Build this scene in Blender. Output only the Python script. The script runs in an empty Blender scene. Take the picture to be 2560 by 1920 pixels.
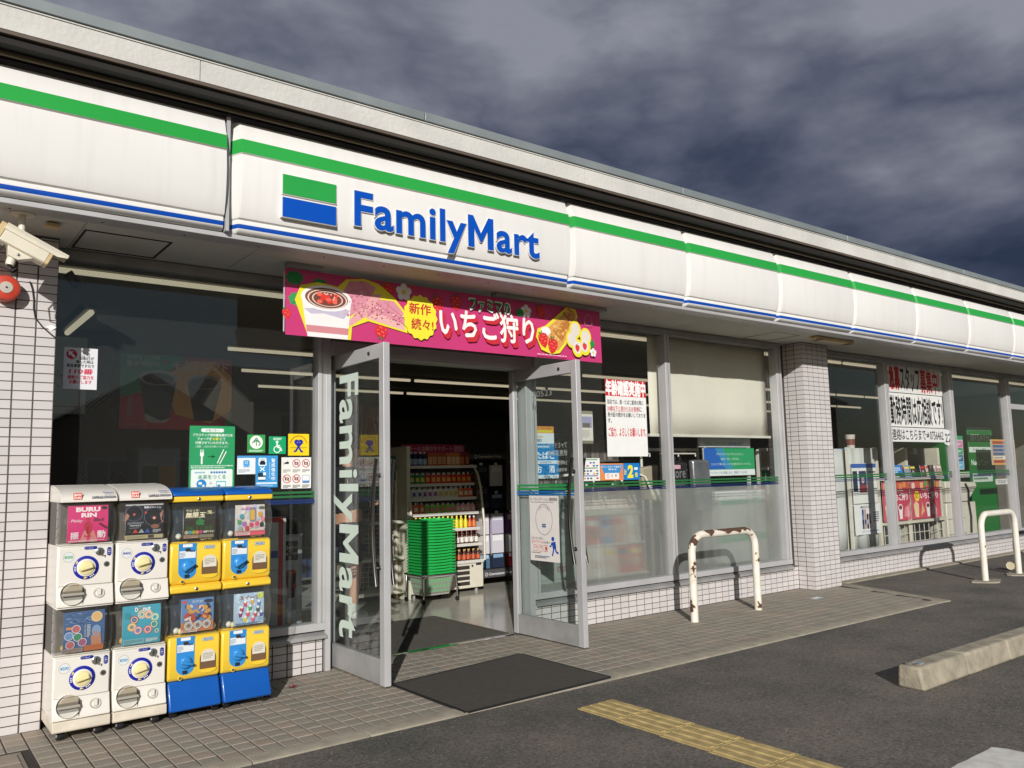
import bpy, bmesh, math, random
from mathutils import Vector, Matrix
random.seed(7)
SC = bpy.context.scene
COL = SC.collection
PI = math.pi

# ---------------------------------------------------------------- camera, sun, sky, exposure
cam_d = bpy.data.cameras.new('camera'); cam = bpy.data.objects.new('camera', cam_d); COL.objects.link(cam)
SC.camera = cam
_yaw, _pitch, _roll, _f = 0.6541, 0.1114, -0.0220, 2043.5
_d = Vector((math.sin(_yaw)*math.cos(_pitch), math.cos(_yaw)*math.cos(_pitch), math.sin(_pitch)))
_r0 = Vector((math.cos(_yaw), -math.sin(_yaw), 0)); _u0 = _r0.cross(_d)
_r = _r0*math.cos(_roll) + _u0*math.sin(_roll); _u = -_r0*math.sin(_roll) + _u0*math.cos(_roll)
_M = Matrix((_r, _u, -_d)).transposed().to_4x4(); _M.translation = Vector((-2.4113, -5.3064, 1.2816))
cam.matrix_world = _M
cam_d.sensor_fit = 'HORIZONTAL'; cam_d.sensor_width = 36; cam_d.lens = _f/2560*36
cam_d.clip_start = 0.05; cam_d.clip_end = 2000

SUN_AZ, SUN_EL = math.radians(35.5), math.radians(20.5)     # light travels towards +x and +y
_to = Vector((-math.sin(SUN_AZ)*math.cos(SUN_EL), -math.cos(SUN_AZ)*math.cos(SUN_EL), math.sin(SUN_EL)))
sun_d = bpy.data.lights.new('sun', 'SUN'); sun = bpy.data.objects.new('sun', sun_d); COL.objects.link(sun)
sun.rotation_euler = _to.to_track_quat('Z', 'Y').to_euler(); sun.location = (-20, -30, 25)
sun_d.energy = 4.2; sun_d.angle = math.radians(0.5); sun_d.color = (1.0, 0.972, 0.93)

W = bpy.data.worlds.new('World'); SC.world = W; W.use_nodes = True
_n, _l = W.node_tree.nodes, W.node_tree.links
_n.clear()
def _add(t, **kw):
    q = _n.new(t)
    for k, v in kw.items(): setattr(q, k, v)
    return q
_sky = _add('ShaderNodeTexSky', sky_type='NISHITA', sun_disc=False, sun_elevation=SUN_EL,
            sun_rotation=math.atan2(_to.x, _to.y), air_density=1.0, dust_density=1.0, ozone_density=2.0)
_tc = _add('ShaderNodeTexCoord'); _sep = _add('ShaderNodeSeparateXYZ'); _l.new(_tc.outputs['Generated'], _sep.inputs[0])
def _math(op, a, b=None, c=None):
    q = _add('ShaderNodeMath', operation=op)
    for i, x in enumerate((a, b, c)):
        if x is None: continue
        if isinstance(x, (int, float)): q.inputs[i].default_value = x
        else: _l.new(x, q.inputs[i])
    return q.outputs[0]
_cmb = _add('ShaderNodeCombineXYZ'); _l.new(_sep.outputs[0], _cmb.inputs[0]); _l.new(_sep.outputs[1], _cmb.inputs[1]); _l.new(_math('MULTIPLY', _sep.outputs[2], 2.1), _cmb.inputs[2])
def _noise(scale, detail, rough, off, dist=0.0):
    mp = _add('ShaderNodeMapping'); mp.inputs['Location'].default_value = off; mp.inputs['Rotation'].default_value = (0.15, -0.1, 0.5); _l.new(_cmb.outputs[0], mp.inputs[0])
    q = _add('ShaderNodeTexNoise'); q.inputs['Scale'].default_value = scale; q.inputs['Detail'].default_value = detail
    q.inputs['Roughness'].default_value = rough; q.inputs['Distortion'].default_value = dist
    _l.new(mp.outputs[0], q.inputs['Vector']); return q.outputs['Fac']
_big = _noise(1.5, 2.0, 0.5, (3.1, 1.2, 0.3)); _mid = _noise(3.4, 5.0, 0.5, (5.4, 2.7, 1.9), 0.15); _fine = _noise(7.5, 9.0, 0.55, (0.4, 7.7, 2.2), 0.2)
_bil = _math('ABSOLUTE', _math('SUBTRACT', _mid, 0.5))                                            # billowed undersides
_mixf = _math('ADD', _math('ADD', _math('MULTIPLY', _big, 0.72), _math('MULTIPLY', _fine, 0.30)), _math('MULTIPLY', _bil, 1.30))
_tone = _math('ADD', _mixf, _math('SUBTRACT', _math('MULTIPLY', _math('SUBTRACT', _sep.outputs[2], 0.33), 0.60), _math('MULTIPLY', _math('SUBTRACT', _sep.outputs[0], 0.55), 0.16)))   # the bank thickens low in the east
_ramp = _add('ShaderNodeValToRGB'); _cr = _ramp.color_ramp
_cr.elements[0].position = 0.34; _cr.elements[0].color = (0.027, 0.039, 0.074, 1)
_cr.elements[1].position = 0.80; _cr.elements[1].color = (0.260, 0.272, 0.325, 1)
_e = _cr.elements.new(0.45); _e.color = (0.052, 0.065, 0.110, 1)
_e = _cr.elements.new(0.55); _e.color = (0.096, 0.110, 0.158, 1)
_e = _cr.elements.new(0.66); _e.color = (0.158, 0.170, 0.220, 1)
_l.new(_tone, _ramp.inputs[0])
_bg1 = _add('ShaderNodeBackground'); _bg1.inputs[1].default_value = 0.05; _l.new(_sky.outputs[0], _bg1.inputs[0])
_bg2 = _add('ShaderNodeBackground'); _bg2.inputs[1].default_value = 1.0; _l.new(_ramp.outputs[0], _bg2.inputs[0])
# the storm bank stands over the +y half of the sky; towards the sun it breaks up into clear blue
_mr = _add('ShaderNodeMapRange', interpolation_type='SMOOTHSTEP'); _mr.inputs['From Min'].default_value = -0.30; _mr.inputs['From Max'].default_value = 0.12
_l.new(_math('ADD', _sep.outputs[1], _math('MULTIPLY', _math('SUBTRACT', _fine, 0.5), 0.5)), _mr.inputs['Value'])
_mx = _add('ShaderNodeMixShader'); _l.new(_mr.outputs[0], _mx.inputs[0]); _l.new(_bg1.outputs[0], _mx.inputs[1]); _l.new(_bg2.outputs[0], _mx.inputs[2])
_o = _add('ShaderNodeOutputWorld'); _l.new(_mx.outputs[0], _o.inputs[0])

SC.view_settings.view_transform = 'Standard'; SC.view_settings.look = 'None'
SC.view_settings.exposure = 0.0; SC.view_settings.gamma = 1.0; SC.view_settings.use_curve_mapping = False
SC.render.engine = 'CYCLES'
cy = SC.cycles
cy.max_bounces = 14; cy.transparent_max_bounces = 32; cy.transmission_bounces = 10; cy.glossy_bounces = 5; cy.diffuse_bounces = 4
cy.caustics_reflective = False; cy.caustics_refractive = False; cy.sample_clamp_indirect = 4.0
cy.use_denoising = True

# ---------------------------------------------------------------- materials
def lin(c):
    if isinstance(c, str):
        c = tuple(int(c[i:i+2], 16) for i in (0, 2, 4))
    if max(c) > 1.0 or isinstance(c[0], int):
        c = tuple(x/255 for x in c)
    return tuple(((x+0.055)/1.055)**2.4 if x > 0.04045 else x/12.92 for x in c)
_MATS = {}
def nodes(m):
    m.use_nodes = True
    nt = m.node_tree; return nt, nt.nodes, nt.links, nt.nodes['Principled BSDF']
def pbr(name, col, rough=0.5, metal=0.0, var=0.08, vscale=6.0, bump=0.0, bscale=60.0, spec=0.5, rnd=0.0, coat=0.0, linear=False, rvar=0.12):
    """plain surface: base colour wavering a little with noise, roughness wavering too, optional grain bump"""
    if name in _MATS: return _MATS[name]
    m = bpy.data.materials.new(name); nt, N, L, b = nodes(m); _MATS[name] = m
    c = col if linear else lin(col)
    tc = N.new('ShaderNodeTexCoord'); no = N.new('ShaderNodeTexNoise'); no.inputs['Scale'].default_value = vscale; no.inputs['Detail'].default_value = 5
    L.new(tc.outputs['Object'], no.inputs['Vector'])
    mr = N.new('ShaderNodeMapRange'); mr.inputs['From Min'].default_value = 0.3; mr.inputs['From Max'].default_value = 0.7
    mr.inputs['To Min'].default_value = 1-var; mr.inputs['To Max'].default_value = 1+var*0.6; L.new(no.outputs['Fac'], mr.inputs['Value'])
    val = mr.outputs[0]
    if rnd:
        oi = N.new('ShaderNodeObjectInfo'); m2 = N.new('ShaderNodeMapRange'); m2.inputs['To Min'].default_value = 1-rnd; m2.inputs['To Max'].default_value = 1+rnd*0.5
        L.new(oi.outputs['Random'], m2.inputs['Value'])
        mm = N.new('ShaderNodeMath'); mm.operation = 'MULTIPLY'; L.new(val, mm.inputs[0]); L.new(m2.outputs[0], mm.inputs[1]); val = mm.outputs[0]
    mul = N.new('ShaderNodeMix'); mul.data_type = 'RGBA'; mul.blend_type = 'MULTIPLY'; mul.inputs[0].default_value = 1
    mul.inputs[6].default_value = (*c, 1); L.new(val, mul.inputs[7]); L.new(mul.outputs[2], b.inputs['Base Color'])
    rr = N.new('ShaderNodeMapRange'); rr.inputs['To Min'].default_value = max(0.02, rough-rvar*rough); rr.inputs['To Max'].default_value = min(1, rough+rvar*rough); L.new(no.outputs['Fac'], rr.inputs['Value'])
    L.new(rr.outputs[0], b.inputs['Roughness'])
    b.inputs['Metallic'].default_value = metal; b.inputs['Specular IOR Level'].default_value = spec
    if coat: b.inputs['Coat Weight'].default_value = coat; b.inputs['Coat Roughness'].default_value = 0.08
    if bump:
        n2 = N.new('ShaderNodeTexNoise'); n2.inputs['Scale'].default_value = bscale; n2.inputs['Detail'].default_value = 4; L.new(tc.outputs['Object'], n2.inputs['Vector'])
        bp = N.new('ShaderNodeBump'); bp.inputs['Strength'].default_value = bump; bp.inputs['Distance'].default_value = 0.01
        L.new(n2.outputs['Fac'], bp.inputs['Height']); L.new(bp.outputs[0], b.inputs['Normal'])
    return m
def streaked(name, col, rough):
    """painted panel with faint rain streaks and grime"""
    m = pbr(name, col, rough, var=0.035, vscale=1.2, spec=0.4); nt = m.node_tree; N, L = nt.nodes, nt.links; b = N['Principled BSDF']
    src = b.inputs['Base Color'].links[0].from_socket
    tc = N.new('ShaderNodeTexCoord'); mp = N.new('ShaderNodeMapping'); mp.inputs['Scale'].default_value = (14, 1, 0.9); L.new(tc.outputs['Object'], mp.inputs[0])
    no = N.new('ShaderNodeTexNoise'); no.inputs['Scale'].default_value = 1.0; no.inputs['Detail'].default_value = 7; no.inputs['Roughness'].default_value = 0.65; L.new(mp.outputs[0], no.inputs['Vector'])
    mr = N.new('ShaderNodeMapRange'); mr.inputs['From Min'].default_value = 0.50; mr.inputs['From Max'].default_value = 0.85; mr.inputs['To Max'].default_value = 0.16; L.new(no.outputs['Fac'], mr.inputs['Value'])
    mx = N.new('ShaderNodeMix'); mx.data_type = 'RGBA'; L.new(mr.outputs[0], mx.inputs[0]); L.new(src, mx.inputs[6]); mx.inputs[7].default_value = (*lin((150, 140, 122)), 1); L.new(mx.outputs[2], b.inputs['Base Color'])
    return m
def ink(c, rough=0.55):
    """flat printed colour"""
    key = 'print_' + (c if isinstance(c, str) else '%02x%02x%02x' % c)
    return pbr(key, c, rough, var=0.03, vscale=9.0, spec=0.3)
def glow(name, c, s):
    if name in _MATS: return _MATS[name]
    m = bpy.data.materials.new(name); nt, N, L, b = nodes(m); _MATS[name] = m
    b.inputs['Base Color'].default_value = (0.8, 0.8, 0.8, 1); b.inputs['Emission Color'].default_value = (*lin(c), 1); b.inputs['Emission Strength'].default_value = s
    return m
def glass(name, tint=(0.985, 0.995, 0.99), wire=0.0, f0=0.04, rough=0.0, dust=0.0):
    """pane: straight-through transmission plus Fresnel reflection; optionally a diagonal wire mesh cast inside"""
    if name in _MATS: return _MATS[name]
    m = bpy.data.materials.new(name); nt, N, L, b = nodes(m); _MATS[name] = m
    N.remove(b); out = N['Material Output']
    geo = N.new('ShaderNodeNewGeometry')
    dp = N.new('ShaderNodeVectorMath'); dp.operation = 'DOT_PRODUCT'; L.new(geo.outputs['Incoming'], dp.inputs[0]); L.new(geo.outputs['Normal'], dp.inputs[1])
    def M(op, a, b2=None):
        q = N.new('ShaderNodeMath'); q.operation = op
        for i, x in enumerate((a, b2)):
            if x is None: continue
            if isinstance(x, (int, float)): q.inputs[i].default_value = x
            else: L.new(x, q.inputs[i])
        return q.outputs[0]
    c = M('ABSOLUTE', dp.outputs['Value']); r = M('ADD', M('MULTIPLY', M('POWER', M('SUBTRACT', 1.0, c), 5.0), 1-f0), f0)
    tr = N.new('ShaderNodeBsdfTransparent'); tr.inputs[0].default_value = (*tint, 1)
    gl = N.new('ShaderNodeBsdfGlossy'); gl.inputs['Roughness'].default_value = rough; gl.inputs['Color'].default_value = (1, 1, 1, 1)
    mx = N.new('ShaderNodeMixShader'); L.new(r, mx.inputs[0]); L.new(tr.outputs[0], mx.inputs[1]); L.new(gl.outputs[0], mx.inputs[2])
    last = mx.outputs[0]
    if dust:
        no = N.new('ShaderNodeTexNoise'); no.inputs['Scale'].default_value = 2.5; no.inputs['Detail'].default_value = 6; L.new(geo.outputs['Position'], no.inputs['Vector'])
        df = N.new('ShaderNodeBsdfDiffuse'); df.inputs[0].default_value = (0.6, 0.58, 0.55, 1)
        md = N.new('ShaderNodeMixShader'); L.new(M('MULTIPLY', no.outputs['Fac'], dust), md.inputs[0]); L.new(last, md.inputs[1]); L.new(df.outputs[0], md.inputs[2]); last = md.outputs[0]
    if wire:
        sp = N.new('ShaderNodeSeparateXYZ'); L.new(geo.outputs['Position'], sp.inputs[0])
        h = M('ADD', sp.outputs[0], sp.outputs[1]); p = 0.026
        def line(s): return M('LESS_THAN', M('ABSOLUTE', M('SUBTRACT', M('FRACT', M('DIVIDE', s, p)), 0.5)), wire)
        a = M('MAXIMUM', line(M('ADD', M('MULTIPLY', h, 1.0), sp.outputs[2])), line(M('SUBTRACT', M('MULTIPLY', h, 1.0), sp.outputs[2])))
        wd = N.new('ShaderNodeBsdfDiffuse'); wd.inputs[0].default_value = (0.42, 0.42, 0.40, 1)
        mw = N.new('ShaderNodeMixShader'); L.new(M('MULTIPLY', a, 0.32), mw.inputs[0]); L.new(last, mw.inputs[1]); L.new(wd.outputs[0], mw.inputs[2]); last = mw.outputs[0]
    L.new(last, out.inputs[0]); return m
def frosted(name):
    m = bpy.data.materials.new(name); nt, N, L, b = nodes(m); _MATS[name] = m
    N.remove(b); out = N['Material Output']
    rf = N.new('ShaderNodeBsdfRefraction'); rf.inputs['Roughness'].default_value = 0.34; rf.inputs['IOR'].default_value = 1.14; rf.inputs[0].default_value = (0.93, 0.96, 0.95, 1)
    tr = N.new('ShaderNodeBsdfTransparent'); tr.inputs[0].default_value = (0.9, 0.93, 0.92, 1)
    df = N.new('ShaderNodeBsdfDiffuse'); df.inputs[0].default_value = (0.84, 0.85, 0.81, 1)
    tl = N.new('ShaderNodeBsdfTranslucent'); tl.inputs[0].default_value = (0.82, 0.84, 0.82, 1)
    a = N.new('ShaderNodeMixShader'); a.inputs[0].default_value = 0.36; L.new(rf.outputs[0], a.inputs[1]); L.new(tr.outputs[0], a.inputs[2])
    c = N.new('ShaderNodeMixShader'); c.inputs[0].default_value = 0.35; L.new(df.outputs[0], c.inputs[1]); L.new(tl.outputs[0], c.inputs[2])
    tc = N.new('ShaderNodeTexCoord'); no = N.new('ShaderNodeTexNoise'); no.inputs['Scale'].default_value = 1.6; no.inputs['Detail'].default_value = 4; L.new(tc.outputs['Object'], no.inputs['Vector'])
    mr = N.new('ShaderNodeMapRange'); mr.inputs['From Min'].default_value = 0.3; mr.inputs['From Max'].default_value = 0.7; mr.inputs['To Min'].default_value = 0.27; mr.inputs['To Max'].default_value = 0.40; L.new(no.outputs['Fac'], mr.inputs['Value'])
    d = N.new('ShaderNodeMixShader'); L.new(mr.outputs[0], d.inputs[0]); d.inputs[0].default_value = 0.27; L.new(a.outputs[0], d.inputs[1]); L.new(c.outputs[0], d.inputs[2])
    L.new(d.outputs[0], out.inputs[0]); return m
def asphalt_mat():
    m = bpy.data.materials.new('asphalt'); nt, N, L, b = nodes(m)
    tc = N.new('ShaderNodeTexCoord')
    def noise(s, d, r=0.6):
        q = N.new('ShaderNodeTexNoise'); q.inputs['Scale'].default_value = s; q.inputs['Detail'].default_value = d; q.inputs['Roughness'].default_value = r; L.new(tc.outputs['Object'], q.inputs['Vector']); return q.outputs['Fac']
    patch = noise(0.9, 8, 0.62); g1 = noise(62, 4, 0.75); g2 = noise(150, 3, 0.7)
    gm_ = N.new('ShaderNodeMath'); gm_.operation = 'MULTIPLY_ADD'; L.new(g1, gm_.inputs[0]); gm_.inputs[1].default_value = 0.62; g3 = N.new('ShaderNodeMath'); g3.operation = 'MULTIPLY'; L.new(g2, g3.inputs[0]); g3.inputs[1].default_value = 0.38; L.new(g3.outputs[0], gm_.inputs[2]); grain = gm_.outputs[0]
    r1 = N.new('ShaderNodeValToRGB'); r1.color_ramp.elements[0].position = 0.38; r1.color_ramp.elements[0].color = (0.112, 0.110, 0.102, 1)
    r1.color_ramp.elements[1].position = 0.62; r1.color_ramp.elements[1].color = (0.192, 0.170, 0.150, 1); L.new(patch, r1.inputs[0])
    r2 = N.new('ShaderNodeValToRGB'); r2.color_ramp.elements[0].position = 0.36; r2.color_ramp.elements[0].color = (0.42, 0.42, 0.42, 1)
    r2.color_ramp.elements[1].position = 0.66; r2.color_ramp.elements[1].color = (1.62, 1.58, 1.50, 1); L.new(grain, r2.inputs[0])
    mu = N.new('ShaderNodeMix'); mu.data_type = 'RGBA'; mu.blend_type = 'MULTIPLY'; mu.inputs[0].default_value = 1; L.new(r1.outputs[0], mu.inputs[6]); L.new(r2.outputs[0], mu.inputs[7])
    vo = N.new('ShaderNodeTexVoronoi'); vo.inputs['Scale'].default_value = 44; L.new(tc.outputs['Object'], vo.inputs['Vector'])
    wn = N.new('ShaderNodeSeparateColor'); L.new(vo.outputs['Color'], wn.inputs[0])
    lt = N.new('ShaderNodeMath'); lt.operation = 'LESS_THAN'; L.new(vo.outputs['Distance'], lt.inputs[0])
    sz = N.new('ShaderNodeMath'); sz.operation = 'MULTIPLY_ADD'; L.new(wn.outputs[0], sz.inputs[0]); sz.inputs[1].default_value = 0.60; sz.inputs[2].default_value = -0.36; L.new(sz.outputs[0], lt.inputs[1])
    mx = N.new('ShaderNodeMix'); mx.data_type = 'RGBA'; L.new(lt.outputs[0], mx.inputs[0]); L.new(mu.outputs[2], mx.inputs[6]); mx.inputs[7].default_value = (0.34, 0.32, 0.29, 1)
    L.new(mx.outputs[2], b.inputs['Base Color']); b.inputs['Roughness'].default_value = 0.92; b.inputs['Specular IOR Level'].default_value = 0.25
    bp = N.new('ShaderNodeBump'); bp.inputs['Strength'].default_value = 1.0; bp.inputs['Distance'].default_value = 0.012; L.new(grain, bp.inputs['Height']); L.new(bp.outputs[0], b.inputs['Normal'])
    return m
def rust_mat(name, amount):
    """white enamel paint with chipped rusty patches"""
    m = bpy.data.materials.new(name); nt, N, L, b = nodes(m)
    tc = N.new('ShaderNodeTexCoord')
    n1 = N.new('ShaderNodeTexNoise'); n1.inputs['Scale'].default_value = 7; n1.inputs['Detail'].default_value = 6; n1.inputs['Roughness'].default_value = 0.55; L.new(tc.outputs['Object'], n1.inputs['Vector'])
    geo = N.new('ShaderNodeNewGeometry'); sp = N.new('ShaderNodeSeparateXYZ'); L.new(geo.outputs['Normal'], sp.inputs[0])
    up = N.new('ShaderNodeMath'); up.operation = 'MULTIPLY'; L.new(sp.outputs[2], up.inputs[0]); up.inputs[1].default_value = 0.09
    s0 = N.new('ShaderNodeMath'); s0.operation = 'ADD'; L.new(n1.outputs['Fac'], s0.inputs[0]); L.new(up.outputs[0], s0.inputs[1])
    r = N.new('ShaderNodeValToRGB'); e = r.color_ramp.elements; e[0].position = amount-0.015; e[0].color = (0, 0, 0, 1); e[1].position = amount; e[1].color = (1, 1, 1, 1); L.new(s0.outputs[0], r.inputs[0])
    n2 = N.new('ShaderNodeTexNoise'); n2.inputs['Scale'].default_value = 45; n2.inputs['Detail'].default_value = 4; L.new(tc.outputs['Object'], n2.inputs['Vector'])
    rc = N.new('ShaderNodeValToRGB'); rc.color_ramp.elements[0].color = (0.03, 0.016, 0.012, 1); rc.color_ramp.elements[1].color = (0.16, 0.075, 0.045, 1); L.new(n2.outputs['Fac'], rc.inputs[0])
    wc = N.new('ShaderNodeValToRGB'); wc.color_ramp.elements[0].position = 0.30; wc.color_ramp.elements[0].color = (0.80, 0.785, 0.745, 1); wc.color_ramp.elements[1].position = amount; wc.color_ramp.elements[1].color = (0.74, 0.66, 0.53, 1); L.new(s0.outputs[0], wc.inputs[0])
    mx = N.new('ShaderNodeMix'); mx.data_type = 'RGBA'; L.new(r.outputs[0], mx.inputs[0]); L.new(wc.outputs[0], mx.inputs[6]); L.new(rc.outputs[0], mx.inputs[7]); L.new(mx.outputs[2], b.inputs['Base Color'])
    mr = N.new('ShaderNodeMapRange'); mr.inputs['To Min'].default_value = 0.38; mr.inputs['To Max'].default_value = 0.9; L.new(r.outputs[0], mr.inputs['Value']); L.new(mr.outputs[0], b.inputs['Roughness'])
    bp = N.new('ShaderNodeBump'); bp.inputs['Strength'].default_value = 0.5; bp.inputs['Distance'].default_value = 0.003; bp.invert = True; L.new(r.outputs[0], bp.inputs['Height']); L.new(bp.outputs[0], b.inputs['Normal'])
    return m

# ---------------------------------------------------------------- mesh builder and tagging
class MB:
    def __init__(s): s.v = []; s.f = []; s.m = []; s.mats = []
    def mi(s, mat):
        if mat not in s.mats: s.mats.append(mat)
        return s.mats.index(mat)
    def add(s, vs, fs, mat):
        o = len(s.v); s.v += [tuple(p) for p in vs]; k = s.mi(mat)
        for f in fs: s.f.append(tuple(i+o for i in f)); s.m.append(k)
        return s
    def box(s, x0, x1, y0, y1, z0, z1, mat):
        vs = [(x, y, z) for z in (z0, z1) for y in (y0, y1) for x in (x0, x1)]
        return s.add(vs, [(0, 2, 3, 1), (4, 5, 7, 6), (0, 1, 5, 4), (2, 6, 7, 3), (0, 4, 6, 2), (1, 3, 7, 5)], mat)
    def poly(s, pts, mat): return s.add(pts, [tuple(range(len(pts)))], mat)
    def prism(s, pts, axis, a0, a1, mat, caps=True):
        n = len(pts)
        def P(p, a): return (a, p[0], p[1]) if axis == 'x' else ((p[0], a, p[1]) if axis == 'y' else (p[0], p[1], a))
        vs = [P(p, a0) for p in pts] + [P(p, a1) for p in pts]
        fs = [(i, (i+1) % n, n+(i+1) % n, n+i) for i in range(n)]
        if caps: fs += [tuple(range(n-1, -1, -1)), tuple(range(n, 2*n))]
        return s.add(vs, fs, mat)
    def tube(s, path, r, mat, n=10, caps=True, closed=False):
        P = [Vector(p) for p in path]; rings = []; k = len(P); nrm = None
        for i, p in enumerate(P):
            a = P[i-1] if (i or closed) else p; b = P[(i+1) % k] if (i < k-1 or closed) else p
            t = (b-a).normalized()
            if nrm is None:
                nrm = t.orthogonal().normalized()
            nrm = (nrm - t*nrm.dot(t)).normalized(); bn = t.cross(nrm)
            rr = r[i] if isinstance(r, (list, tuple)) else r
            rings.append([p + (nrm*math.cos(2*PI*j/n) + bn*math.sin(2*PI*j/n))*rr for j in range(n)])
        vs = [q for R in rings for q in R]; fs = []
        for i in range(k if closed else k-1):
            for j in range(n):
                i2 = (i+1) % k; fs.append((i*n+j, i*n+(j+1) % n, i2*n+(j+1) % n, i2*n+j))
        if caps and not closed: fs += [tuple(range(n-1, -1, -1)), tuple((k-1)*n+j for j in range(n))]
        return s.add(vs, fs, mat)
    def lathe(s, prof, c, axis, mat, n=24, caps=True):
        c = Vector(c); ax = Vector(axis).normalized(); u = ax.orthogonal().normalized(); w = ax.cross(u)
        vs = [c + ax*h + (u*math.cos(2*PI*j/n) + w*math.sin(2*PI*j/n))*r for r, h in prof for j in range(n)]
        fs = [(i*n+j, i*n+(j+1) % n, (i+1)*n+(j+1) % n, (i+1)*n+j) for i in range(len(prof)-1) for j in range(n)]
        if caps: fs += [tuple(range(n-1, -1, -1)), tuple((len(prof)-1)*n+j for j in range(n))]
        return s.add(vs, fs, mat)
    def mesh(s, name, smooth=None):
        me = bpy.data.meshes.new(name); me.from_pydata([tuple(v) for v in s.v], [], s.f)
        for mt in s.mats: me.materials.append(mt)
        me.polygons.foreach_set('material_index', s.m)
        if smooth:
            bm = bmesh.new(); bm.from_mesh(me); bmesh.ops.remove_doubles(bm, verts=bm.verts, dist=1e-5); bm.to_mesh(me); bm.free()
            me.polygons.foreach_set('use_smooth', [True]*len(me.polygons)); me.set_sharp_from_angle(angle=math.radians(smooth))
        me.update(); return me
    def build(s, name, parent=None, smooth=None, bevel=0.0, kind=None, segs=2):
        o = bpy.data.objects.new(name, s.mesh(name, smooth)); COL.objects.link(o)
        if parent is not None:
            o.parent = parent; o.matrix_parent_inverse = parent.matrix_basis.inverted() if parent.parent is None else (parent.parent.matrix_basis @ parent.matrix_parent_inverse @ parent.matrix_basis).inverted()
        if bevel:
            md = o.modifiers.new('bevel', 'BEVEL'); md.width = bevel; md.segments = segs; md.limit_method = 'ANGLE'; md.angle_limit = math.radians(40); md.harden_normals = False
            if not smooth:
                o.data.polygons.foreach_set('use_smooth', [True]*len(o.data.polygons)); o.data.set_sharp_from_angle(angle=math.radians(50))
        if kind: o['kind'] = kind
        return o
ORD = ['first', 'second', 'third', 'fourth', 'fifth', 'sixth', 'seventh', 'eighth', 'ninth', 'tenth', 'eleventh', 'twelfth', 'thirteenth', 'fourteenth', 'fifteenth', 'sixteenth', 'seventeenth', 'eighteenth', 'nineteenth']
def tag(o, label, cat, group=None):
    o['label'] = label; o['category'] = cat
    if group: o['group'] = group
    return o
def struct(o): o['kind'] = 'structure'; return o
def thing(name, label, cat, loc=(0, 0, 0), group=None, rz=0.0):
    o = bpy.data.objects.new(name, None); COL.objects.link(o); o.location = loc; o.rotation_euler = (0, 0, rz); o.empty_display_size = 0.1
    # children are written in world coordinates unless noted; build() keeps them there
    return tag(o, label, cat, group)
def copy_tree(src, delta, label, group=None, scale=None):
    r = src.copy(); COL.objects.link(r); r.location = Vector(src.location)+Vector(delta); r['label'] = label
    if group: r['group'] = group
    for ch in list(src.children):
        c = ch.copy(); COL.objects.link(c); c.parent = r; c.matrix_parent_inverse = ch.matrix_parent_inverse.copy()
        for g in list(ch.children):
            d = g.copy(); COL.objects.link(d); d.parent = c; d.matrix_parent_inverse = g.matrix_parent_inverse.copy()
    return r
def inst(name, mesh, loc, label=None, cat=None, group=None, parent=None, rot=(0, 0, 0), scale=(1, 1, 1)):
    o = bpy.data.objects.new(name, mesh); COL.objects.link(o); o.location = loc; o.rotation_euler = rot; o.scale = scale
    if parent is not None: o.parent = parent; o.matrix_parent_inverse = parent.matrix_basis.inverted()
    if label: tag(o, label, cat, group)
    return o

# ---------------------------------------------------------------- lettering and flat print
_GL = {}
def glyphs(txt, bold=0.0, res=2, space=1.0):
    key = (txt, bold, res, space)
    if key in _GL: return _GL[key]
    cu = bpy.data.curves.new('lettering', 'FONT'); cu.body = txt; cu.offset = bold; cu.resolution_u = res; cu.fill_mode = 'FRONT'; cu.size = 1.0; cu.space_character = space
    ob = bpy.data.objects.new('lettering', cu); COL.objects.link(ob)
    dg = bpy.context.evaluated_depsgraph_get(); me = ob.evaluated_get(dg).to_mesh()
    vs = [(v.co.x, v.co.y) for v in me.vertices]; fs = [tuple(p.vertices) for p in me.polygons]
    ob.evaluated_get(dg).to_mesh_clear(); bpy.data.objects.remove(ob); bpy.data.curves.remove(cu)
    if not vs: vs = [(0, 0), (1, 0), (1, 1)]; fs = []
    x0 = min(v[0] for v in vs); x1 = max(v[0] for v in vs); y0 = min(v[1] for v in vs); y1 = max(v[1] for v in vs)
    _GL[key] = (vs, fs, x0, x1, y0, y1); return _GL[key]
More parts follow.
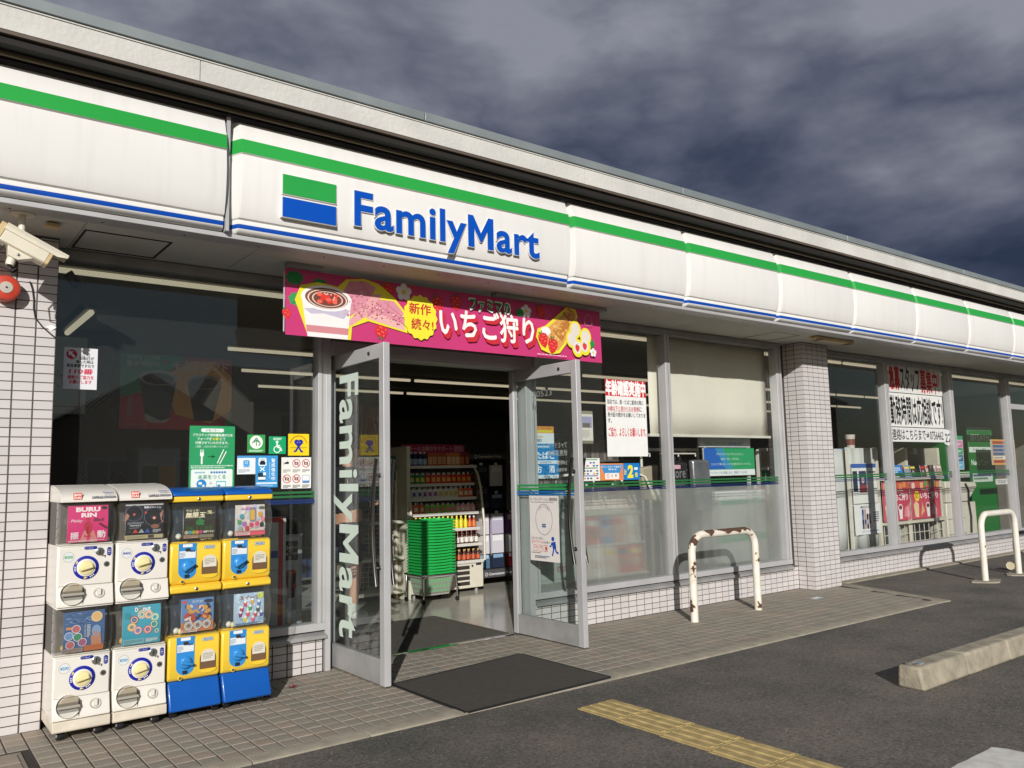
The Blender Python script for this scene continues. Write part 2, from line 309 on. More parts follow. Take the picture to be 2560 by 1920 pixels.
class Sheet(MB):
    """flat print: shapes stacked in thin layers on a panel; (u,v) metres from the panel's lower left corner"""
    def __init__(s, O, U=(1, 0, 0), V=(0, 0, 1), N=(0, -1, 0), fn=None, step=0.00007):
        super().__init__(); s.O = Vector(O); s.U = Vector(U); s.V = Vector(V); s.N = Vector(N); s.k = 0; s.fn = fn; s.step = step
    def P(s, u, v, d=None):
        d = s.k*s.step if d is None else d
        if s.fn: return s.fn(u, v, d)
        return s.O + s.U*u + s.V*v + s.N*d
    def base(s, w, h, c, t=0.0015, edge='d8d6d0', n=1):
        mat = ink(c) if isinstance(c, (str, tuple)) else c
        for j in range(n):
            a, b = h*j/n, h*(j+1)/n
            s.add([s.P(0, a, 0), s.P(w, a, 0), s.P(w, b, 0), s.P(0, b, 0)], [(0, 1, 2, 3)], mat)
        if t:
            q = [s.P(0, 0, 0), s.P(w, 0, 0), s.P(w, h, 0), s.P(0, h, 0)]; r = [s.P(0, 0, -t), s.P(w, 0, -t), s.P(w, h, -t), s.P(0, h, -t)]
            e = ink(edge)
            s.add(q+r, [(1, 0, 4, 5), (2, 1, 5, 6), (3, 2, 6, 7), (0, 3, 7, 4), (7, 6, 5, 4)], e)
        s.w, s.h = w, h; s.k = 1; return s
    def L(s): s.k += 1; return s
    def pts(s, uv, c):
        s.k += 1; s.poly([s.P(*p) for p in uv], ink(c) if isinstance(c, (str, tuple)) else c); return s
    def rect(s, u, v, w, h, c, n=1):
        s.k += 1; mat = ink(c)
        for j in range(n):
            s.poly([s.P(u, v+h*j/n), s.P(u+w, v+h*j/n), s.P(u+w, v+h*(j+1)/n), s.P(u, v+h*(j+1)/n)], mat)
        return s
    def rr(s, u, v, w, h, r, c):
        q = []
        for cx, cy, a0 in ((u+w-r, v+r, -90), (u+w-r, v+h-r, 0), (u+r, v+h-r, 90), (u+r, v+r, 180)):
            q += [(cx+r*math.cos(math.radians(a0+i*30)), cy+r*math.sin(math.radians(a0+i*30))) for i in range(4)]
        return s.pts(q, c)
    def circ(s, u, v, r, c, ry=None, n=20, a=0.0):
        ry = ry or r; q = []
        for i in range(n):
            x, y = r*math.cos(2*PI*i/n), ry*math.sin(2*PI*i/n); q.append((u+x*math.cos(a)-y*math.sin(a), v+x*math.sin(a)+y*math.cos(a)))
        return s.pts(q, c)
    def blob(s, u, v, r, c, lobes=9, amp=0.07, ry=None, n=60):
        ry = ry or r
        return s.pts([(u+r*(1+amp*math.cos(lobes*2*PI*i/n))*math.cos(2*PI*i/n), v+ry*(1+amp*math.cos(lobes*2*PI*i/n))*math.sin(2*PI*i/n)) for i in range(n)], c)
    def ring(s, u, v, r, t, c, n=24, ry=None):
        s.k += 1; ry = ry or r; mat = ink(c)
        for i in range(n):
            a, b = 2*PI*i/n, 2*PI*(i+1)/n
            s.poly([s.P(u+(r-t)*math.cos(a), v+(ry-t)*math.sin(a)), s.P(u+r*math.cos(a), v+ry*math.sin(a)), s.P(u+r*math.cos(b), v+ry*math.sin(b)), s.P(u+(r-t)*math.cos(b), v+(ry-t)*math.sin(b))], mat)
        return s
    def line(s, pts, t, c):
        s.k += 1; mat = ink(c)
        for (a, b), (x, y) in zip(pts[:-1], pts[1:]):
            d = math.hypot(x-a, y-b) or 1; nx, ny = -(y-b)/d*t/2, (x-a)/d*t/2
            s.poly([s.P(a-nx, b-ny), s.P(x-nx, y-ny), s.P(x+nx, y+ny), s.P(a+nx, b+ny)], mat)
        return s
    def frame(s, u, v, w, h, t, c):
        s.rect(u, v, w, t, c); s.rect(u, v+h-t, w, t, c); s.rect(u, v+t, t, h-2*t, c); s.rect(u+w-t, v+t, t, h-2*t, c); return s
    def text(s, txt, u, v, w, h, c, bold=0.012, fit='both', skew=0.0, flip=False, rot=0.0):
        cjk = any(ord(ch) > 0x2000 for ch in txt); fb = 0.0
        if cjk and bold > 0: fb, bold = bold*0.85, 0.0        # heavier strokes by overprinting shifted copies
        vs, fs, x0, x1, y0, y1 = glyphs(txt, bold); s.k += 1
        sx = w/(x1-x0); sy = h/(y1-y0)
        if fit == 'h': sx = min(sy, sx)
        if fit == 'w': sy = sx
        q = []
        for x, y in vs:
            a, b = (x-x0)*sx, (y-y0)*sy
            if fit == 'h': a += (w-(x1-x0)*sx)/2
            if flip: a = w-a
            a += b*skew
            if rot: a, b = a*math.cos(rot)-b*math.sin(rot), a*math.sin(rot)+b*math.cos(rot)
            q.append(s.P(u+a, v+b))
        ff = [f[::-1] for f in fs] if flip else fs; mt = ink(c) if isinstance(c, (str, tuple)) else c
        if not fb: s.add(q, ff, mt); return s
        nd = 4 if fb < 0.035 else 8; dv = s.P(0, 0, s.step/12)-s.P(0, 0, 0)
        for i in range(nd):
            t = 2*PI*i/nd; sh = s.P(u+math.cos(t)*fb*sx, v+math.sin(t)*fb*sy)-s.P(u, v)+dv*i; s.add([p+sh for p in q], ff, mt)
        return s
    def scribble(s, u, v, w, h, rows, c, seed=1, fill=0.62):
        """rows of tiny illegible print"""
        R = random.Random(seed); s.k += 1; mat = ink(c)
        for i in range(rows):
            y = v + h*(1-(i+0.5+fill/2)/rows); x = u; e = u + w*(1 if i < rows-1 else R.uniform(0.4, 0.9))
            while x < e:
                l = R.uniform(0.02, 0.09)*w; x2 = min(x+l, e)
                s.poly([s.P(x, y), s.P(x2, y), s.P(x2, y+h*fill/rows), s.P(x, y+h*fill/rows)], mat); x = x2+w*0.012
        return s
    def done(s, name, label=None, cat=None, group=None, parent=None):
        o = s.build(name, parent)
        if label: tag(o, label, cat, group)
        return o
# ---------------------------------------------------------------- shared materials
ALU = pbr('brushed_aluminium', (190, 189, 190), 0.42, 0.20, var=0.10, vscale=3, bump=0.03, bscale=90)
ALU_OLD = pbr('weathered_aluminium', (160, 159, 158), 0.55, 0.2, var=0.2, vscale=5, bump=0.05, bscale=70)
STEEL = pbr('polished_steel', (205, 205, 205), 0.12, 1.0, var=0.05)
CHROME = pbr('dark_chrome', (120, 118, 116), 0.16, 1.0, var=0.05)
BLACK = pbr('black_rubber', (26, 26, 27), 0.7, var=0.15)
TGROUT = pbr('tile_grout', (88, 80, 76), 0.9, var=0.25, vscale=9)
GROUT = pbr('dark_grout', (52, 45, 42), 0.9, var=0.2, vscale=12)
TILE = pbr('lilac_white_tile', (207, 201, 199), 0.16, var=0.05, vscale=2.0, rnd=0.07, bump=0.02, bscale=25, spec=0.4)
CEIL = pbr('soffit_board', (196, 194, 184), 0.8, var=0.08, vscale=2)
DARK = pbr('dark_gap', (30, 26, 22), 0.8, var=0.3, vscale=2)
GLASS = glass('window_glass', dust=0.005)
WIRED = glass('wired_glass', tint=(0.93, 0.96, 0.95), wire=0.011, dust=0.004)
FROST = frosted('frosted_film')
CONC = pbr('kerb_concrete', (154, 146, 130), 0.92, var=0.22, vscale=9, bump=0.35, bscale=120)

# ---------------------------------------------------------------- ground
ASPH = asphalt_mat()
g = MB(); g.box(-300, 300, -300, 300, -0.5, -0.010, ASPH); struct(g.build('asphalt_ground'))
def rx(y):                                   # slanted right-hand end of the tiled apron
    return 6.03 + (y+0.18)*(6.03-5.66)/(1.30)
apron = MB(); apron.poly([(-3.4, -1.345, -0.004), (rx(-1.345), -1.345, -0.004), (rx(-0.0), 0.0, -0.004), (1.84, 0.0, -0.004), (1.84, 0.075, -0.004), (0.0, 0.075, -0.004), (0.0, 0, -0.004), (-3.4, 0, -0.004)], GROUT)
APRON = struct(apron.build('paving'))
PAVE = pbr('slate_paver', (152, 143, 130), 0.72, var=0.16, vscale=5, rnd=0.07, bump=0.22, bscale=55, spec=0.35)
PAVE2 = pbr('greenish_paver', (147, 141, 129), 0.72, var=0.16, vscale=5, rnd=0.07, bump=0.22, bscale=55, spec=0.35)
PAVE3 = pbr('brownish_paver', (157, 144, 130), 0.72, var=0.16, vscale=5, rnd=0.07, bump=0.22, bscale=55, spec=0.35)
def slab(w, d, t, mat, e=0.0018):
    m = MB(); x, y = w/2, d/2
    m.add([(-x, -y, -t), (x, -y, -t), (x, y, -t), (-x, y, -t), (-x+e*.5, -y+e*.5, -e), (x-e*.5, -y+e*.5, -e), (x-e*.5, y-e*.5, -e), (-x+e*.5, y-e*.5, -e),
           (-x+e*2, -y+e*2, 0), (x-e*2, -y+e*2, 0), (x-e*2, y-e*2, 0), (-x+e*2, y-e*2, 0)],
          [(0, 1, 5, 4), (1, 2, 6, 5), (2, 3, 7, 6), (3, 0, 4, 7), (4, 5, 9, 8), (5, 6, 10, 9), (6, 7, 11, 10), (7, 4, 8, 11), (8, 9, 10, 11)], mat)
    return m
cells = []
PX, PY = 0.0972, 0.1035
ox = -0.513 - 40*PX
for i in range(0, 110):
    for j in range(13):
        cx = ox + (i+0.5)*PX; cyy = -0.0 - (j+0.5)*PY
        if cx < -3.35 or cx + PX/2 > rx(cyy - PY/2): continue
        if -1.80 > cx and cyy < -0.55 and cx > -2.30: continue      # inspection cover sits here
        cells.append((cx, cyy))
for i in range(0, 19):
    cells.append((0.06 + i*PX, 0.035))
cells.sort(key=lambda c: (c[0]+2.41)**2 + (c[1]+5.3)**2)
fov = [c for c in cells if c[0] > -1.95 and not (0.2 < c[0] < 1.25 and -1.42 < c[1] < -0.55) and not (c[1] > -0.42 and c[0] < -0.5)]
first = set(fov[:298])
pm = [slab(PX-0.005, PY-0.005, 0.02, k).mesh('paver') for k in (PAVE, PAVE, PAVE2, PAVE3)]
rest = MB()
for c in cells:
    dz = random.uniform(-0.0008, 0.0008)
    if c in first: inst('paver', random.choice(pm), (c[0], c[1], dz), parent=APRON)
    else:
        s_ = slab(PX-0.005, PY-0.005, 0.02, random.choice((PAVE, PAVE, PAVE2, PAVE3)))
        rest.add([(v[0]+c[0], v[1]+c[1], v[2]+dz) for v in s_.v], s_.f, s_.mats[0])
rest.build('paver_field', APRON, kind='stuff')
kerb = MB(); x = -3.4; R = random.Random(3)
EDGE = struct(bpy.data.objects.new('kerb', None)); COL.objects.link(EDGE)
while x < rx(-1.40):
    w = 0.6; x2 = min(x+w, rx(-1.40))
    b = MB(); b.prism([(-1.455+R.uniform(-.004, .004), -0.05), (-1.347, -0.05), (-1.347, 0.003), (-1.440, 0.003), (-1.455, -0.004)], 'x', x, x2-0.004, CONC); b.build('kerb_stone', EDGE, bevel=0.004); x = x2
b = MB(); b.prism([(rx(-1.455)-0.0, -1.455), (rx(-1.455)+0.10, -1.47), (rx(-.16)+0.17, -0.12), (rx(-.16)+0.004, -0.12)], 'z', -0.05, 0.002, CONC); b.build('kerb_stone', EDGE, bevel=0.004)
x = 6.2
while x < 15.5:
    b = MB(); b.box(x, x+0.596, -0.125, 0.02, -0.05, 0.004, CONC); b.build('kerb_stone', EDGE, bevel=0.004); x += 0.6
cov = thing('inspection_cover', 'tile-filled metal inspection cover set in the paving beside the left pillar', 'drain cover', (-2.05, -0.95, 0))
b = MB(); b.box(-2.28, -1.83, -1.32, -0.57, -0.02, -0.0035, pbr('cover_bed', (112, 106, 96), 0.8)); b.build('lid', cov)
for i_ in range(4):
    for j_ in range(5):
        inst('paver', slab(0.105, 0.142, 0.004, PAVE3).mesh('paver'), (-2.222+0.111*i_, -1.242+0.149*j_, 0.0), parent=cov)
for x0, x1, y0, y1 in ((-2.29, -1.82, -1.335, -1.322), (-2.29, -1.82, -0.568, -0.555), (-2.29, -2.278, -1.322, -0.568), (-1.832, -1.82, -1.322, -0.568)):
    b = MB(); b.box(x0, x1, y0, y1, -0.02, 0.001, pbr('cover_frame', (128, 120, 108), 0.7)); b.build('frame', cov)
b = MB(); b.box(-2.12, -1.99, -0.80, -0.77, -0.001, 0.003, PAVE); b.build('handle', cov, bevel=0.001)

# yellow tactile strip, white paint, wheel stop
TACT = pbr('yellow_tactile', (178, 156, 104), 0.85, var=0.34, vscale=14, bump=0.25, bscale=90, rnd=0.08)
tt = thing('tactile_strip', 'worn yellow tactile guide strip of ribbed tiles on the asphalt before the entrance mat', 'tactile paving', (0.82, -2.6, 0))
tm = MB(); tm.box(-0.135, 0.135, -0.149, 0.149, -0.012, -0.004, TACT)
for k in range(4):
    xx = -0.099 + k*0.066; tm.prism([(xx-0.024, -0.004), (xx+0.024, -0.004), (xx+0.017, 0.0015), (xx-0.017, 0.0015)], 'y', -0.138, 0.138, TACT)
tmm = tm.mesh('tactile_tile')
for k in range(8): inst('tactile_tile', tmm, (0.835-0.006*k, -1.93-0.307*k, 0), parent=tt, rot=(0, 0, 0.02))
ROADW = pbr('worn_road_paint', (214, 212, 202), 0.8, var=0.16, vscale=16, bump=0.3, bscale=120)
b = MB(); R = random.Random(5); top = []
edge = [(1.27, -3.52), (1.36, -3.516), (1.44, -3.52), (1.52, -3.512), (1.60, -3.517), (1.69, -3.507), (1.72, -3.56), (1.726, -3.64), (1.74, -3.9), (1.745, -4.3), (1.20, -4.3), (1.22, -3.9), (1.24, -3.7)]
b.poly([(p[0]+R.uniform(-.006, .006), p[1]+R.uniform(-.006, .006), -0.006) for p in edge], ROADW)
struct(b.build('road_marking'))
STOP = pbr('stained_concrete', (160, 151, 132), 0.9, var=0.32, vscale=11, bump=0.45, bscale=70)
ws = thing('wheel_stop', 'long weathered concrete wheel stop lying on the asphalt', 'wheel stop', (3.6, -2.77, 0))
def stop_block(x0, x1):
    b = MB(); b.prism([(-2.853, -0.012), (-2.690, -0.012), (-2.700, 0.118), (-2.832, 0.120)], 'x', x0, x1, STOP); b.build('block', ws, bevel=0.016, segs=3)
stop_block(2.42, 2.99); stop_block(2.994, 3.59); stop_block(3.594, 4.19); stop_block(4.194, 4.80)
b = MB(); b.lathe([(0.011, 0), (0.011, 0.0015)], (2.455, -2.722, 0.119), (0, 0, 1), BLACK, 12); b.build('anchor_hole', ws)
s_ = Sheet((2.475, -2.80, 0.1215), U=(0.97, 0.1, 0), V=(-0.1, 0.97, 0), N=(0, 0, 1)); s_.base(0.085, 0.055, 'cfc9c0', 0.001); s_.circ(0.022, 0.028, 0.026, '8c6f66'); s_.rect(0.05, 0.006, 0.028, 0.042, '2f93b4'); s_.done('sticker', parent=ws)

# ---------------------------------------------------------------- tiled walls and pillars
TW, TH = 0.100, 0.050
def wtile(w, h, t=0.0022):
    m = MB(); x, z, e = w/2, h/2, 0.0011
    m.add([(-x, 0, -z), (x, 0, -z), (x, 0, z), (-x, 0, z), (-x, -t+e, -z), (x, -t+e, -z), (x, -t+e, z), (-x, -t+e, z), (-x+e, -t, -z+e), (x-e, -t, -z+e), (x-e, -t, z-e), (-x+e, -t, z-e)],
          [(0, 1, 5, 4), (1, 2, 6, 5), (2, 3, 7, 6), (3, 0, 4, 7), (4, 5, 9, 8), (5, 6, 10, 9), (6, 7, 11, 10), (7, 4, 8, 11), (8, 9, 10, 11)], TILE)
    return m
_tmesh = {}
def tile_piece(w, h):
    k = (round(w, 3), round(h, 3))
    if k not in _tmesh: _tmesh[k] = wtile(w, h).mesh('tile')
    return _tmesh[k]
def tile_face(par, x0, x1, z0, z1, y, right_to_left=True, half_first=False, row0=None, limit=300, side=None, skip=None):
    """rows of 100 x 50 tiles on the plane y (or on x = side when side is given); nearest ones are single parts"""
    rest = MB(); n = 0; j = 0.0052; zr = z0; row = 0; lst = []
    h0 = row0 if row0 else TH
    while zr < z1-0.008:
        h = h0 if row == 0 else TH; h = min(h, z1-zr)
        a = x1; first_ = True
        while a > x0+0.008:
            w = (TW/2 if (half_first and first_) else TW); first_ = False; w = min(w, a-x0)
            lst.append(((a-w/2), zr+h/2, w-0.0078, h-j)); a -= w
        zr += h; row += 1
    if not right_to_left: lst = [(x0+x1-q[0], q[1], q[2], q[3]) for q in lst]
    lst = [q for q in lst if q[2] > 0.006 and q[3] > 0.006]
    for cx, cz, w, h in lst:
        if skip and skip(cx, cz): continue
        if side is None: pos, rot = (cx, y, cz), (0, 0, 0)
        else: pos, rot = (side, cx, cz), (0, 0, -PI/2)
        if n < limit: inst('tile', tile_piece(w, h), pos, parent=par, rot=rot); n += 1
        else:
            t = wtile(w, h); rest.add([(v[0]+cx, v[1]+y, v[2]+cz) if side is None else (side+v[1], cx-v[0], v[2]+cz) for v in t.v], t.f, TILE)
    if rest.v: rest.build('tile_field', par, kind='stuff')
lp = thing('tiled_pillar', 'broad lilac white tiled pillar at the edge beside the capsule machines', 'pillar', (-2.4, -0.1, 0))
b = MB(); b.box(-3.4, -1.690, -0.1970, 0.15, 0.0, 2.70, TGROUT); b.build('core', lp)
tile_face(lp, -2.29, -1.689, 0.0, 2.66, -0.197, row0=0.045)
b = MB(); b.box(-3.4, -2.29, -0.2, -0.1941, 0, 2.66, TILE); b.build('return_panel', lp)
rp = thing('tiled_pillar', 'square lilac white tiled pillar between the frosted window and the staff notice window', 'pillar', (5.76, -0.1, 0))
b = MB(); b.box(5.518, 6.018, -0.1970, 0.15, 0.0, 2.70, TGROUT); b.build('core', rp)
tile_face(rp, 5.512, 6.020, 0.0, 2.664, -0.197, right_to_left=False, row0=0.04, limit=200)
tile_face(rp, -0.1970, 0.05, 0.0, 2.664, 0, side=5.518, right_to_left=False, row0=0.04, limit=100)
def low_wall(label, x0, x1, **kw):
    t = thing('tiled_wall', label, 'wall', ((x0+x1)/2, 0, 0))
    b = MB(); b.box(x0+0.001, x1-0.001, 0.005, 0.13, 0.0, 0.235, TGROUT); b.build('core', t)
    tile_face(t, x0, x1, 0.0, 0.232, 0.005, **kw)
    return t
low_wall('short low tiled wall under the window behind the capsule machines', -1.69, 0.0, half_first=True, row0=0.048)
w2 = low_wall('low tiled wall under the frosted window right of the entrance', 1.836, 5.518, row0=0.045)
tile_face(w2, 0.006, 0.13, 0.0, 0.232, 0, side=1.837, right_to_left=False, row0=0.045)
low_wall('low tiled wall under the window with the staff notices', 6.02, 15.5, right_to_left=False, row0=0.045, limit=290)

# ---------------------------------------------------------------- shop building
shop = thing('shop_building', 'single storey convenience shop with white green and blue fascia, stucco parapet and glazed front', 'shop', (2, 0, 0))
WHITEP = streaked('fascia_white', (226, 224, 220), 0.32)
GREENP = pbr('fascia_green', (44, 158, 68), 0.35, var=0.04, vscale=1.5)
BLUEP = pbr('fascia_blue', (0, 72, 170), 0.35, var=0.04, vscale=1.5)
prof = [(-0.715, 3.362, WHITEP), (-0.752, 3.357, WHITEP), (-0.771, 3.340, WHITEP), (-0.800, 3.262, WHITEP), (-0.812, 3.236, GREENP), (-0.826, 3.158, GREENP), (-0.829, 3.150, WHITEP), (-0.817, 3.143, WHITEP),
        (-0.819, 3.120, WHITEP), (-0.824, 3.040, WHITEP), (-0.821, 2.950, WHITEP), (-0.812, 2.860, WHITEP), (-0.797, 2.790, WHITEP), (-0.790, 2.775, WHITEP), (-0.774, 2.768, WHITEP), (-0.778, 2.760, WHITEP),
        (-0.779, 2.742, BLUEP), (-0.776, 2.717, WHITEP), (-0.768, 2.704, WHITEP), (-0.750, 2.694, WHITEP), (-0.715, 2.690, WHITEP)]
def fascia(x0, x1):
    b = MB(); st = [(x0, 0.085), (x0+0.010, 0.074), (x0+0.042, 0.008), (x0+0.046, 0.002), (x0+0.052, 0), (x1-0.003, 0), (x1-0.0005, 0.003), (x1, 0.09)]
    for (a, da), (c, dc) in zip(st[:-1], st[1:]):
        for (y0, z0, m0), (y1, z1, m1) in zip(prof[:-1], prof[1:]):
            b.add([(a, min(y0+da, -0.70) if da else y0, z0), (c, min(y0+dc, -0.70) if dc else y0, z0), (c, min(y1+dc, -0.70) if dc else y1, z1), (a, min(y1+da, -0.70) if da else y1, z1)], [(0, 3, 2, 1)], m0)
    return b.build('fascia_panel', shop, smooth=32)
fx = [-6.0, -3.50, -0.955]
fascia(-6.0, -3.5); fascia(-3.49, -0.962)
sign = fascia(-0.925, 1.612)
xs = [1.622]
for k in range(10): xs.append(1.617 + 1.312*(k+1) + 0.010)
for k in range(10): fascia(xs[k], xs[k+1]-0.010)
b = MB(); b.box(-0.953, -0.934, -0.782, -0.705, 2.69, 3.36, ALU); b.build('seam_trim', shop)
b = MB(); b.box(-6.0, 15.5, -0.718, -0.60, 2.70, 3.37, WHITEP); b.build('sign_backing', shop)
# letters and the two-colour flag on the sign panel
LETT = pbr('sign_blue', (0, 78, 182), 0.35, var=0.03); FLAGG = pbr('sign_green', (44, 160, 72), 0.35, var=0.03)
def raised(name, pts_fs, y0, y1, mat, parent):
    vs, fs = pts_fs; b = MB(); n = len(vs)
    V = [(x, y1, z) for x, z in vs] + [(x, y0, z) for x, z in vs]
    ed = {}
    for f in fs:
        for i in range(len(f)):
            e = (f[i], f[(i+1) % len(f)]); ed[e] = 1
    F = [tuple(f) for f in fs]
    for (i, j) in ed:
        if (j, i) not in ed: F.append((j, i, n+i, n+j))
    b.add(V, F, mat); return b.build(name, parent)
def island_groups(vs, fs):
    par = list(range(len(vs)))
    def fd(i):
        while par[i] != i: par[i] = par[par[i]]; i = par[i]
        return i
    for f in fs:
        for q in f[1:]: par[fd(q)] = fd(f[0])
    g = {}
    for i in range(len(vs)): g.setdefault(fd(i), []).append(i)
    iv = sorted((min(vs[i][0] for i in q), max(vs[i][0] for i in q), q) for q in g.values())
    out = []
    for a, c, q in iv:
        if out and min(c, out[-1][1])-max(a, out[-1][0]) > 0.6*min(c-a, out[-1][1]-out[-1][0]): out[-1][1] = max(out[-1][1], c); out[-1][2] += q
        else: out.append([a, c, list(q)])
    res = []
    for a, c, q in out:
        mp = {i: k for k, i in enumerate(q)}; res.append(([vs[i] for i in q], [tuple(mp[i] for i in f) for f in fs if f[0] in mp]))
    return res
def solid_m(groups, at=6):
    """the emboldened M redrawn as one clean outline"""
    g = groups[at][0]; a, c = min(p[0] for p in g), max(p[0] for p in g); d, e = min(p[1] for p in g), max(p[1] for p in g)
    q = [(0, 0), (.235, 0), (.235, .60), (.47, .20), (.53, .20), (.765, .60), (.765, 0), (1, 0), (1, 1), (.80, 1), (.50, .47), (.20, 1), (0, 1)]
    f = [(0, 1, 2, 11, 12), (11, 2, 3, 4, 10), (10, 4, 5, 9), (9, 5, 6, 7, 8)]
    groups[at] = ([(a+u*(c-a), d+v*(e-d)) for u, v in q], f); return groups
def sign_word(txt, x0, x1, z0, z1, y, parent):
    bx = None
    for bold, grow, ya, yb, mat in ((0.036, 0.0, y, y-0.008, WHITEP), (0.022, 0.0, y-0.007, y-0.011, LETT)):
        vs, fs, a0, a1, b0, b1 = glyphs(txt, bold, 6, 1.06)
        if bx is None: ref = glyphs(txt, 0.022, 6, 1.06)[2:]; bx = ref
        sx = (x1-x0)/(bx[1]-bx[0]); sz = (z1-z0)/(bx[3]-bx[2])
        V = [(x0+(p[0]-bx[0])*sx, z0+(p[1]-bx[2])*sz) for p in vs]
        for gvs, gfs in solid_m(island_groups(V, fs)): raised('letter' if mat is LETT else 'letter_backing', (gvs, gfs), ya, yb, mat, parent)
sign_word('FamilyMart', -0.180, 1.298, 2.770, 3.064, -0.822, sign)
for z0, z1, m in ((2.953, 3.070, FLAGG), (2.814, 2.931, LETT)):
    b = MB(); b.box(-0.645, -0.300, -0.832, -0.80, z0-0.004, z1+0.004, WHITEP); b.build('flag_backing', sign)
    b = MB(); b.box(-0.641, -0.304, -0.8355, -0.82, z0, z1, m); b.build('flag_band', sign)
# channel below the fascia, soffit, lintel
b = MB()
b.box(-6.0, 15.5, -0.737, -0.612, 2.662, 2.690, ALU); o = b.build('soffit_channel', shop, bevel=0.003)
for k in range(26):
    bb = MB(); bb.lathe([(0.006, 0), (0.006, -0.002)], (-2.4+0.42*k, -0.655, 2.662), (0, 0, 1), BLACK, 8); bb.build('screw', shop)
x = -3.4; k = 0
for x1 in (-1.62, -0.69, 0.96, 2.35, 3.55, 4.62, 6.0, 7.8, 9.6, 11.4, 13.2, 15.5):
    b = MB(); b.box(x, x1-0.004, -0.612, 0.10, 2.668, 2.69, CEIL); b.build('soffit_board', shop); x = x1
b = MB(); b.box(-3.4, 15.5, -0.61, 0.1, 2.69, 2.70, DARK); b.build('soffit_backing', shop)
for x0, x1 in ((-1.61, -1.15), (4.69, 5.10)):
    for q in ((x0, x1, -0.46, -0.448), (x0, x1, -0.058, -0.046), (x0, x0+0.012, -0.448, -0.058), (x1-0.012, x1, -0.448, -0.058)):
        b = MB(); b.box(q[0], q[1], q[2], q[3], 2.664, 2.669, GROUT if x0 < 0 else ALU_OLD); b.build('access_hatch_frame', shop)
# parapet
STUC = pbr('parapet_stucco', (206, 204, 198), 0.85, var=0.10, vscale=3, bump=0.35, bscale=38)
GALV = pbr('galvanised_cap', (150, 158, 158), 0.45, 0.35, var=0.12, vscale=3)
BROWN = pbr('brown_drip_trim', (96, 84, 74), 0.6, var=0.15)
joints = [-6.0, -4.1, -1.15, 1.68, 4.52, 7.36, 10.2, 13.0, 15.5]
for a, c in zip(joints[:-1], joints[1:]):
    b = MB(); b.box(a, c-0.004, -0.930, -0.40, 3.455, 3.572, STUC); b.build('parapet_panel', shop)
b = MB(); b.box(-6, 15.5, -0.936, -0.40, 3.575, 3.581, STUC); b.build('parapet_bead', shop)
b = MB(); b.box(-6, 15.5, -0.928, -0.45, 3.436, 3.453, BROWN); b.build('drip_trim', shop)
caps = [-6, -4.98, -2.36, 0.27, 2.78, 5.30, 7.88, 10.5, 13.1, 15.5]
for a, c in zip(caps[:-1], caps[1:]):
    b = MB(); b.prism([(-0.945, 3.588), (-0.945, 3.646), (-0.30, 3.652), (-0.30, 3.588)], 'x', a, c-0.006, GALV); b.build('parapet_cap', shop, bevel=0.003)
b = MB(); b.box(-6, 15.5, -0.905, -0.44, 3.395, 3.435, DARK); b.build('parapet_underside', shop)
b = MB(); b.box(-6, 15.5, -0.742, -0.60, 3.366, 3.392, pbr('top_channel', (118, 118, 122), 0.6, var=0.1)); b.build('fascia_top_channel', shop)
b = MB(); b.tube([(-6, -0.83, 3.378), (15.5, -0.83, 3.378)], 0.012, pbr('streak_brown', (92, 74, 52), 0.6), 8); b.build('gap_light_streak', shop)  # thin brown rod drawn for the streak of reflected light in the gap
ROOF = pbr('roof_sheet', (120, 122, 122), 0.7)
b = MB(); b.box(-6, 15.5, -0.60, 12.0, 3.44, 3.58, ROOF); b.build('roof', shop)
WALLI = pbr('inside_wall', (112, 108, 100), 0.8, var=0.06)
CEIL_IN = pbr('inside_ceiling', (150, 146, 134), 0.85, var=0.05)
b = MB(); b.box(-6, 15.5, -0.60, -0.50, 2.70, 3.44, WHITEP); b.build('upper_wall', shop)
b = MB(); b.box(-2.6, 15.5, 11.5, 11.7, 0, 3.44, WALLI); b.build('back_wall', shop)
b = MB(); b.box(-2.6, -0.75, 3.05, 3.15, 0, 2.719, pbr('backing_black', (18, 18, 20), 0.7)); b.build('dark_backing_wall', shop)  # added partition, coloured near-black to darken the view through the left window
b = MB(); b.box(-3.4, -2.6, 0.15, 11.7, 0, 3.44, WALLI); b.build('side_wall', shop)
b = MB(); b.box(15.5, 15.7, -0.6, 11.7, 0, 3.44, WALLI); b.build('side_wall', shop)
b = MB(); b.box(-6.0, -3.4, -0.2, 11.7, 0, 3.44, WALLI); b.build('side_wall', shop)
b = MB(); b.box(-2.6, 15.5, 0.12, 11.5, 2.72, 2.78, CEIL_IN); b.build('ceiling', shop)
FLOOR = pbr('vinyl_floor', (188, 184, 172), 0.16, var=0.08, vscale=2.2, spec=0.6, rvar=0.5)
b = MB(); b.box(-2.6, 15.5, 0.10, 11.5, -0.05, 0.0, FLOOR); b.build('floor', shop)
b = MB(); b.box(0.05, 1.80, 0.076, 0.115, -0.02, 0.006, STEEL); b.build('threshold', shop)

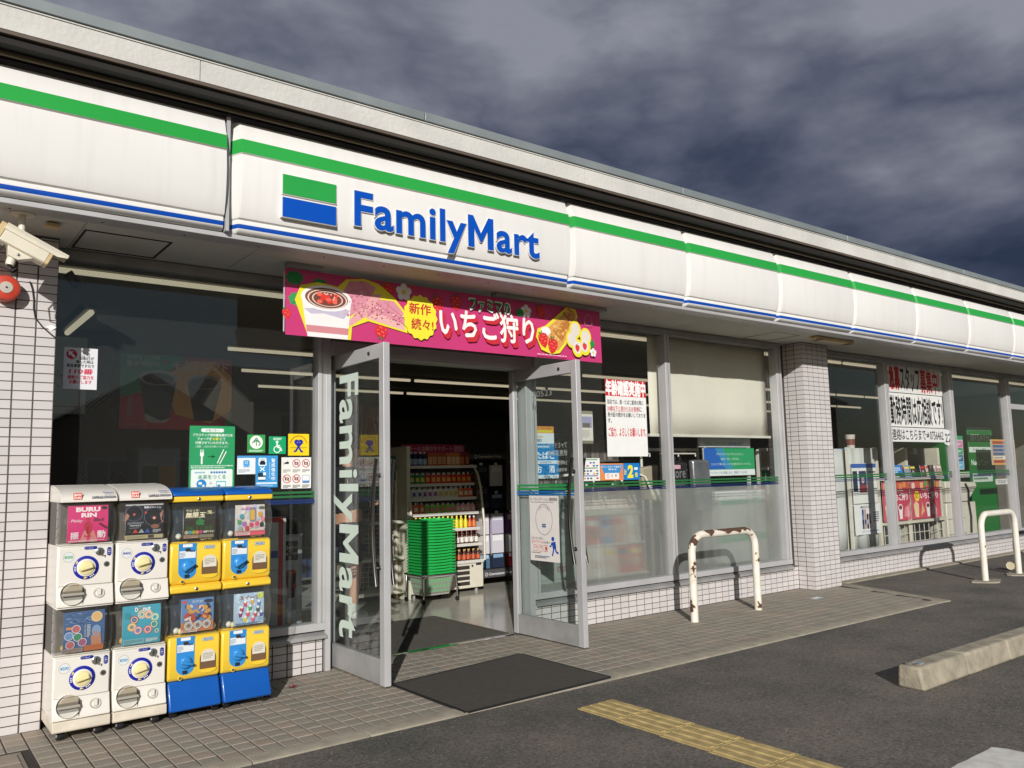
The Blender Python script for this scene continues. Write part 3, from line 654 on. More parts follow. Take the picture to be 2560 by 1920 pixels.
# window frames
def bar(x0, x1, z0, z1, y0=-0.012, y1=0.085, m=ALU, name='window_frame', bev=0.002):
    b = MB(); b.box(x0, x1, y0, y1, z0, z1, m); return b.build(name, shop, bevel=bev)
def pane(x0, x1, z0, z1, m, y=0.045, name='window_pane'):
    b = MB(); b.box(x0, x1, y, y+0.006, z0, z1, m); return b.build(name, shop)
def bay(x0, x1, muls, wired, frost=None):
    bar(x0, x1, 0.272, 0.322); bar(x0, x1, 2.605, 2.662, m=ALU_OLD)
    b = MB(); b.prism([(-0.034, 0.221), (-0.034, 0.243), (0.02, 0.262), (0.10, 0.262), (0.10, 0.236), (-0.028, 0.236), (-0.028, 0.221)], 'x', x0, x1, ALU_OLD); b.build('window_sill', shop)
    b = MB(); b.box(x0, x1, 0.012, 0.06, 0.262, 0.272, BLACK); b.build('seal', shop)
    e = [x0] + [q for m in muls for q in m] + [x1]
    for m0, m1 in muls:
        bar(m0, m1, 0.322, 2.605); b = MB(); b.box((m0+m1)/2-0.004, (m0+m1)/2+0.004, -0.016, -0.0115, 0.322, 2.605, ALU_OLD); b.build('mullion_groove', shop)
    for a, c in zip(e[0::2], e[1::2]): yield a, c
for a, c in bay(-1.688, 0.012, [(-1.688, -1.672), (-0.046, 0.012)], True):
    if c-a > 0.05: pane(a, c, 0.322, 2.605, WIRED)
for a, c in bay(1.842, 5.40, [(1.842, 1.902), (3.512, 3.580), (5.305, 5.395)], False):
    if c-a > 0.05:
        pane(a, c, 0.322, 2.605, WIRED if a < 2 and False else GLASS)
        b = MB(); b.poly([(a, 0.0525, 0.322), (c, 0.0525, 0.322), (c, 0.0525, 1.130), (a, 0.0525, 1.130)], FROST); b.build('frosted_film', shop)
for a, c in bay(6.02, 13.4, [(7.585, 7.680), (9.325, 9.432), (11.18, 11.30)], False):
    if c-a > 0.05: pane(a, c, 0.322, 2.605, GLASS)
bar(11.30, 13.4, 2.13, 2.21); bar(12.9, 13.0, 0.322, 2.605)
# stripes on the glass
SGR = pbr('stripe_green', (40, 104, 58), 0.5); SBL = pbr('stripe_blue', (22, 46, 96), 0.5); SGR2 = pbr('stripe_bright_green', (48, 150, 84), 0.5); SBL2 = pbr('stripe_bright_blue', (20, 112, 178), 0.5)
for a, c in ((-1.67, -0.047), (1.903, 3.511), (3.581, 5.304), (6.03, 7.584), (7.681, 9.324), (9.433, 11.179)):
    for z0, z1, m in ((1.190, 1.206, SGR), (1.163, 1.179, SGR), (1.142, 1.150, SBL), (1.126, 1.134, SBL)):
        if a < 0 and m is SBL: z0, z1 = z0-0.004, z1+0.002
        b = MB(); b.box(a, c, 0.0436, 0.0444, z0, z1, m); b.build('glass_stripe', shop)
# entrance: posts, transom, overhead glass and two swing doors standing open
bar(0.012, 0.050, 0.0, 2.605, y1=0.10); bar(1.790, 1.842, 0.0, 2.605, y1=0.10)
bar(0.050, 1.790, 2.150, 2.250, y0=-0.03, y1=0.12); bar(0.012, 1.842, 2.605, 2.662, m=ALU_OLD)
pane(0.05, 1.79, 2.25, 2.605, GLASS)
def door(xc, label_y0, name_side):
    t = MB(); w = 0.046; x0, x1 = xc-w/2, xc+w/2; yo, yi = -0.712, 0.135
    d = MB(); d.box(x0, x1, yo, yo+0.062, 0.012, 2.150, ALU); d.box(x0, x1, yi-0.055, yi, 0.012, 2.150, ALU)
    d.box(x0+0.004, x1-0.004, yo+0.062, yi-0.055, 0.012, 0.165, ALU_OLD); d.box(x0+0.004, x1-0.004, yo+0.062, yi-0.055, 2.055, 2.150, ALU)
    D = d.build('door', shop, bevel=0.003)
    p = MB(); p.box(xc-0.003, xc+0.003, yo+0.062, yi-0.055, 0.165, 2.055, WIRED); p.build('door_glass', D)
    for sx in (-1, 1):
        h = MB(); xh = xc+sx*0.062
        path = [(xh+sx*0.0, yo+0.105, 1.405)]
        path = [(xh, yo+0.060 - 0.055 + 0.10*(1-abs((z-1.0)/0.42)**2)*0.55 + 0.02, z) for z in [0.615+0.79*i/16 for i in range(17)]]
        h.tube(path, 0.0135, CHROME, 12)
        for z in (0.725, 1.30):
            yy = yo+0.025 + 0.055*(1-abs((z-1.0)/0.42)**2); h.tube([(xc+sx*0.012, yy, z), (xh, yy, z)], 0.009, CHROME, 8); h.lathe([(0.016, 0), (0.016, 0.012)], (xc+sx*0.02, yy, z), (sx, 0, 0), CHROME, 12)
        h.build('door_handle', D, smooth=40)
    k = MB()
    k.lathe([(0.012, 0), (0.012, 0.006), (0.007, 0.008)], (x0+0.001, yo+0.20, 2.10), (-1, 0, 0), CHROME, 14); k.build('lock', D, smooth=40)
    k = MB(); k.box(x0+0.008, x1-0.008, yi-0.05, yi-0.01, -0.008, 0.012, STEEL); k.build('pivot', D)
    return D
DL = door(0.105, 0, -1); DR = door(1.748, 0, 1)
MINT = pbr('etched_lettering', (206, 220, 208), 0.7, var=0.04)
s_ = Sheet((0.1015, -0.037, 2.0), U=(0, 0, -1), V=(0, -1, 0), N=(-1, 0, 0)); s_.k = 1
vs, fs, gx0, gx1, gy0, gy1 = glyphs('FamilyMart', 0.022, 6, 1.06)
capb, capt = glyphs('F', 0.022, 6)[4:6]; sc = 0.285/(capt-capb); sxx = 1.775/(gx1-gx0)
for gv, gf in solid_m(island_groups(vs, fs)): s_.add([s_.P((x-gx0)*sxx, (y-capb)*sc) for x, y in gv], gf, MINT)
s_.done('lettering', parent=DL)
for z0, z1, m in ((1.190, 1.206, SGR2), (1.163, 1.179, SGR2), (1.140, 1.152, SBL2), (1.120, 1.132, SBL2)):
    b = MB(); b.box(1.7437, 1.7445, -0.65, 0.08, z0, z1, m); b.build('glass_stripe', DR)
s_ = Sheet((1.7523, -0.66, 1.0), U=(0, 1, 0), V=(0, 0, 1), N=(1, 0, 0)); s_.k = 0
for i, (tx, y0, w, z, h) in enumerate((('ファミリーマート', 0.105, 0.30, 1.485, 0.042), ('伏見深草店', 0.105, 0.235, 1.425, 0.045), ('24時間', 0.11, 0.12, 1.355, 0.035), ('年中無休', 0.115, 0.125, 1.302, 0.030))):
    s_.text(tx, y0, z-1.0, w, h, 'c8cac6', 0.02)
s_.done('lettering', parent=DR)
s_ = Sheet((1.744, -0.62, 1.0), U=(0, 1, 0), V=(0, 0, 1), N=(-1, 0, 0)); s_.text('30523', 0.22, 0.905, 0.24, 0.05, '8f908c', 0.0, flip=True); s_.done('lettering', parent=DR)
# ---------------------------------------------------------------- capsule toy machines
GW = pbr('machine_white', (226, 221, 212), 0.35, var=0.05, vscale=5, coat=0.1)
GWD = pbr('stained_machine_white', (216, 206, 188), 0.45, var=0.16, vscale=9)
YEL = pbr('machine_yellow', (238, 200, 62), 0.34, var=0.05, vscale=5, coat=0.15)
GBL = pbr('machine_blue', (14, 86, 172), 0.34, var=0.06, vscale=6, coat=0.15)
SKYB = pbr('crank_blue', (52, 138, 206), 0.34, var=0.05)
NAVY = pbr('dial_navy', (24, 34, 150), 0.4, var=0.04)
CREAM = pbr('dial_cream', (226, 214, 160), 0.3, var=0.06, coat=0.2)
HOODC = glass('clear_plastic', tint=(0.95, 0.95, 0.93), f0=0.05, dust=0.10)
SMOKE = glass('smoky_plastic', tint=(0.72, 0.68, 0.60), f0=0.05, dust=0.10)
BROWNP = glass('brown_plastic', tint=(0.50, 0.40, 0.32), f0=0.05)
DK = pbr('machine_inside', (96, 92, 86), 0.7, var=0.2)
CHR = pbr('coin_chrome', (190, 190, 186), 0.22, 0.9, var=0.05)
CAPS = [pbr('capsule_'+n, c, 0.3, var=0.04) for n, c in (('cream', (220, 206, 160)), ('green', (40, 120, 78)), ('white', (220, 220, 214)), ('amber', (196, 160, 84)))]
GY = -0.505          # face plane of the machines
def dome_profile(z0, z1, yb, yf, n=10):
    """bulging front of the clear hood, from bottom (z0) to top (z1)"""
    return [(yf + (yb-yf)*abs(math.cos(PI*i/n))**3*0.55, z0+(z1-z0)*i/n) for i in range(n+1)]
def hood(par, x0, x1, z0, z1, y_in, yf, mat, name='hood'):
    b = MB(); pr = dome_profile(z0, z1, y_in, yf)
    e = 0.010
    st = [(x0, 0.03), (x0+0.006, 0.014), (x0+0.018, 0.003), (x0+0.03, 0), (x1-0.03, 0), (x1-0.018, 0.003), (x1-0.006, 0.014), (x1, 0.03)]
    for (a, da), (c, dc) in zip(st[:-1], st[1:]):
        for (y0, q0), (y1, q1) in zip(pr[:-1], pr[1:]): b.add([(a, y0+da, q0), (c, y0+dc, q0), (c, y1+dc, q1), (a, y1+da, q1)], [(0, 1, 2, 3)], mat)
    for xx, d in ((x0, 0.03), (x1, 0.03)):
        b.poly([(xx, y_in+0.05, pr[0][1])]+[(xx, y+d, z) for y, z in pr]+[(xx, y_in+0.05, pr[-1][1])], mat)
    return b.build(name, par, smooth=40)
def bent(x0, z0, y, h, bow=0.016, lean=0.0):
    return lambda u, v, d: Vector((x0+u, y - bow*math.sin(PI*min(max(v/h, 0), 1)) - d - lean*v, z0+v))
def capsules(par, x0, x1, z0, seed):
    R = random.Random(seed); b = MB()
    for i in range(9):
        r = 0.017; c = (x0+0.02+R.random()*(x1-x0-0.04), GY+0.030+R.random()*0.02, z0+0.02+R.random()*0.02)
        b.lathe([(0.004, -r), (r*.75, -r*.66), (r, 0), (r*.75, r*.66), (0.004, r)], c, (R.random(), R.random(), 1), CAPS[R.randrange(4)], 10)
    b.build('toy_capsules', par, smooth=60)['kind'] = 'stuff'
def castor(par, x, y, mat=BLACK):
    b = MB(); b.box(x-0.012, x+0.012, y-0.015, y+0.02, 0.030, 0.052, GROUT)
    c = b.build('castor', par); w = MB(); w.lathe([(0.010, -0.016), (0.022, -0.014), (0.0235, -0.004), (0.0235, 0.004), (0.022, 0.014), (0.010, 0.016)], (x, y-0.004, 0.0235), (1, 0.25, 0), mat, 18)
    w.build('wheel', c, smooth=40); hb = MB(); hb.lathe([(0.008, -0.018), (0.009, 0), (0.008, 0.018)], (x, y-0.004, 0.0235), (1, 0.25, 0), ALU_OLD, 10); hb.build('hub', c)
def white_unit(T, x0, x1, zb, hgt, card, price, pcol, seed):
    """one white machine: sloping chute base, face with dial, clear hood over the card"""
    w = x1-x0; zt = zb+hgt; xi0, xi1 = x0+0.004, x1-0.004; yb = -0.19
    b = MB()
    f0, f1 = zb+0.102, zb+0.308            # face bottom / top
    b.prism([(yb, zb), (-0.530, zb), (-0.530, zb+0.010), (-0.527, zb+0.016), (GY-0.004, f0-0.03), (GY, f0), (GY+0.012, f0+0.002), (GY+0.012, f1), (yb, f1)], 'x', xi0, xi1, GW)
    b.build('body', T, bevel=0.004)
    f = MB(); f.prism([(GY+0.013, f0+0.003), (GY-0.001, f0+0.003), (GY-0.001, f1-0.010), (GY+0.013, f1-0.004)], 'x', xi0+0.006, xi1-0.006, GW); F = f.build('face_panel', T, bevel=0.003)
    if zb < 0.3:
        k = MB(); k.prism([(yb, 0.05), (-0.534, 0.05), (-0.540, 0.058), (-0.537, zb-0.003), (yb, zb-0.003)], 'x', xi0, xi1, GWD); k.build('skirt', T, bevel=0.003)
    s_ = MB(); s_.box(x0+0.45*w, x0+0.453*w, -0.531, -0.503, zb+0.006, f0-0.010, GROUT); s_.build('panel_gap', T)
    # dial
    cx, cz = x0+0.50*w, zb+0.193; Y = GY-0.001
    d = MB(); d.lathe([(0.060, 0), (0.060, 0.004), (0.058, 0.005)], (cx, Y, cz), (0, -1, 0), NAVY, 40); D = d.build('dial', T, smooth=40)
    r = MB(); r.lathe([(0.045, 0.004), (0.045, 0.012), (0.040, 0.015)], (cx, Y, cz), (0, -1, 0), GW, 36); r.build('dial_ring', D, smooth=40)
    q = MB(); q.lathe([(0.038, 0.010), (0.038, 0.016), (0.032, 0.019)], (cx, Y, cz), (0, -1, 0), CREAM, 32)
    a = math.radians(22); hb = []
    for u, v in ((-0.036, -0.012), (0.036, -0.012), (0.036, 0.012), (-0.036, 0.012)): hb.append((cx+u*math.cos(a)-v*math.sin(a), cz+u*math.sin(a)+v*math.cos(a)))
    m_ = [(cx+(p-cx)*0.8, cz+(r_-cz)*0.45) for p, r_ in hb]
    q.add([(p, Y-0.016, z) for p, z in hb]+[(p, Y-0.040, z) for p, z in m_], [(4, 5, 6, 7), (0, 1, 5, 4), (1, 2, 6, 5), (2, 3, 7, 6), (3, 0, 4, 7)], CREAM); q.build('dial_knob', D, bevel=0.003)
    s_ = Sheet((cx, Y-0.0046, cz)); s_.k = 1
    for ang in (40, 160, 280):
        t0 = math.radians(ang)
        s_.pts([(0.053*math.cos(t0), 0.053*math.sin(t0)), (0.047*math.cos(t0-.32), 0.047*math.sin(t0-.32)), (0.059*math.cos(t0-.36), 0.059*math.sin(t0-.36))], 'e4d27a')
        for e in (0.25, 0.42, 0.58): s_.circ(0.052*math.cos(t0+e), 0.052*math.sin(t0+e), 0.0035, 'e8e4d8', n=8)
    s_.done('dial_marks', parent=D)
    # price disc, pills, coin slot, lock, chute, return
    uz = f1-zb; s_ = Sheet((x0, Y-0.0002, zb)); s_.k = 6
    s_.circ(0.20*w, uz-0.057, 0.027, 'b9b9b4'); s_.circ(0.20*w, uz-0.057, 0.024, 'd9dedb'); s_.text(price, 0.20*w-0.020, uz-0.065, 0.040, 0.016, pcol, 0.03); s_.done('price_disc', parent=F)
    s_ = Sheet((x0, Y-0.0002, zb)); s_.k = 6; s_.rr(0.46*w, uz-0.024, 0.062, 0.016, 0.0078, '1c2a86'); s_.text('コイン投入口', 0.475*w, uz-0.020, 0.040, 0.008, 'cfd4ee', 0.0); s_.done('coin_label', parent=F)
    s_ = Sheet((x0, Y-0.0002, zb)); s_.k = 6; s_.rr(0.86*w, uz-0.062, 0.021, 0.045, 0.010, '1c2a86'); s_.text('コイン', 0.872*w, uz-0.034, 0.014, 0.007, 'e6e8f4'); s_.text('返却', 0.872*w, uz-0.044, 0.014, 0.007, 'e6e8f4'); s_.text('レバー', 0.872*w, uz-0.054, 0.014, 0.006, 'e6e8f4'); s_.done('return_label', parent=F)
    c = MB(); c.lathe([(0.021, 0), (0.021, 0.004), (0.018, 0.006)], (x0+0.73*w, Y, f1-0.037), (0, -1, 0), CHR, 24); c.box(x0+0.73*w-0.0025, x0+0.73*w+0.0025, Y-0.0068, Y-0.0055, f1-0.050, f1-0.024, BLACK); c.build('coin_slot', T, smooth=40)
    c = MB(); c.lathe([(0.014, 0), (0.014, 0.003), (0.010, 0.004)], (x0+0.855*w, Y, f1-0.104), (0, -1, 0), CHR, 20); c.lathe([(0.007, 0.0035), (0.007, 0.0048)], (x0+0.855*w, Y, f1-0.104), (0, -1, 0), GROUT, 12); c.build('lock', T, smooth=40)
    c = MB(); c.tube([(x0+0.80*w-0.008, Y-0.003, f1-0.062), (x0+0.80*w-0.004, Y-0.006, f1-0.056), (x0+0.80*w+0.006, Y-0.006, f1-0.058), (x0+0.80*w+0.004, Y-0.004, f1-0.068)], 0.0022, CHR, 6); c.build('return_lever', T, smooth=50)
    ccx, ccz = x0+0.275*w, zb+0.062; c = MB()
    c.lathe([(0.056, 0.0), (0.058, 0.010), (0.056, 0.016)], (ccx, -0.512, ccz), (0, -0.96, 0.28), GW, 32, caps=False); CH = c.build('chute', T, smooth=45)
    c = MB(); c.lathe([(0.054, 0.001), (0.001, 0.001)], (ccx, -0.512, ccz), (0, -0.96, 0.28), pbr('chute_inside', (150, 146, 138), 0.6), 32, caps=False); c.build('chute_well', CH)
    c = MB(); n = 14
    top = [(ccx+0.055*math.cos(PI*i/n), ccz+0.055*math.sin(PI*i/n)*0.96) for i in range(n+1)]
    c.poly([(p, -0.531-(z-ccz)*0.0+0.004, z+0.006) for p, z in top], SMOKE)
    c.prism([(-0.536, ccz-0.006), (-0.541, ccz-0.002), (-0.534, ccz+0.008), (-0.530, ccz+0.006)], 'x', ccx-0.052, ccx+0.052, pbr('flap_edge', (164, 158, 146), 0.35))
    low = [(ccx-0.055*math.cos(PI*i/n), ccz-0.055*math.sin(PI*i/n)*0.96) for i in range(n+1)]
    c.poly([(p, -0.534-(ccz-z)*0.26, z) for p, z in low], HOODC); c.build('chute_flap', CH)
    rx_, rz_ = x0+0.73*w, zb+0.058; c = MB()
    c.lathe([(0.026, 0), (0.0265, 0.004), (0.020, 0.003), (0.012, -0.008)], (rx_, -0.516, rz_), (0, -0.95, 0.30), pbr('return_cup', (206, 200, 190), 0.3, 0.2), 24, caps=False)
    c.prism([(rx_-0.009, rz_-0.008), (rx_+0.009, rz_-0.008), (rx_+0.009, rz_+0.022), (rx_-0.009, rz_+0.022)], 'y', -0.528, -0.516, GW); c.lathe([(0.012, -0.008), (0.0, -0.008)], (rx_, -0.516, rz_), (0, -0.95, 0.30), DK, 16, caps=False); c.build('coin_return', T, smooth=45)
    # hood, card, inside, cap
    hz0, hz1 = f1+0.002, (zt-0.090 if zt > 1 else zt-0.008)
    i_ = MB(); i_.box(xi0+0.004, xi1-0.004, -0.40, yb, hz0, hz1, DK); i_.box(xi0+0.006, xi1-0.006, GY+0.02, -0.40, hz0, hz0+0.006, GW); i_.build('inside', T)
    capsules(T, xi0, xi1, hz0, seed)
    hood(T, xi0, xi1, hz0, hz1, -0.475, -0.560, HOODC)
    if card: card(T, x0+0.155*w, hz0+0.014, 0.70*w, hz1-hz0-0.034)
    if zt > 1.0:
        cp = MB(); pr = [(yb, hz1), (-0.545, hz1), (-0.547, hz1+0.012)] + [(-0.19-0.355*math.cos(t)*1.0+0.0, hz1+0.012+0.076*math.sin(t)) for t in [0.12+i*(PI/2-0.12)/9 for i in range(10)]] + [(yb, zt)]
        cp.prism(pr, 'x', xi0, xi1, GW); CP = cp.build('cap', T, bevel=0.012, segs=3)
        fn = lambda u, v, d: Vector((x0+u, -0.5485-d+ (0.0 if v < 0.012 else (v-0.012)**2*5.2+0.02*(v-0.012)), hz1+v))
        s_ = Sheet((0, 0, 0), fn=fn, step=0.0002); s_.k = 6
        s_.rect(0.22*w, 0.014, 0.040, 0.034, 'd2402e'); s_.text('BAN', 0.235*w, 0.032, 0.032, 0.012, 'f2ece6', 0.03); s_.text('DAI', 0.235*w, 0.017, 0.032, 0.012, 'f2ece6', 0.03)
        s_.text('CAPSULE STATION', 0.53*w, 0.016, 0.42*w, 0.014, '2c3550', 0.03); s_.text('Gashapon', 0.72*w, 0.040, 0.20*w, 0.012, '2c3f8e', 0.02)
        s_.done('lettering', parent=CP)
    else:
        cp = MB(); cp.box(xi0, xi1, -0.52, yb, hz1, zt-0.001, GW); cp.build('cap', T, bevel=0.004)
def card_sheet(x, z, w, h, c):
    s_ = Sheet((0, 0, 0), fn=bent(x, z, GY+0.000, h, bow=0.008), step=0.0001); s_.base(w, h, c, n=8); s_.k = 12; return s_
def card_pink(T, x, z, w, h):
    s_ = card_sheet(x, z, w, h, 'd8327a'); R = random.Random(4)
    s_.pts([(0.30*w, 0), (0.42*w, 0.34*h), (0.5*w, 0.20*h), (0.47*w, 0)], 'd98a86'); s_.pts([(0.56*w, 0), (0.56*w, 0.22*h), (0.64*w, 0.33*h), (0.76*w, 0)], 'd98a86')
    s_.pts([(0.42*w, 0.14*h), (0.40*w, 0.50*h), (0.47*w, 0.56*h), (0.45*w, 0.66*h), (0.55*w, 0.66*h), (0.54*w, 0.56*h), (0.61*w, 0.5*h), (0.59*w, 0.14*h)], 'c03048')
    s_.rect(0.49*w, 0.22*h, 0.02*w, 0.2*h, '5a1626'); s_.line([(0.78*w, 0.5*h), (0.98*w, 0.36*h)], 0.012, '6a1c30')
    s_.text('BURU', 0.20*w, 0.83*h, 0.60*w, 0.13*h, 'fbe9ee', 0.05); s_.text('RIN', 0.33*w, 0.68*h, 0.38*w, 0.12*h, 'fbe9ee', 0.05)
    s_.text('Pinky', 0.07*w, 0.53*h, 0.28*w, 0.10*h, 'f3c9d6', 0.02, skew=0.3); s_.text('Black', 0.62*w, 0.56*h, 0.28*w, 0.10*h, '7c2440', 0.03, skew=0.3)
    s_.text('振', 0.08*w, 0.09*h, 0.20*w, 0.19*h, 'f8e4ea', 0.03); s_.text('動', 0.74*w, 0.10*h, 0.20*w, 0.20*h, 'f8e4ea', 0.03)
    s_.circ(0.9*w, 0.93*h, 0.014, '3a2a30', ry=0.009); s_.scribble(0.04*w, 0.01*h, 0.9*w, 0.05*h, 2, 'f0d0da', 3)
    s_.done('display_card', parent=T)
def card_black(T, x, z, w, h):
    s_ = card_sheet(x, z, w, h, '1c1f28')
    s_.rect(0, 0.95*h, w, 0.035*h, 'c8c8cc'); s_.circ(0.22*w, 0.73*h, 0.042, '0c0d12'); s_.ring(0.22*w, 0.73*h, 0.044, 0.004, '50586a'); s_.circ(0.22*w, 0.70*h, 0.006, 'e06058', n=10)
    s_.circ(0.75*w, 0.62*h, 0.05, '0c0d12'); s_.ring(0.75*w, 0.62*h, 0.052, 0.004, '50586a'); s_.circ(0.75*w, 0.58*h, 0.008, 'f29a90', n=10)
    s_.pts([(0, 0.50*h), (0.10*w, 0.66*h), (0.04*w, 0.74*h), (0, 0.7*h)], 'b57c66'); s_.pts([(w, 0.42*h), (0.93*w, 0.52*h), (0.90*w, 0.7*h), (w, 0.8*h)], 'b57c66'); s_.circ(0.78*w, 0.34*h, 0.022, '8e6152', ry=0.012)
    s_.pts([(0.50*w, 0.70*h), (0.50*w, 0.78*h), (0.56*w, 0.74*h)], 'e05252')
    s_.text('電撃ボタンくん', 0.48*w, 0.86*h, 0.46*w, 0.06*h, 'd8d8de', 0.03); s_.text('TRIANGLE', 0.10*w, 0.36*h, 0.30*w, 0.045*h, 'd0d4dc', 0.02); s_.scribble(0.05*w, 0.42*h, 0.42*w, 0.06*h, 2, '8e94a4', 2); s_.scribble(0.10*w, 0.30*h, 0.3*w, 0.03*h, 1, '8e94a4', 2)
    for i, c in enumerate(('2c3a3a', 'c8433c', '9fb0b0', '3360b4')): s_.circ((0.10+0.16*i)*w, 0.21*h, 0.014, c, ry=0.017, n=3, a=PI/2)
    s_.rect(0, 0, w, 0.11*h, 'b9b08c'); s_.rect(0.60*w, 0.01*h, 0.16*w, 0.09*h, '4a4440'); s_.scribble(0.72*w, 0.16*h, 0.22*w, 0.1*h, 3, 'b8bcc6', 8); s_.scribble(0.03*w, 0.02*h, 0.5*w, 0.06*h, 3, '8a8468', 9)
    s_.done('display_card', parent=T)
def card_starry(T, x, z, w, h):
    s_ = card_sheet(x, z, w, h, '41608e'); R = random.Random(9)
    for i in range(26):
        u, v = R.random()*0.62*w+0.02*w, (0.70+R.random()*0.26)*h; s_.line([(u, v), (u+0.05*w, v+R.uniform(-.02, .03)*h), (u+0.10*w, v+R.uniform(-.03, .02)*h)], 0.004, R.choice(('5f80ac', '34517e', '7f98b8', '2a4270')))
    s_.circ(0.80*w, 0.84*h, 0.026, 'd9b072'); s_.ring(0.80*w, 0.84*h, 0.026, 0.004, 'e8d2a0')
    for u, v, c in ((0.30, 0.58, 'b8626a'), (0.13, 0.42, '6a92c4'), (0.34, 0.38, '3f8a64'), (0.17, 0.20, 'b8626a'), (0.46, 0.24, 'a05a7c')): s_.circ(u*w, v*h, 0.021, c); s_.ring(u*w, v*h, 0.021, 0.003, 'cfd6de')
    s_.rect(0.06*w, 0.58*h, 0.13*w, 0.06*h, 'd88a48'); s_.text('いろいろ', 0.5*w, 0.36*h, 0.035*w, 0.30*h, 'd8dce4', 0.02); s_.scribble(0.56*w, 0.35*h, 0.09*w, 0.32*h, 9, 'c0c8d6', 4)
    s_.pts([(0.68*w, 0.08*h), (0.66*w, 0.36*h), (0.76*w, 0.5*h), (0.90*w, 0.42*h), (0.94*w, 0.1*h)], 'b98268'); s_.circ(0.79*w, 0.50*h, 0.022, '7a9cc4', ry=0.028)
    s_.rect(0.02*w, 0.01*h, 0.46*w, 0.10*h, '9a8a84'); s_.rect(0.5*w, 0.01*h, 0.48*w, 0.14*h, 'b5663c'); s_.scribble(0.04*w, 0.015*h, 0.4*w, 0.08*h, 4, '6a5c58', 5)
    s_.done('display_card', parent=T)
def card_donut(T, x, z, w, h):
    s_ = card_sheet(x, z, w, h, '3aa0ba')
    s_.text('D', 0.32*w, 0.84*h, 0.08*w, 0.11*h, 'eef4f4', 0.03); s_.ring(0.455*w, 0.885*h, 0.012, 0.0045, 'b98a5a', n=14); s_.text('nut', 0.53*w, 0.84*h, 0.2*w, 0.11*h, 'eef4f4', 0.03); s_.text('食玩みたい', 0.40*w, 0.96*h, 0.2*w, 0.03*h, 'e0ecec')
    for u, v, c in ((0.30, 0.64, '8c4a5c'), (0.50, 0.76, 'd8d8c0'), (0.68, 0.74, 'e0a078'), (0.84, 0.66, '8fc4b4'), (0.82, 0.48, '4f9484'), (0.24, 0.46, 'e0a850'), (0.40, 0.36, 'c47aa0'), (0.66, 0.36, 'd05a6e'), (0.9, 0.30, '7fa8a0')):
        r = 0.022 if v > 0.31 else 0.013
        s_.ring(u*w, v*h, r, r*0.66, c, n=18); s_.ring(u*w, v*h, r*0.8, r*0.16, 'efe2cc' if c != 'd8d8c0' else 'b08a60', n=9)
    s_.circ(0.12*w, 0.76*h, 0.017, '2f8f9e'); s_.rect(0.03*w, 0.02*h, 0.55*w, 0.13*h, '7fb4c0'); s_.rect(0.60*w, 0.03*h, 0.36*w, 0.12*h, '6fa6b4'); s_.scribble(0.05*w, 0.03*h, 0.5*w, 0.1*h, 4, '4a7e8c', 6); s_.scribble(0.62*w, 0.04*h, 0.3*w, 0.08*h, 3, 'd0dede', 7)
    s_.done('display_card', parent=T)
def white_machine(label, x0, x1, ca, cb, pa, pb, ga, gb):
    T = thing('capsule_toy_machine', label, 'vending machine', ((x0+x1)/2, -0.36, 0), 'capsule toy machines on the paving')
    white_unit(T, x0, x1, 0.105, 0.555, cb, pb, gb, 1); white_unit(T, x0, x1, 0.661, 0.622, ca, pa, ga, 2)
    for cxx in (x0+0.05, x1-0.05):
        castor(T, cxx, -0.47); castor(T, cxx, -0.25)
white_machine('white capsule toy machine with the pink BURU RIN card, nearest the tiled pillar', -1.690, -1.416, card_pink, card_starry, '¥300', '¥200', '3c9a58', '3a8ac0')
white_machine('white capsule toy machine with the blue Donut card, beside the yellow ones', -1.412, -1.138, card_black, card_donut, '¥400', '¥200', '5a4aa0', '3a8ac0')

def card_dark(T, x, z, w, h):
    s_ = card_sheet(x, z, w, h, '2f2c22'); R = random.Random(2)
    s_.text('やみつき!', 0.08*w, 0.84*h, 0.40*w, 0.09*h, 'd8d2b0', 0.02, skew=0.1); s_.text('無限玉', 0.06*w, 0.66*h, 0.60*w, 0.17*h, 'eee6c4', 0.04, skew=0.15); s_.text('-鬼-', 0.68*w, 0.76*h, 0.28*w, 0.12*h, 'cfc99a', 0.03)
    s_.pts([(0.40*w, 0.42*h), (0.38*w, 0.54*h), (0.46*w, 0.60*h), (0.50*w, 0.68*h), (0.56*w, 0.60*h), (0.66*w, 0.56*h), (0.62*w, 0.48*h), (0.66*w, 0.42*h)], '2f7a40')
    s_.text('回転する無限', 0.08*w, 0.26*h, 0.84*w, 0.13*h, '3c6a34', 0.01)
    for i, c in enumerate(('b8a890', '4a9aa8', '8aa848', 'd88a48', 'b84a84')): s_.circ((0.10+0.11*i)*w, 0.20*h, 0.011, c, n=12)
    s_.text('暗闇で光る!', 0.62*w, 0.17*h, 0.34*w, 0.07*h, 'e4e0cc', 0.03, skew=0.2); s_.rect(0.02*w, 0.02*h, 0.46*w, 0.10*h, 'b49a84'); s_.rect(0.5*w, 0.02*h, 0.46*w, 0.10*h, '8a8470'); s_.scribble(0.04*w, 0.03*h, 0.42*w, 0.08*h, 3, '7a5a50', 2)
    s_.done('display_card', parent=T)
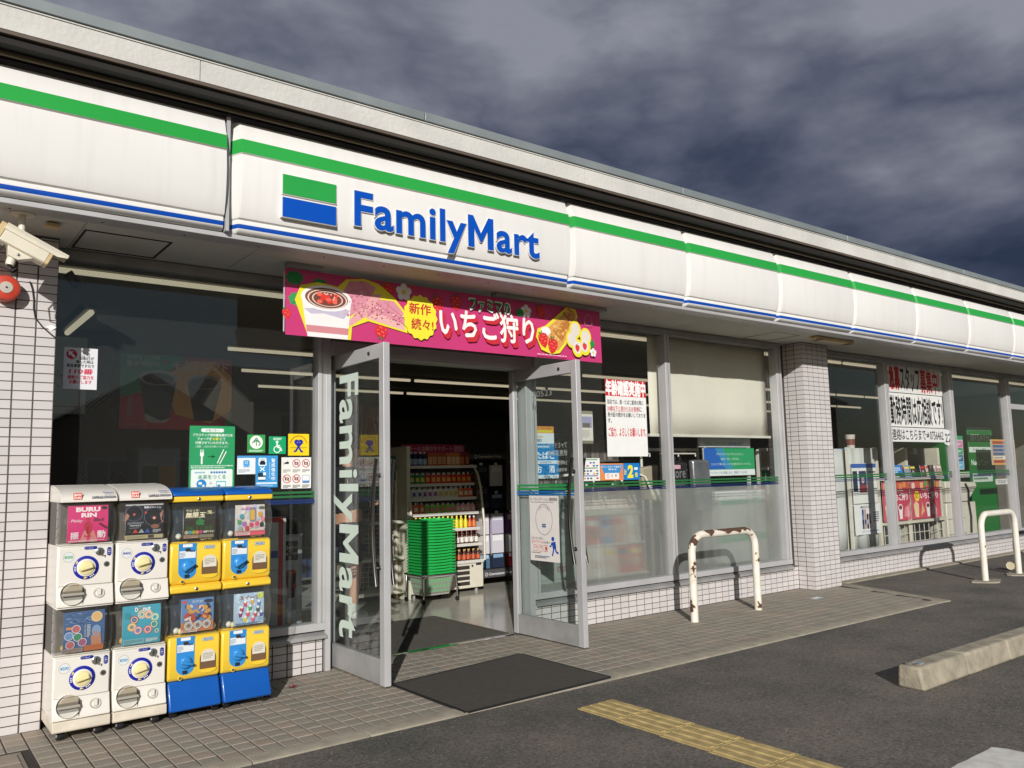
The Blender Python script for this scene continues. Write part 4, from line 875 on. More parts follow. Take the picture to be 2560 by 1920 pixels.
def card_pastel(T, x, z, w, h):
    s_ = card_sheet(x, z, w, h, 'd8d0c8'); R = random.Random(6)
    for i in range(60): s_.circ(R.random()*0.92*w+0.04*w, (0.2+R.random()*0.76)*h, R.uniform(0.005, 0.014), R.choice(('e6a8b4', 'bcd8c0', 'e8e0ea', 'c8b8dc', 'f0e6e0', 'b8d0e0')), n=8)
    for u, v, c in ((0.20, 0.62, '4a9aa8'), (0.12, 0.44, '4aa070'), (0.28, 0.38, 'b46ac0'), (0.52, 0.34, 'd84a6a'), (0.72, 0.38, 'd85a78'), (0.38, 0.24, 'c84a52'), (0.16, 0.22, 'a8a8a0'), (0.82, 0.68, 'd8a040'), (0.90, 0.52, 'e08a98'), (0.88, 0.34, '2c2c30')): s_.rr(u*w-0.012, v*h-0.014, 0.024, 0.028, 0.009, c)
    s_.rr(0.46*w, 0.46*h, 0.038, 0.08, 0.008, '8a8898'); s_.rr(0.485*w, 0.50*h, 0.026, 0.06, 0.008, 'e0b040'); s_.text('ぷにぷにケース', 0.16*w, 0.84*h, 0.5*w, 0.08*h, '8a6ab0', 0.02); s_.circ(0.88*w, 0.90*h, 0.018, '6a605c', ry=0.008)
    s_.rect(0, 0, w, 0.15*h, 'd0606c'); s_.rect(0.02*w, 0.02*h, 0.46*w, 0.10*h, 'd8c8c4'); s_.scribble(0.04*w, 0.03*h, 0.42*w, 0.08*h, 4, '8a6a6a', 2)
    s_.done('display_card', parent=T)
def card_group(T, x, z, w, h):
    s_ = card_sheet(x, z, w, h, '5a86bc'); R = random.Random(8)
    s_.rect(0, 0, w, 0.30*h, 'c47a50'); s_.circ(0.10*w, 0.92*h, 0.012, 'd04a4a', ry=0.008); s_.circ(0.84*w, 0.9*h, 0.026, '2a3044', ry=0.010); s_.text('コレクション', 0.34*w, 0.88*h, 0.34*w, 0.08*h, 'dfe8f4', 0.03)
    for i in range(46):
        u, v = (0.14+0.72*R.random())*w, (0.36+R.random()*0.44)*h; s_.circ(u, v, R.uniform(0.007, 0.015), R.choice(('d8c8b8', 'b8483c', '2f4a84', 'e8e0c8', '30303a', 'c89a4a', '8a3a44', '4a6aa8')), ry=R.uniform(0.010, 0.022), n=7, a=R.random()*3)
    for u in (0.22, 0.5, 0.78): s_.circ(u*w, 0.20*h, 0.023, 'a8b0b8'); s_.ring(u*w, 0.20*h, 0.023, 0.004, 'e4d8c4'); s_.circ(u*w, 0.20*h, 0.010, '8a6a58')
    s_.rect(0, 0, 0.5*w, 0.08*h, 'c0b0a4'); s_.scribble(0.04*w, 0.01*h, 0.42*w, 0.06*h, 3, '7a5a50', 2)
    s_.done('display_card', parent=T)
def card_ice(T, x, z, w, h):
    s_ = card_sheet(x, z, w, h, 'a8c4dc'); R = random.Random(10)
    for i in range(30): s_.circ(R.random()*0.9*w+0.05*w, R.random()*0.9*h+0.05*h, R.uniform(0.006, 0.016), R.choice(('c4dcec', 'e0ecf2', '90b4d4', 'b8d0e4')), n=8)
    s_.text('スイーツ', 0.16*w, 0.80*h, 0.68*w, 0.12*h, '8a5a4c', 0.05, skew=0.1); s_.circ(0.88*w, 0.90*h, 0.018, 'c8d860')
    for u, v, c in ((0.36, 0.66, 'c84a5a'), (0.60, 0.72, 'd8a050'), (0.82, 0.64, '5a80b8'), (0.24, 0.50, 'b03a5a'), (0.52, 0.52, '3aa060'), (0.78, 0.46, '4a4a50'), (0.2, 0.34, '7a3a78'), (0.44, 0.34, 'd85a6a'), (0.70, 0.30, 'c84a5a'), (0.90, 0.30, '4a60a8'), (0.36, 0.18, 'e0d04a'), (0.62, 0.16, 'e06a9a')): s_.pts([(u*w-0.011, v*h+0.012), (u*w+0.012, v*h+0.010), (u*w+0.009, v*h-0.013), (u*w-0.008, v*h-0.013)], c); s_.circ(u*w, v*h+0.014, 0.008, 'f0f0ea', n=8)
    s_.scribble(0.05*w, 0.02*h, 0.8*w, 0.06*h, 2, '6a84a0', 2)
    s_.done('display_card', parent=T)
def yellow_unit(T, x0, x1, z0, z1, hz1, card, yf, seed):
    """yellow face from z0 to z1 with crank and chute window, hood up to hz1"""
    w = x1-x0; yb = -0.19; h = z1-z0
    b = MB(); b.prism([(yb, z0), (yf+0.006, z0), (yf-0.012, z0+0.022), (yf-0.012, z1-0.02), (yf-0.004, z1-0.004), (yf+0.01, z1), (yb, z1)], 'x', x0+0.003, x1-0.003, YEL); B = b.build('body', T, bevel=0.010, segs=3)
    Y = yf-0.013; px = x0+0.17*w
    # blue crank plate
    s_ = Sheet((x0, Y, z0)); s_.k = 8; q = []
    pw = 0.34*w; pc = 0.33*w; n = 14
    q = [(pc-pw/2, h-0.004), (pc-pw/2, 0.075)] + [(pc-pw/2*math.cos(PI*i/n), 0.075-0.045*math.sin(PI*i/n)) for i in range(1, n)] + [(pc+pw/2, 0.075), (pc+pw/2, h-0.004)]
    s_.pts(q, SKYB); s_.rect(pc-0.026, h-0.024, 0.052, 0.016, 'e6e8e6'); s_.rect(pc-0.044, h-0.085, 0.088, 0.040, 'dce2e4'); s_.scribble(pc-0.042, h-0.082, 0.03, 0.030, 4, '8aa0b0', seed); s_.rect(pc+0.014, h-0.052, 0.028, 0.010, '3a5a86')
    s_.done('crank_plate', parent=B)
    k = MB(); k.box(x0+pc-0.012, x0+pc+0.012, Y-0.008, Y, z1-0.047, z1-0.030, GROUT)
    k.build('coin_slot', T, bevel=0.002)
    k = MB(); cz = z0+0.098; k.lathe([(0.034, 0), (0.034, 0.010), (0.028, 0.018), (0.016, 0.022)], (x0+pc, Y, cz), (0, -1, 0), SKYB, 28)
    a = math.radians(-14 if seed % 2 else 30); hb = [(x0+pc+u*math.cos(a)-v*math.sin(a), cz+u*math.sin(a)+v*math.cos(a)) for u, v in ((-0.034, -0.010), (0.036, -0.008), (0.036, 0.004), (-0.034, 0.010))]
    k.add([(p, Y-0.012, z) for p, z in hb]+[(p, Y-0.040, z) for p, z in hb], [(4, 5, 6, 7), (0, 1, 5, 4), (1, 2, 6, 5), (2, 3, 7, 6), (3, 0, 4, 7)], SKYB); k.build('crank', T, bevel=0.004)
    k = MB(); k.box(x0+pc-0.014, x0+pc+0.012, Y-0.003, Y, z0+0.036, z0+0.054, BLACK); k.build('coin_return', T)
    # price plate and arched chute window
    s_ = Sheet((x0, Y-0.0004, z0)); s_.k = 8; ac = 0.755*w
    s_.rr(ac-0.032, h-0.040, 0.060, 0.020, 0.004, '6d7c86'); s_.rr(ac-0.030, h-0.038, 0.056, 0.016, 0.003, 'c4c8be'); s_.text('¥200', ac-0.024, h-0.036, 0.046, 0.012, '4a78b0', 0.03); s_.done('price_plate', parent=B)
    n = 12; aw = 0.088; ah = 0.055
    arch = [(ac-aw/2, 0.050), (ac+aw/2, 0.050), (ac+aw/2, 0.050+ah)] + [(ac+aw/2*math.cos(PI*i/n), 0.050+ah+0.046*math.sin(PI*i/n)) for i in range(1, n)] + [(ac-aw/2, 0.050+ah)]
    k = MB(); k.prism([(x0+u, z0+v) for u, v in arch], 'y', Y-0.003, Y-0.0002, pbr('chute_brown', (112, 84, 58), 0.5)); k.build('chute', T)
    arch2 = [(ac+(u-ac)*0.86, 0.088+(v-0.050)*0.66) for u, v in arch]
    s_ = Sheet((x0, Y-0.0034, z0)); s_.k = 1; s_.pts(arch2, 'd8d2c4'); s_.scribble(ac-0.028, 0.10, 0.056, 0.036, 4, 'a09a8c', seed+1); s_.done('chute_notice', parent=T)
    k = MB(); k.prism([(x0+ac+0.047*math.cos(PI+PI*i/n), z0+0.048+0.022*math.sin(PI+PI*i/n)) for i in range(n+1)], 'y', Y-0.006, Y, YEL); k.build('chute_lip', T)
    k = MB(); k.lathe([(0.012, 0), (0.012, 0.004), (0.008, 0.0045)], (x0+0.24*w, Y+0.004, z0+0.016), (0, -1, 0), YEL, 16); k.lathe([(0.008, 0.004), (0.008, 0.006)], (x0+0.24*w, Y+0.004, z0+0.016), (0, -1, 0), CHR, 14); k.build('lock', T, smooth=40)
    i_ = MB(); i_.box(x0+0.01, x1-0.01, -0.40, yb, z1, hz1, pbr('hood_inside_blue', (44, 62, 78), 0.5)); i_.box(x0+0.01, x1-0.01, yf+0.03, -0.40, z1, z1+0.004, YEL); i_.build('inside', T)
    hood(T, x0+0.004, x1-0.004, z1-0.002, hz1, -0.465, yf-0.060, HOODC)
    capsules(T, x0+0.01, x1-0.01, z1, seed+20)
    card(T, x0+0.22*w, z1+0.022, 0.61*w, hz1-z1-0.050)
def yellow_machine(label, x0, x1, ca, cb, yf, dz=0.0):
    T = thing('capsule_toy_machine', label, 'vending machine', ((x0+x1)/2, -0.36, 0), 'capsule toy machines on the paving')
    b = MB(); b.prism([(-0.18, 0.046), (yf-0.055, 0.046), (yf-0.058, 0.060), (yf-0.004, 0.196), (-0.18, 0.196)], 'x', x0+0.004, x1-0.004, GBL); b.build('base', T, bevel=0.010, segs=3)
    yellow_unit(T, x0, x1, 0.197, 0.436, 0.664, cb, yf, 3)
    b = MB(); b.prism([(-0.19, 0.665), (yf-0.004, 0.665), (yf-0.024, 0.676), (yf-0.024, 0.704), (yf-0.002, 0.716), (-0.19, 0.716)], 'x', x0+0.003, x1-0.003, YEL); b.build('middle_band', T, bevel=0.006)
    yellow_unit(T, x0, x1, 0.717, 0.946, 1.172, ca, yf, 4)
    b = MB(); b.prism([(-0.19, 1.173), (yf-0.040, 1.173), (yf-0.040, 1.204), (-0.19, 1.204)], 'x', x0+0.003, x1-0.003, YEL); b.build('top_band', T, bevel=0.008)
    b = MB(); b.prism([(-0.19, 1.205), (yf-0.041, 1.205), (yf-0.034, 1.226), (yf+0.02, 1.246), (-0.26, 1.254), (-0.19, 1.250)], 'x', x0+0.002, x1-0.002, GBL); b.build('cap', T, bevel=0.010, segs=3)
    for z in (1.189, 0.690):
        k = MB(); k.lathe([(0.009, 0), (0.009, 0.004), (0.006, 0.006)], ((x0+x1)/2, yf-(0.040 if z > 1 else 0.024), z), (0, -1, 0), CHR, 14); k.build('lock', T, smooth=40)
    for cxx in (x0+0.045, x1-0.015): castor(T, cxx, -0.445); castor(T, cxx, -0.25)
yellow_machine('yellow and blue capsule toy machine with the black glow card, beside the white ones', -1.133, -0.846, card_dark, card_group, -0.480)
yellow_machine('yellow and blue capsule toy machine with the pastel card, nearest the entrance', -0.842, -0.556, card_pastel, card_ice, -0.480)
# ---------------------------------------------------------------- hanging banner over the entrance
bn = thing('banner', 'pink strawberry fair banner with dessert pictures hanging above the entrance', 'banner', (0.9, -0.39, 2.4))
BX0, BX1, BZ0, BZ1, BY = -0.445, 2.302, 2.198, 2.632, -0.39
bw, bh = BX1-BX0, BZ1-BZ0
s_ = Sheet((0, 0, 0), fn=lambda u, v, d: Vector((BX0+u, BY-d-0.010*(1-v/bh), BZ0+v)), step=0.00007)
PINK = pbr('banner_pink', (200, 60, 118), 0.42, var=0.05, vscale=2)
nb = 26
for j in range(nb): s_.poly([s_.P(bw*j/nb, 0, 0), s_.P(bw*(j+1)/nb, 0, 0), s_.P(bw*(j+1)/nb, bh, 0), s_.P(bw*j/nb, bh, 0)], PINK)
s_.k = 4
def UU(px): return (px-135)/(2160-135)*bw         # helper in banner proportions
def leaf(u, v, r, a, c='2f8a4c'):
    q = []
    for i in range(18):
        t = 2*PI*i/18; rr = r*(0.75+0.25*math.cos(t))*(1+0.08*(-1)**i); q.append((u+rr*math.cos(t+a), v+rr*0.8*math.sin(t+a)))
    s_.pts(q, c); s_.line([(u-r*0.5*math.cos(a), v-r*0.5*math.sin(a)), (u+r*0.9*math.cos(a), v+r*0.9*math.sin(a))], 0.004, '246a3c')
def berry(u, v, r, a=0.0, c='d8303a'):
    q = [(0, -1.25), (0.55, -0.75), (0.85, 0.0), (0.75, 0.6), (0.3, 0.85), (-0.3, 0.85), (-0.75, 0.6), (-0.85, 0.0), (-0.55, -0.75)]
    ro = lambda x, y: (u+r*(x*math.cos(a)-y*math.sin(a)), v+r*(x*math.sin(a)+y*math.cos(a)))
    s_.pts([ro(*p) for p in q], c)
    for i in range(10):
        x, y = (i % 3-1)*0.42+(0.1 if i % 2 else -0.1), 0.5-(i//3)*0.42; s_.circ(*ro(x, y), r*0.06, 'f0c468', n=6)
    for k in range(5):
        t = PI*k/4; s_.pts([ro(0, 0.7), ro(0.75*math.cos(t)+0.1, 0.75+0.5*math.sin(t)), ro(0.75*math.cos(t)-0.12, 0.72+0.35*math.sin(t))], '3a7a44')
def flower(u, v, r):
    for k in range(5): s_.circ(u+r*0.62*math.cos(2*PI*k/5+0.3), v+r*0.62*math.sin(2*PI*k/5+0.3), r*0.45, 'e8e6ea', n=12)
    s_.circ(u, v, r*0.32, 'd8c85a', n=10)
leaf(0.075, 0.365, 0.075, 2.3); leaf(0.225, 0.345, 0.065, 0.7); leaf(0.09, 0.245, 0.072, 3.9, '3f9a58')
berry(0.01, 0.14, 0.035, 0.2)
berry(0.74, 0.385, 0.05, 0.5); berry(1.14, 0.33, 0.055, 0.3); berry(1.30, 0.355, 0.055, 0.0); berry(0.68, 0.085, 0.055, 2.8); berry(2.10, 0.37, 0.05, 0.4)
flower(0.86, 0.375, 0.06); flower(1.95, 0.355, 0.05); leaf(1.90, 0.34, 0.05, 3.4); leaf(2.40, 0.36, 0.06, 1.2); leaf(2.62, 0.14, 0.06, 1.6)
# pudding cup with yellow outline, melon buns
s_.pts([(0.15, 0), (0.06, 0.23), (0.10, 0.33), (0.22, 0.365), (0.36, 0.35), (0.42, 0.41), (0.55, 0.43), (0.66, 0.41), (0.78, 0.33), (0.90, 0.20), (0.88, 0.085), (0.58, 0.14), (0.46, 0.09), (0.45, 0)], 'e8dc3c')
s_.pts([(0.40, 0.13), (0.40, 0.33), (0.44, 0.40), (0.56, 0.415), (0.64, 0.38), (0.58, 0.25)], 'd890a0'); s_.pts([(0.40, 0.09), (0.62, 0.33), (0.68, 0.34), (0.66, 0.24), (0.46, 0.10)], 'e2a6a8')
s_.pts([(0.56, 0.16), (0.66, 0.30), (0.78, 0.30), (0.86, 0.22), (0.86, 0.10), (0.70, 0.135)], 'd890a0'); s_.pts([(0.56, 0.16), (0.86, 0.10), (0.86, 0.14), (0.64, 0.21)], 'e6b4b0')
for a, c in (((0.44, 0.38), (0.52, 0.30)), ((0.52, 0.41), (0.60, 0.32)), ((0.42, 0.32), (0.58, 0.37)), ((0.70, 0.29), (0.84, 0.20)), ((0.66, 0.25), (0.78, 0.21)), ((0.74, 0.30), (0.72, 0.22))): s_.line([a, c], 0.006, 'c2788c')
for i in range(9): s_.circ(0.48+0.045*i*0.5+0.01*(i % 3), 0.17+0.018*i-(0.10 if i > 6 else 0), 0.005, '8a3a4a', n=6)
s_.pts([(0.105, 0.265), (0.145, 0), (0.425, 0), (0.455, 0.265)], 'efeae8'); s_.pts([(0.135, 0.075), (0.14, 0.03), (0.428, 0.03), (0.434, 0.075)], 'd08a90'); s_.pts([(0.12, 0.18), (0.17, 0.15), (0.26, 0.16), (0.40, 0.135), (0.448, 0.20), (0.28, 0.20)], 'c4bcd0')
s_.circ(0.28, 0.262, 0.178, 'f2eeee', ry=0.085, n=32); s_.circ(0.28, 0.262, 0.152, '8a5648', ry=0.070, n=32)
for r, c in ((0.140, 'e4d4c8'), (0.130, '7c4438'), (0.110, 'dcc6b8'), (0.100, '7c4438')): s_.circ(0.285, 0.258, r, c, ry=r*0.46, n=28)
R = random.Random(1)
for i in range(16): s_.circ(0.285+R.uniform(-.06, .06), 0.262+R.uniform(-.026, .03), 0.018, R.choice(('e04438', 'd83a34', 'ec6a56')), ry=0.013, n=9)
for i in range(7): s_.circ(0.285+R.uniform(-.05, .05), 0.27+R.uniform(-.02, .025), 0.005, 'f6d8d0', n=6)
for i in range(46):
    t_ = R.random(); s_.circ(0.40+0.30*t_+R.uniform(-.02, .02), 0.16+0.20*R.random()*(1-abs(t_-0.5)), R.uniform(0.004, 0.010), R.choice(('dc9aa8', 'e8b0b4', 'd28496', 'cc7c90')), n=6)
for i in range(40):
    t_ = R.random(); s_.circ(0.60+0.26*t_, 0.14+0.14*R.random()*(1-0.5*t_), R.uniform(0.004, 0.010), R.choice(('dc9aa8', 'ecbcb8', 'd28496')), n=6)
s_.blob(0.985, 0.205, 0.135, 'f0e43e', 16, 0.045, ry=0.158)
s_.text('新作', 0.895, 0.225, 0.175, 0.080, 'c23a34', 0.03); s_.text('続々!', 0.910, 0.115, 0.180, 0.080, 'c23a34', 0.03)
s_.text('ファミマの', 1.405, 0.300, 0.385, 0.100, 'e6f0e4', 0.060); s_.text('ファミマの', 1.412, 0.308, 0.37, 0.085, '1f8a50', 0.03)
s_.text('いちご狩り', 1.165, 0.062, 0.870, 0.222, 'c8303c', 0.050); s_.text('いちご狩り', 1.155, 0.076, 0.868, 0.218, 'c8303c', 0.040); s_.text('いちご狩り', 1.145, 0.092, 0.865, 0.212, 'f6f0ee', 0.030)
# crepe and mochi
s_.pts([(2.03, 0.16), (2.05, 0.225), (2.13, 0.255), (2.36, 0.43), (2.46, 0.42), (2.48, 0.36), (2.34, 0.12), (2.27, 0.045), (2.18, 0.03), (2.08, 0.06)], 'e8dc3c')
s_.pts([(2.08, 0.20), (2.16, 0.245), (2.38, 0.415), (2.45, 0.40), (2.46, 0.36), (2.32, 0.13), (2.25, 0.06), (2.18, 0.10)], 'd8a058'); s_.pts([(2.22, 0.20), (2.38, 0.38), (2.44, 0.37), (2.30, 0.14)], 'b87838')
for i in range(60):
    t_ = R.random(); w_ = R.uniform(-.05, .05); s_.circ(2.18+0.25*t_+w_*0.6, 0.15+0.24*t_-w_, R.uniform(0.006, 0.016), R.choice(('c88a44', 'e0b068', 'b8762f', 'd89c50', 'ecc07a')), n=7)
s_.circ(2.13, 0.21, 0.05, 'f2eef0', ry=0.035); berry(2.10, 0.145, 0.058, 0.25); berry(2.195, 0.105, 0.060, -0.2)
for u, v in ((2.44, 0.25), (2.55, 0.20), (2.40, 0.17), (2.46, 0.10), (2.54, 0.12)): s_.circ(u, v, 0.062, 'e8dc3c', ry=0.075)
for u, v in ((2.44, 0.25), (2.55, 0.20), (2.40, 0.17)): s_.circ(u, v, 0.046, 'ddd6ce', ry=0.055)
for u, v in ((2.455, 0.105), (2.535, 0.125)): s_.circ(u, v, 0.042, 'e6dcd6', ry=0.052); berry(u, v-0.004, 0.028)
flower(2.625, 0.075, 0.035); s_.line([(2.545, 0.34), (2.57, 0.39), (2.60, 0.39), (2.625, 0.34), (2.625, 0.30), (2.545, 0.30), (2.545, 0.34)], 0.003, 'c89aac')
s_.scribble(2.03, 0.016, 0.58, 0.011, 1, 'ecc6d6', 3)
s_.build('sheet', bn)
for x0, x1 in ((BX0+0.01, BX0+0.25), (BX1-1.10, BX1+0.06)):
    b = MB(); b.box(x0, x1, BY-0.03, BY+0.035, 2.636, 2.668, ALU_OLD); b.build('bracket', bn, bevel=0.003)
b = MB(); b.tube([(BX0-0.004, BY+0.004, BZ0+0.02), (BX0-0.004, BY+0.004, BZ1-0.03)], 0.005, ALU, 6); b.build('edge_rod', bn)

# ---------------------------------------------------------------- notices stuck on the windows
GYI = 0.0410                     # just outside the pane; stickers on the street side
def notice(x0, x1, z0, z1, c, y=GYI, t=0.001):
    s = Sheet((x0, y, z0)); s.base(x1-x0, z1-z0, c, t); return s, x1-x0, z1-z0
s_, w, h = notice(-0.889, -0.603, 1.245, 1.640, '2f9a62')
s_.rr(0.07, 0.355, 0.145, 0.024, 0.011, 'e4ece6'); s_.text('お客さまへ', 0.10, 0.359, 0.085, 0.016, '4a7a5c', 0.0)
s_.text('プラスチック使用量削減のため', 0.02, 0.328, 0.25, 0.018, 'eef6f0', 0.02); s_.text('フォークを', 0.048, 0.303, 0.088, 0.018, 'eef6f0', 0.02); s_.text('"お箸"', 0.138, 0.303, 0.048, 0.018, 'f0e04a', 0.02); s_.text('にて', 0.19, 0.303, 0.035, 0.018, 'eef6f0', 0.02)
s_.text('代用させていただきます。', 0.035, 0.278, 0.21, 0.018, 'eef6f0', 0.02); s_.text('ご理解、ご協力をお願いいたします。', 0.035, 0.256, 0.21, 0.014, 'd8ece0', 0.0)
s_.rr(0.072, 0.150, 0.011, 0.055, 0.005, 'eef2ea'); s_.rr(0.066, 0.200, 0.024, 0.026, 0.006, 'eef2ea')
for k in range(3): s_.rect(0.0675+0.0085*k, 0.222, 0.004, 0.022, 'eef2ea')
s_.text('→', 0.115, 0.19, 0.045, 0.018, '143c26', 0.02); s_.line([(0.175, 0.155), (0.215, 0.245)], 0.006, 'eef2ea'); s_.line([(0.190, 0.150), (0.232, 0.232)], 0.006, 'eef2ea')
s_.scribble(0.01, 0.122, 0.265, 0.024, 2, 'bfe0cc', 4); s_.rr(0.012, -0.0, 0.262, 0.118, 0.010, 'e4eee8')
s_.scribble(0.035, 0.090, 0.09, 0.016, 1, '8ab0c8', 5)
for k in range(6): s_.circ(0.140+0.017*k, 0.098, 0.0072, '3a78c0', n=10)
s_.text('未来をつくる', 0.055, 0.055, 0.175, 0.028, '3a8a78', 0.02); s_.circ(0.078, 0.024, 0.031, '2f86cc'); s_.circ(0.070, 0.030, 0.012, 'e4eee8', ry=0.009); s_.circ(0.090, 0.014, 0.008, 'e4eee8'); s_.rect(0.17, 0.0, 0.062, 0.042, '6ab4c4'); s_.rect(0.174, 0.002, 0.054, 0.033, 'e8f2f2'); s_.rect(0.178, 0.006, 0.018, 0.014, '3a8ac4')
s_.circ(0.135, 0.030, 0.007, 'd0a0cc', n=8)
s_.done('notice', 'green notice about using chopsticks instead of plastic forks, on the window behind the machines', 'notice')
s_, w, h = notice(-0.520, -0.400, 1.468, 1.588, '3a9e50')
s_.circ(0.06, 0.070, 0.044, 'f0f4ee', n=28); s_.line([(0.032, 0.062), (0.06, 0.098), (0.088, 0.062), (0.074, 0.046)], 0.006, '2f8a48'); s_.line([(0.06, 0.045), (0.06, 0.086)], 0.006, '2f8a48'); s_.line([(0.045, 0.068), (0.06, 0.086), (0.075, 0.068)], 0.006, '2f8a48'); s_.scribble(0.012, 0.006, 0.095, 0.014, 2, 'd8ecd8', 2)
s_.done('sticker', 'small green sticker with a white disc and an arrow mark on the window', 'sticker', 'stickers on the entrance window')
s_, w, h = notice(-0.374, -0.256, 1.460, 1.578, '16a468')
s_.scribble(0.03, 0.092, 0.06, 0.018, 2, 'dff2e8', 2); s_.circ(0.056, 0.080, 0.0095, 'f2f6f4'); s_.line([(0.056, 0.070), (0.058, 0.044), (0.078, 0.044), (0.088, 0.020)], 0.010, 'f2f6f4'); s_.line([(0.058, 0.058), (0.078, 0.056)], 0.006, 'f2f6f4'); s_.ring(0.056, 0.031, 0.024, 0.006, 'f2f6f4')
s_.done('sticker', 'small green wheelchair sticker on the window', 'sticker', 'stickers on the entrance window')
s_, w, h = notice(-0.240, -0.090, 1.449, 1.597, 'f0d01e')
R = random.Random(3)
for k in range(22):
    t = PI*(0.10+0.80*k/21); s_.circ(0.074+0.062*math.cos(t), 0.066+0.068*math.sin(t), 0.0038, 'b04a2a', n=6)
s_.rect(0.015, 0.052, 0.118, 0.0025, '5a5a3a')
s_.circ(0.060, 0.092, 0.0175, '2430a0'); s_.circ(0.088, 0.092, 0.0175, '2430a0'); s_.pts([(0.0445, 0.086), (0.074, 0.052), (0.1035, 0.086)], '2430a0'); s_.line([(0.074, 0.062), (0.052, 0.028), (0.040, 0.030)], 0.012, '2430a0'); s_.line([(0.074, 0.062), (0.094, 0.024), (0.104, 0.030)], 0.012, '2430a0'); s_.circ(0.066, 0.090, 0.0025, 'e8e8f0', n=6); s_.circ(0.082, 0.090, 0.0025, 'e8e8f0', n=6)
s_.done('sticker', 'yellow square sticker with a blue heart-shaped ribbon', 'sticker', 'stickers on the entrance window')
s_, w, h = notice(-0.585, -0.464, 1.328, 1.449, 'e9edf0')
s_.rect(0, 0.106, 0.121, 0.015, '4a9ad4'); s_.rr(0.040, 0.052, 0.042, 0.040, 0.010, '4aa0d8'); s_.rect(0.040, 0.045, 0.042, 0.006, '4aa0d8'); s_.ring(0.061, 0.075, 0.010, 0.003, 'd8ecf6', n=14); s_.scribble(0.008, 0.010, 0.075, 0.024, 4, 'a8acb0', 3)
s_.done('sticker', 'small white and light blue sticker below the green arrow sticker', 'sticker', 'stickers on the entrance window')
s_, w, h = notice(-0.462, -0.312, 1.238, 1.449, '3f9ad8')
s_.rr(0.018, 0.142, 0.055, 0.054, 0.010, 'e8f2f6'); s_.rr(0.026, 0.150, 0.040, 0.020, 0.006, '1c2430'); s_.rect(0.032, 0.168, 0.028, 0.010, '1c2430'); s_.text('TAXI', 0.030, 0.182, 0.03, 0.008, '1c2430', 0.01)
s_.line([(0.030, 0.110), (0.060, 0.134)], 0.007, 'eef6fa'); s_.line([(0.030, 0.134), (0.060, 0.110)], 0.007, 'eef6fa')
s_.rr(0.014, 0.046, 0.055, 0.052, 0.008, '16384c'); s_.rect(0.016, 0.052, 0.051, 0.018, 'e8f2f6'); s_.rr(0.05, 0.080, 0.02, 0.02, 0.004, 'e8f2f6')
for i, ch in enumerate('警戒強化中'): s_.text(ch, 0.106, 0.165-0.030*i, 0.026, 0.026, 'eef6fa', 0.02)
s_.scribble(0.092, 0.06, 0.006, 0.11, 12, 'c8e4f4', 3); s_.rect(0.006, 0.022, 0.138, 0.012, 'd8e8f2'); s_.scribble(0.012, 0.008, 0.12, 0.007, 1, 'c8e4f4', 2)
s_.done('sticker', 'light blue police alert sticker with taxi and shop icons', 'sticker', 'stickers on the entrance window')
s_, w, h = notice(-0.286, -0.074, 1.226, 1.437, 'eceae4')
for i in range(6):
    u, v = 0.038+0.068*(i % 3), (0.170 if i < 3 else 0.066)
    if i == 0: s_.rect(u-0.012, v-0.004, 0.026, 0.014, '22201e'); s_.line([(u-0.026, v+0.006), (u-0.010, v)], 0.003, '22201e'); s_.line([(u-0.026, v-0.006), (u-0.010, v)], 0.003, '22201e'); s_.line([(u+0.006, v+0.008), (u+0.006, v+0.020)], 0.003, '22201e')
    elif i == 5: s_.rr(u-0.025, v-0.030, 0.050, 0.054, 0.005, '5a86c0'); s_.rr(u-0.022, v-0.014, 0.044, 0.035, 0.003, 'eef0f0'); s_.ring(u, v+0.002, 0.010, 0.002, 'b0b4b8', n=12)
    else:
        s_.rr(u-0.014, v-0.010, 0.028, 0.020, 0.004, '2a2422'); s_.circ(u, v, 0.007, 'eceae4', n=10); s_.ring(u, v, 0.029, 0.0048, 'c4303a', n=24); s_.line([(u-0.019, v+0.019), (u+0.019, v-0.019)], 0.0048, 'c4303a')
    s_.scribble(u-0.027, v-0.062, 0.054, 0.022, 3, '8c8a88', 10+i)
s_.done('sticker', 'white sticker of six prohibition symbols beside the left door', 'sticker', 'stickers on the entrance window')
s_, w, h = notice(-1.612, -1.432, 1.842, 2.088, 'e2e2e6')
s_.circ(0.042, 0.205, 0.029, 'c83a50'); s_.pts([(0.024, 0.224), (0.050, 0.222), (0.042, 0.213), (0.062, 0.193), (0.053, 0.185), (0.034, 0.205), (0.026, 0.197)], 'eef0f2')
for tx, u, v, ww, hh, c in (('この', 0.098, 0.197, 0.04, 0.020, '33343a'), ('回転灯が', 0.085, 0.175, 0.075, 0.020, '33343a'), ('鳴った時は', 0.066, 0.153, 0.092, 0.020, '33343a'), ('緊急事態ですので', 0.018, 0.129, 0.145, 0.020, '33343a'), ('110番', 0.030, 0.090, 0.125, 0.032, 'd03050'), ('通報のご協力を', 0.022, 0.060, 0.140, 0.022, 'd03050'), ('お願いします', 0.032, 0.032, 0.120, 0.022, 'd03050')): s_.text(tx, u, v, ww, hh, c, 0.03, skew=0.15 if tx == '110番' else 0)
s_.done('notice', 'white notice with red 110 lettering at the pillar end of the window', 'notice')
s_, w, h = notice(2.754, 3.280, 1.432, 2.136, 'e9e9e6', y=0.040)
s_.rect(0, 0.552, w, 0.152, 'cc3038'); s_.text('年齢確認実施中', 0.006, 0.560, 0.514, 0.138, 'fbf8f6', 0.05)
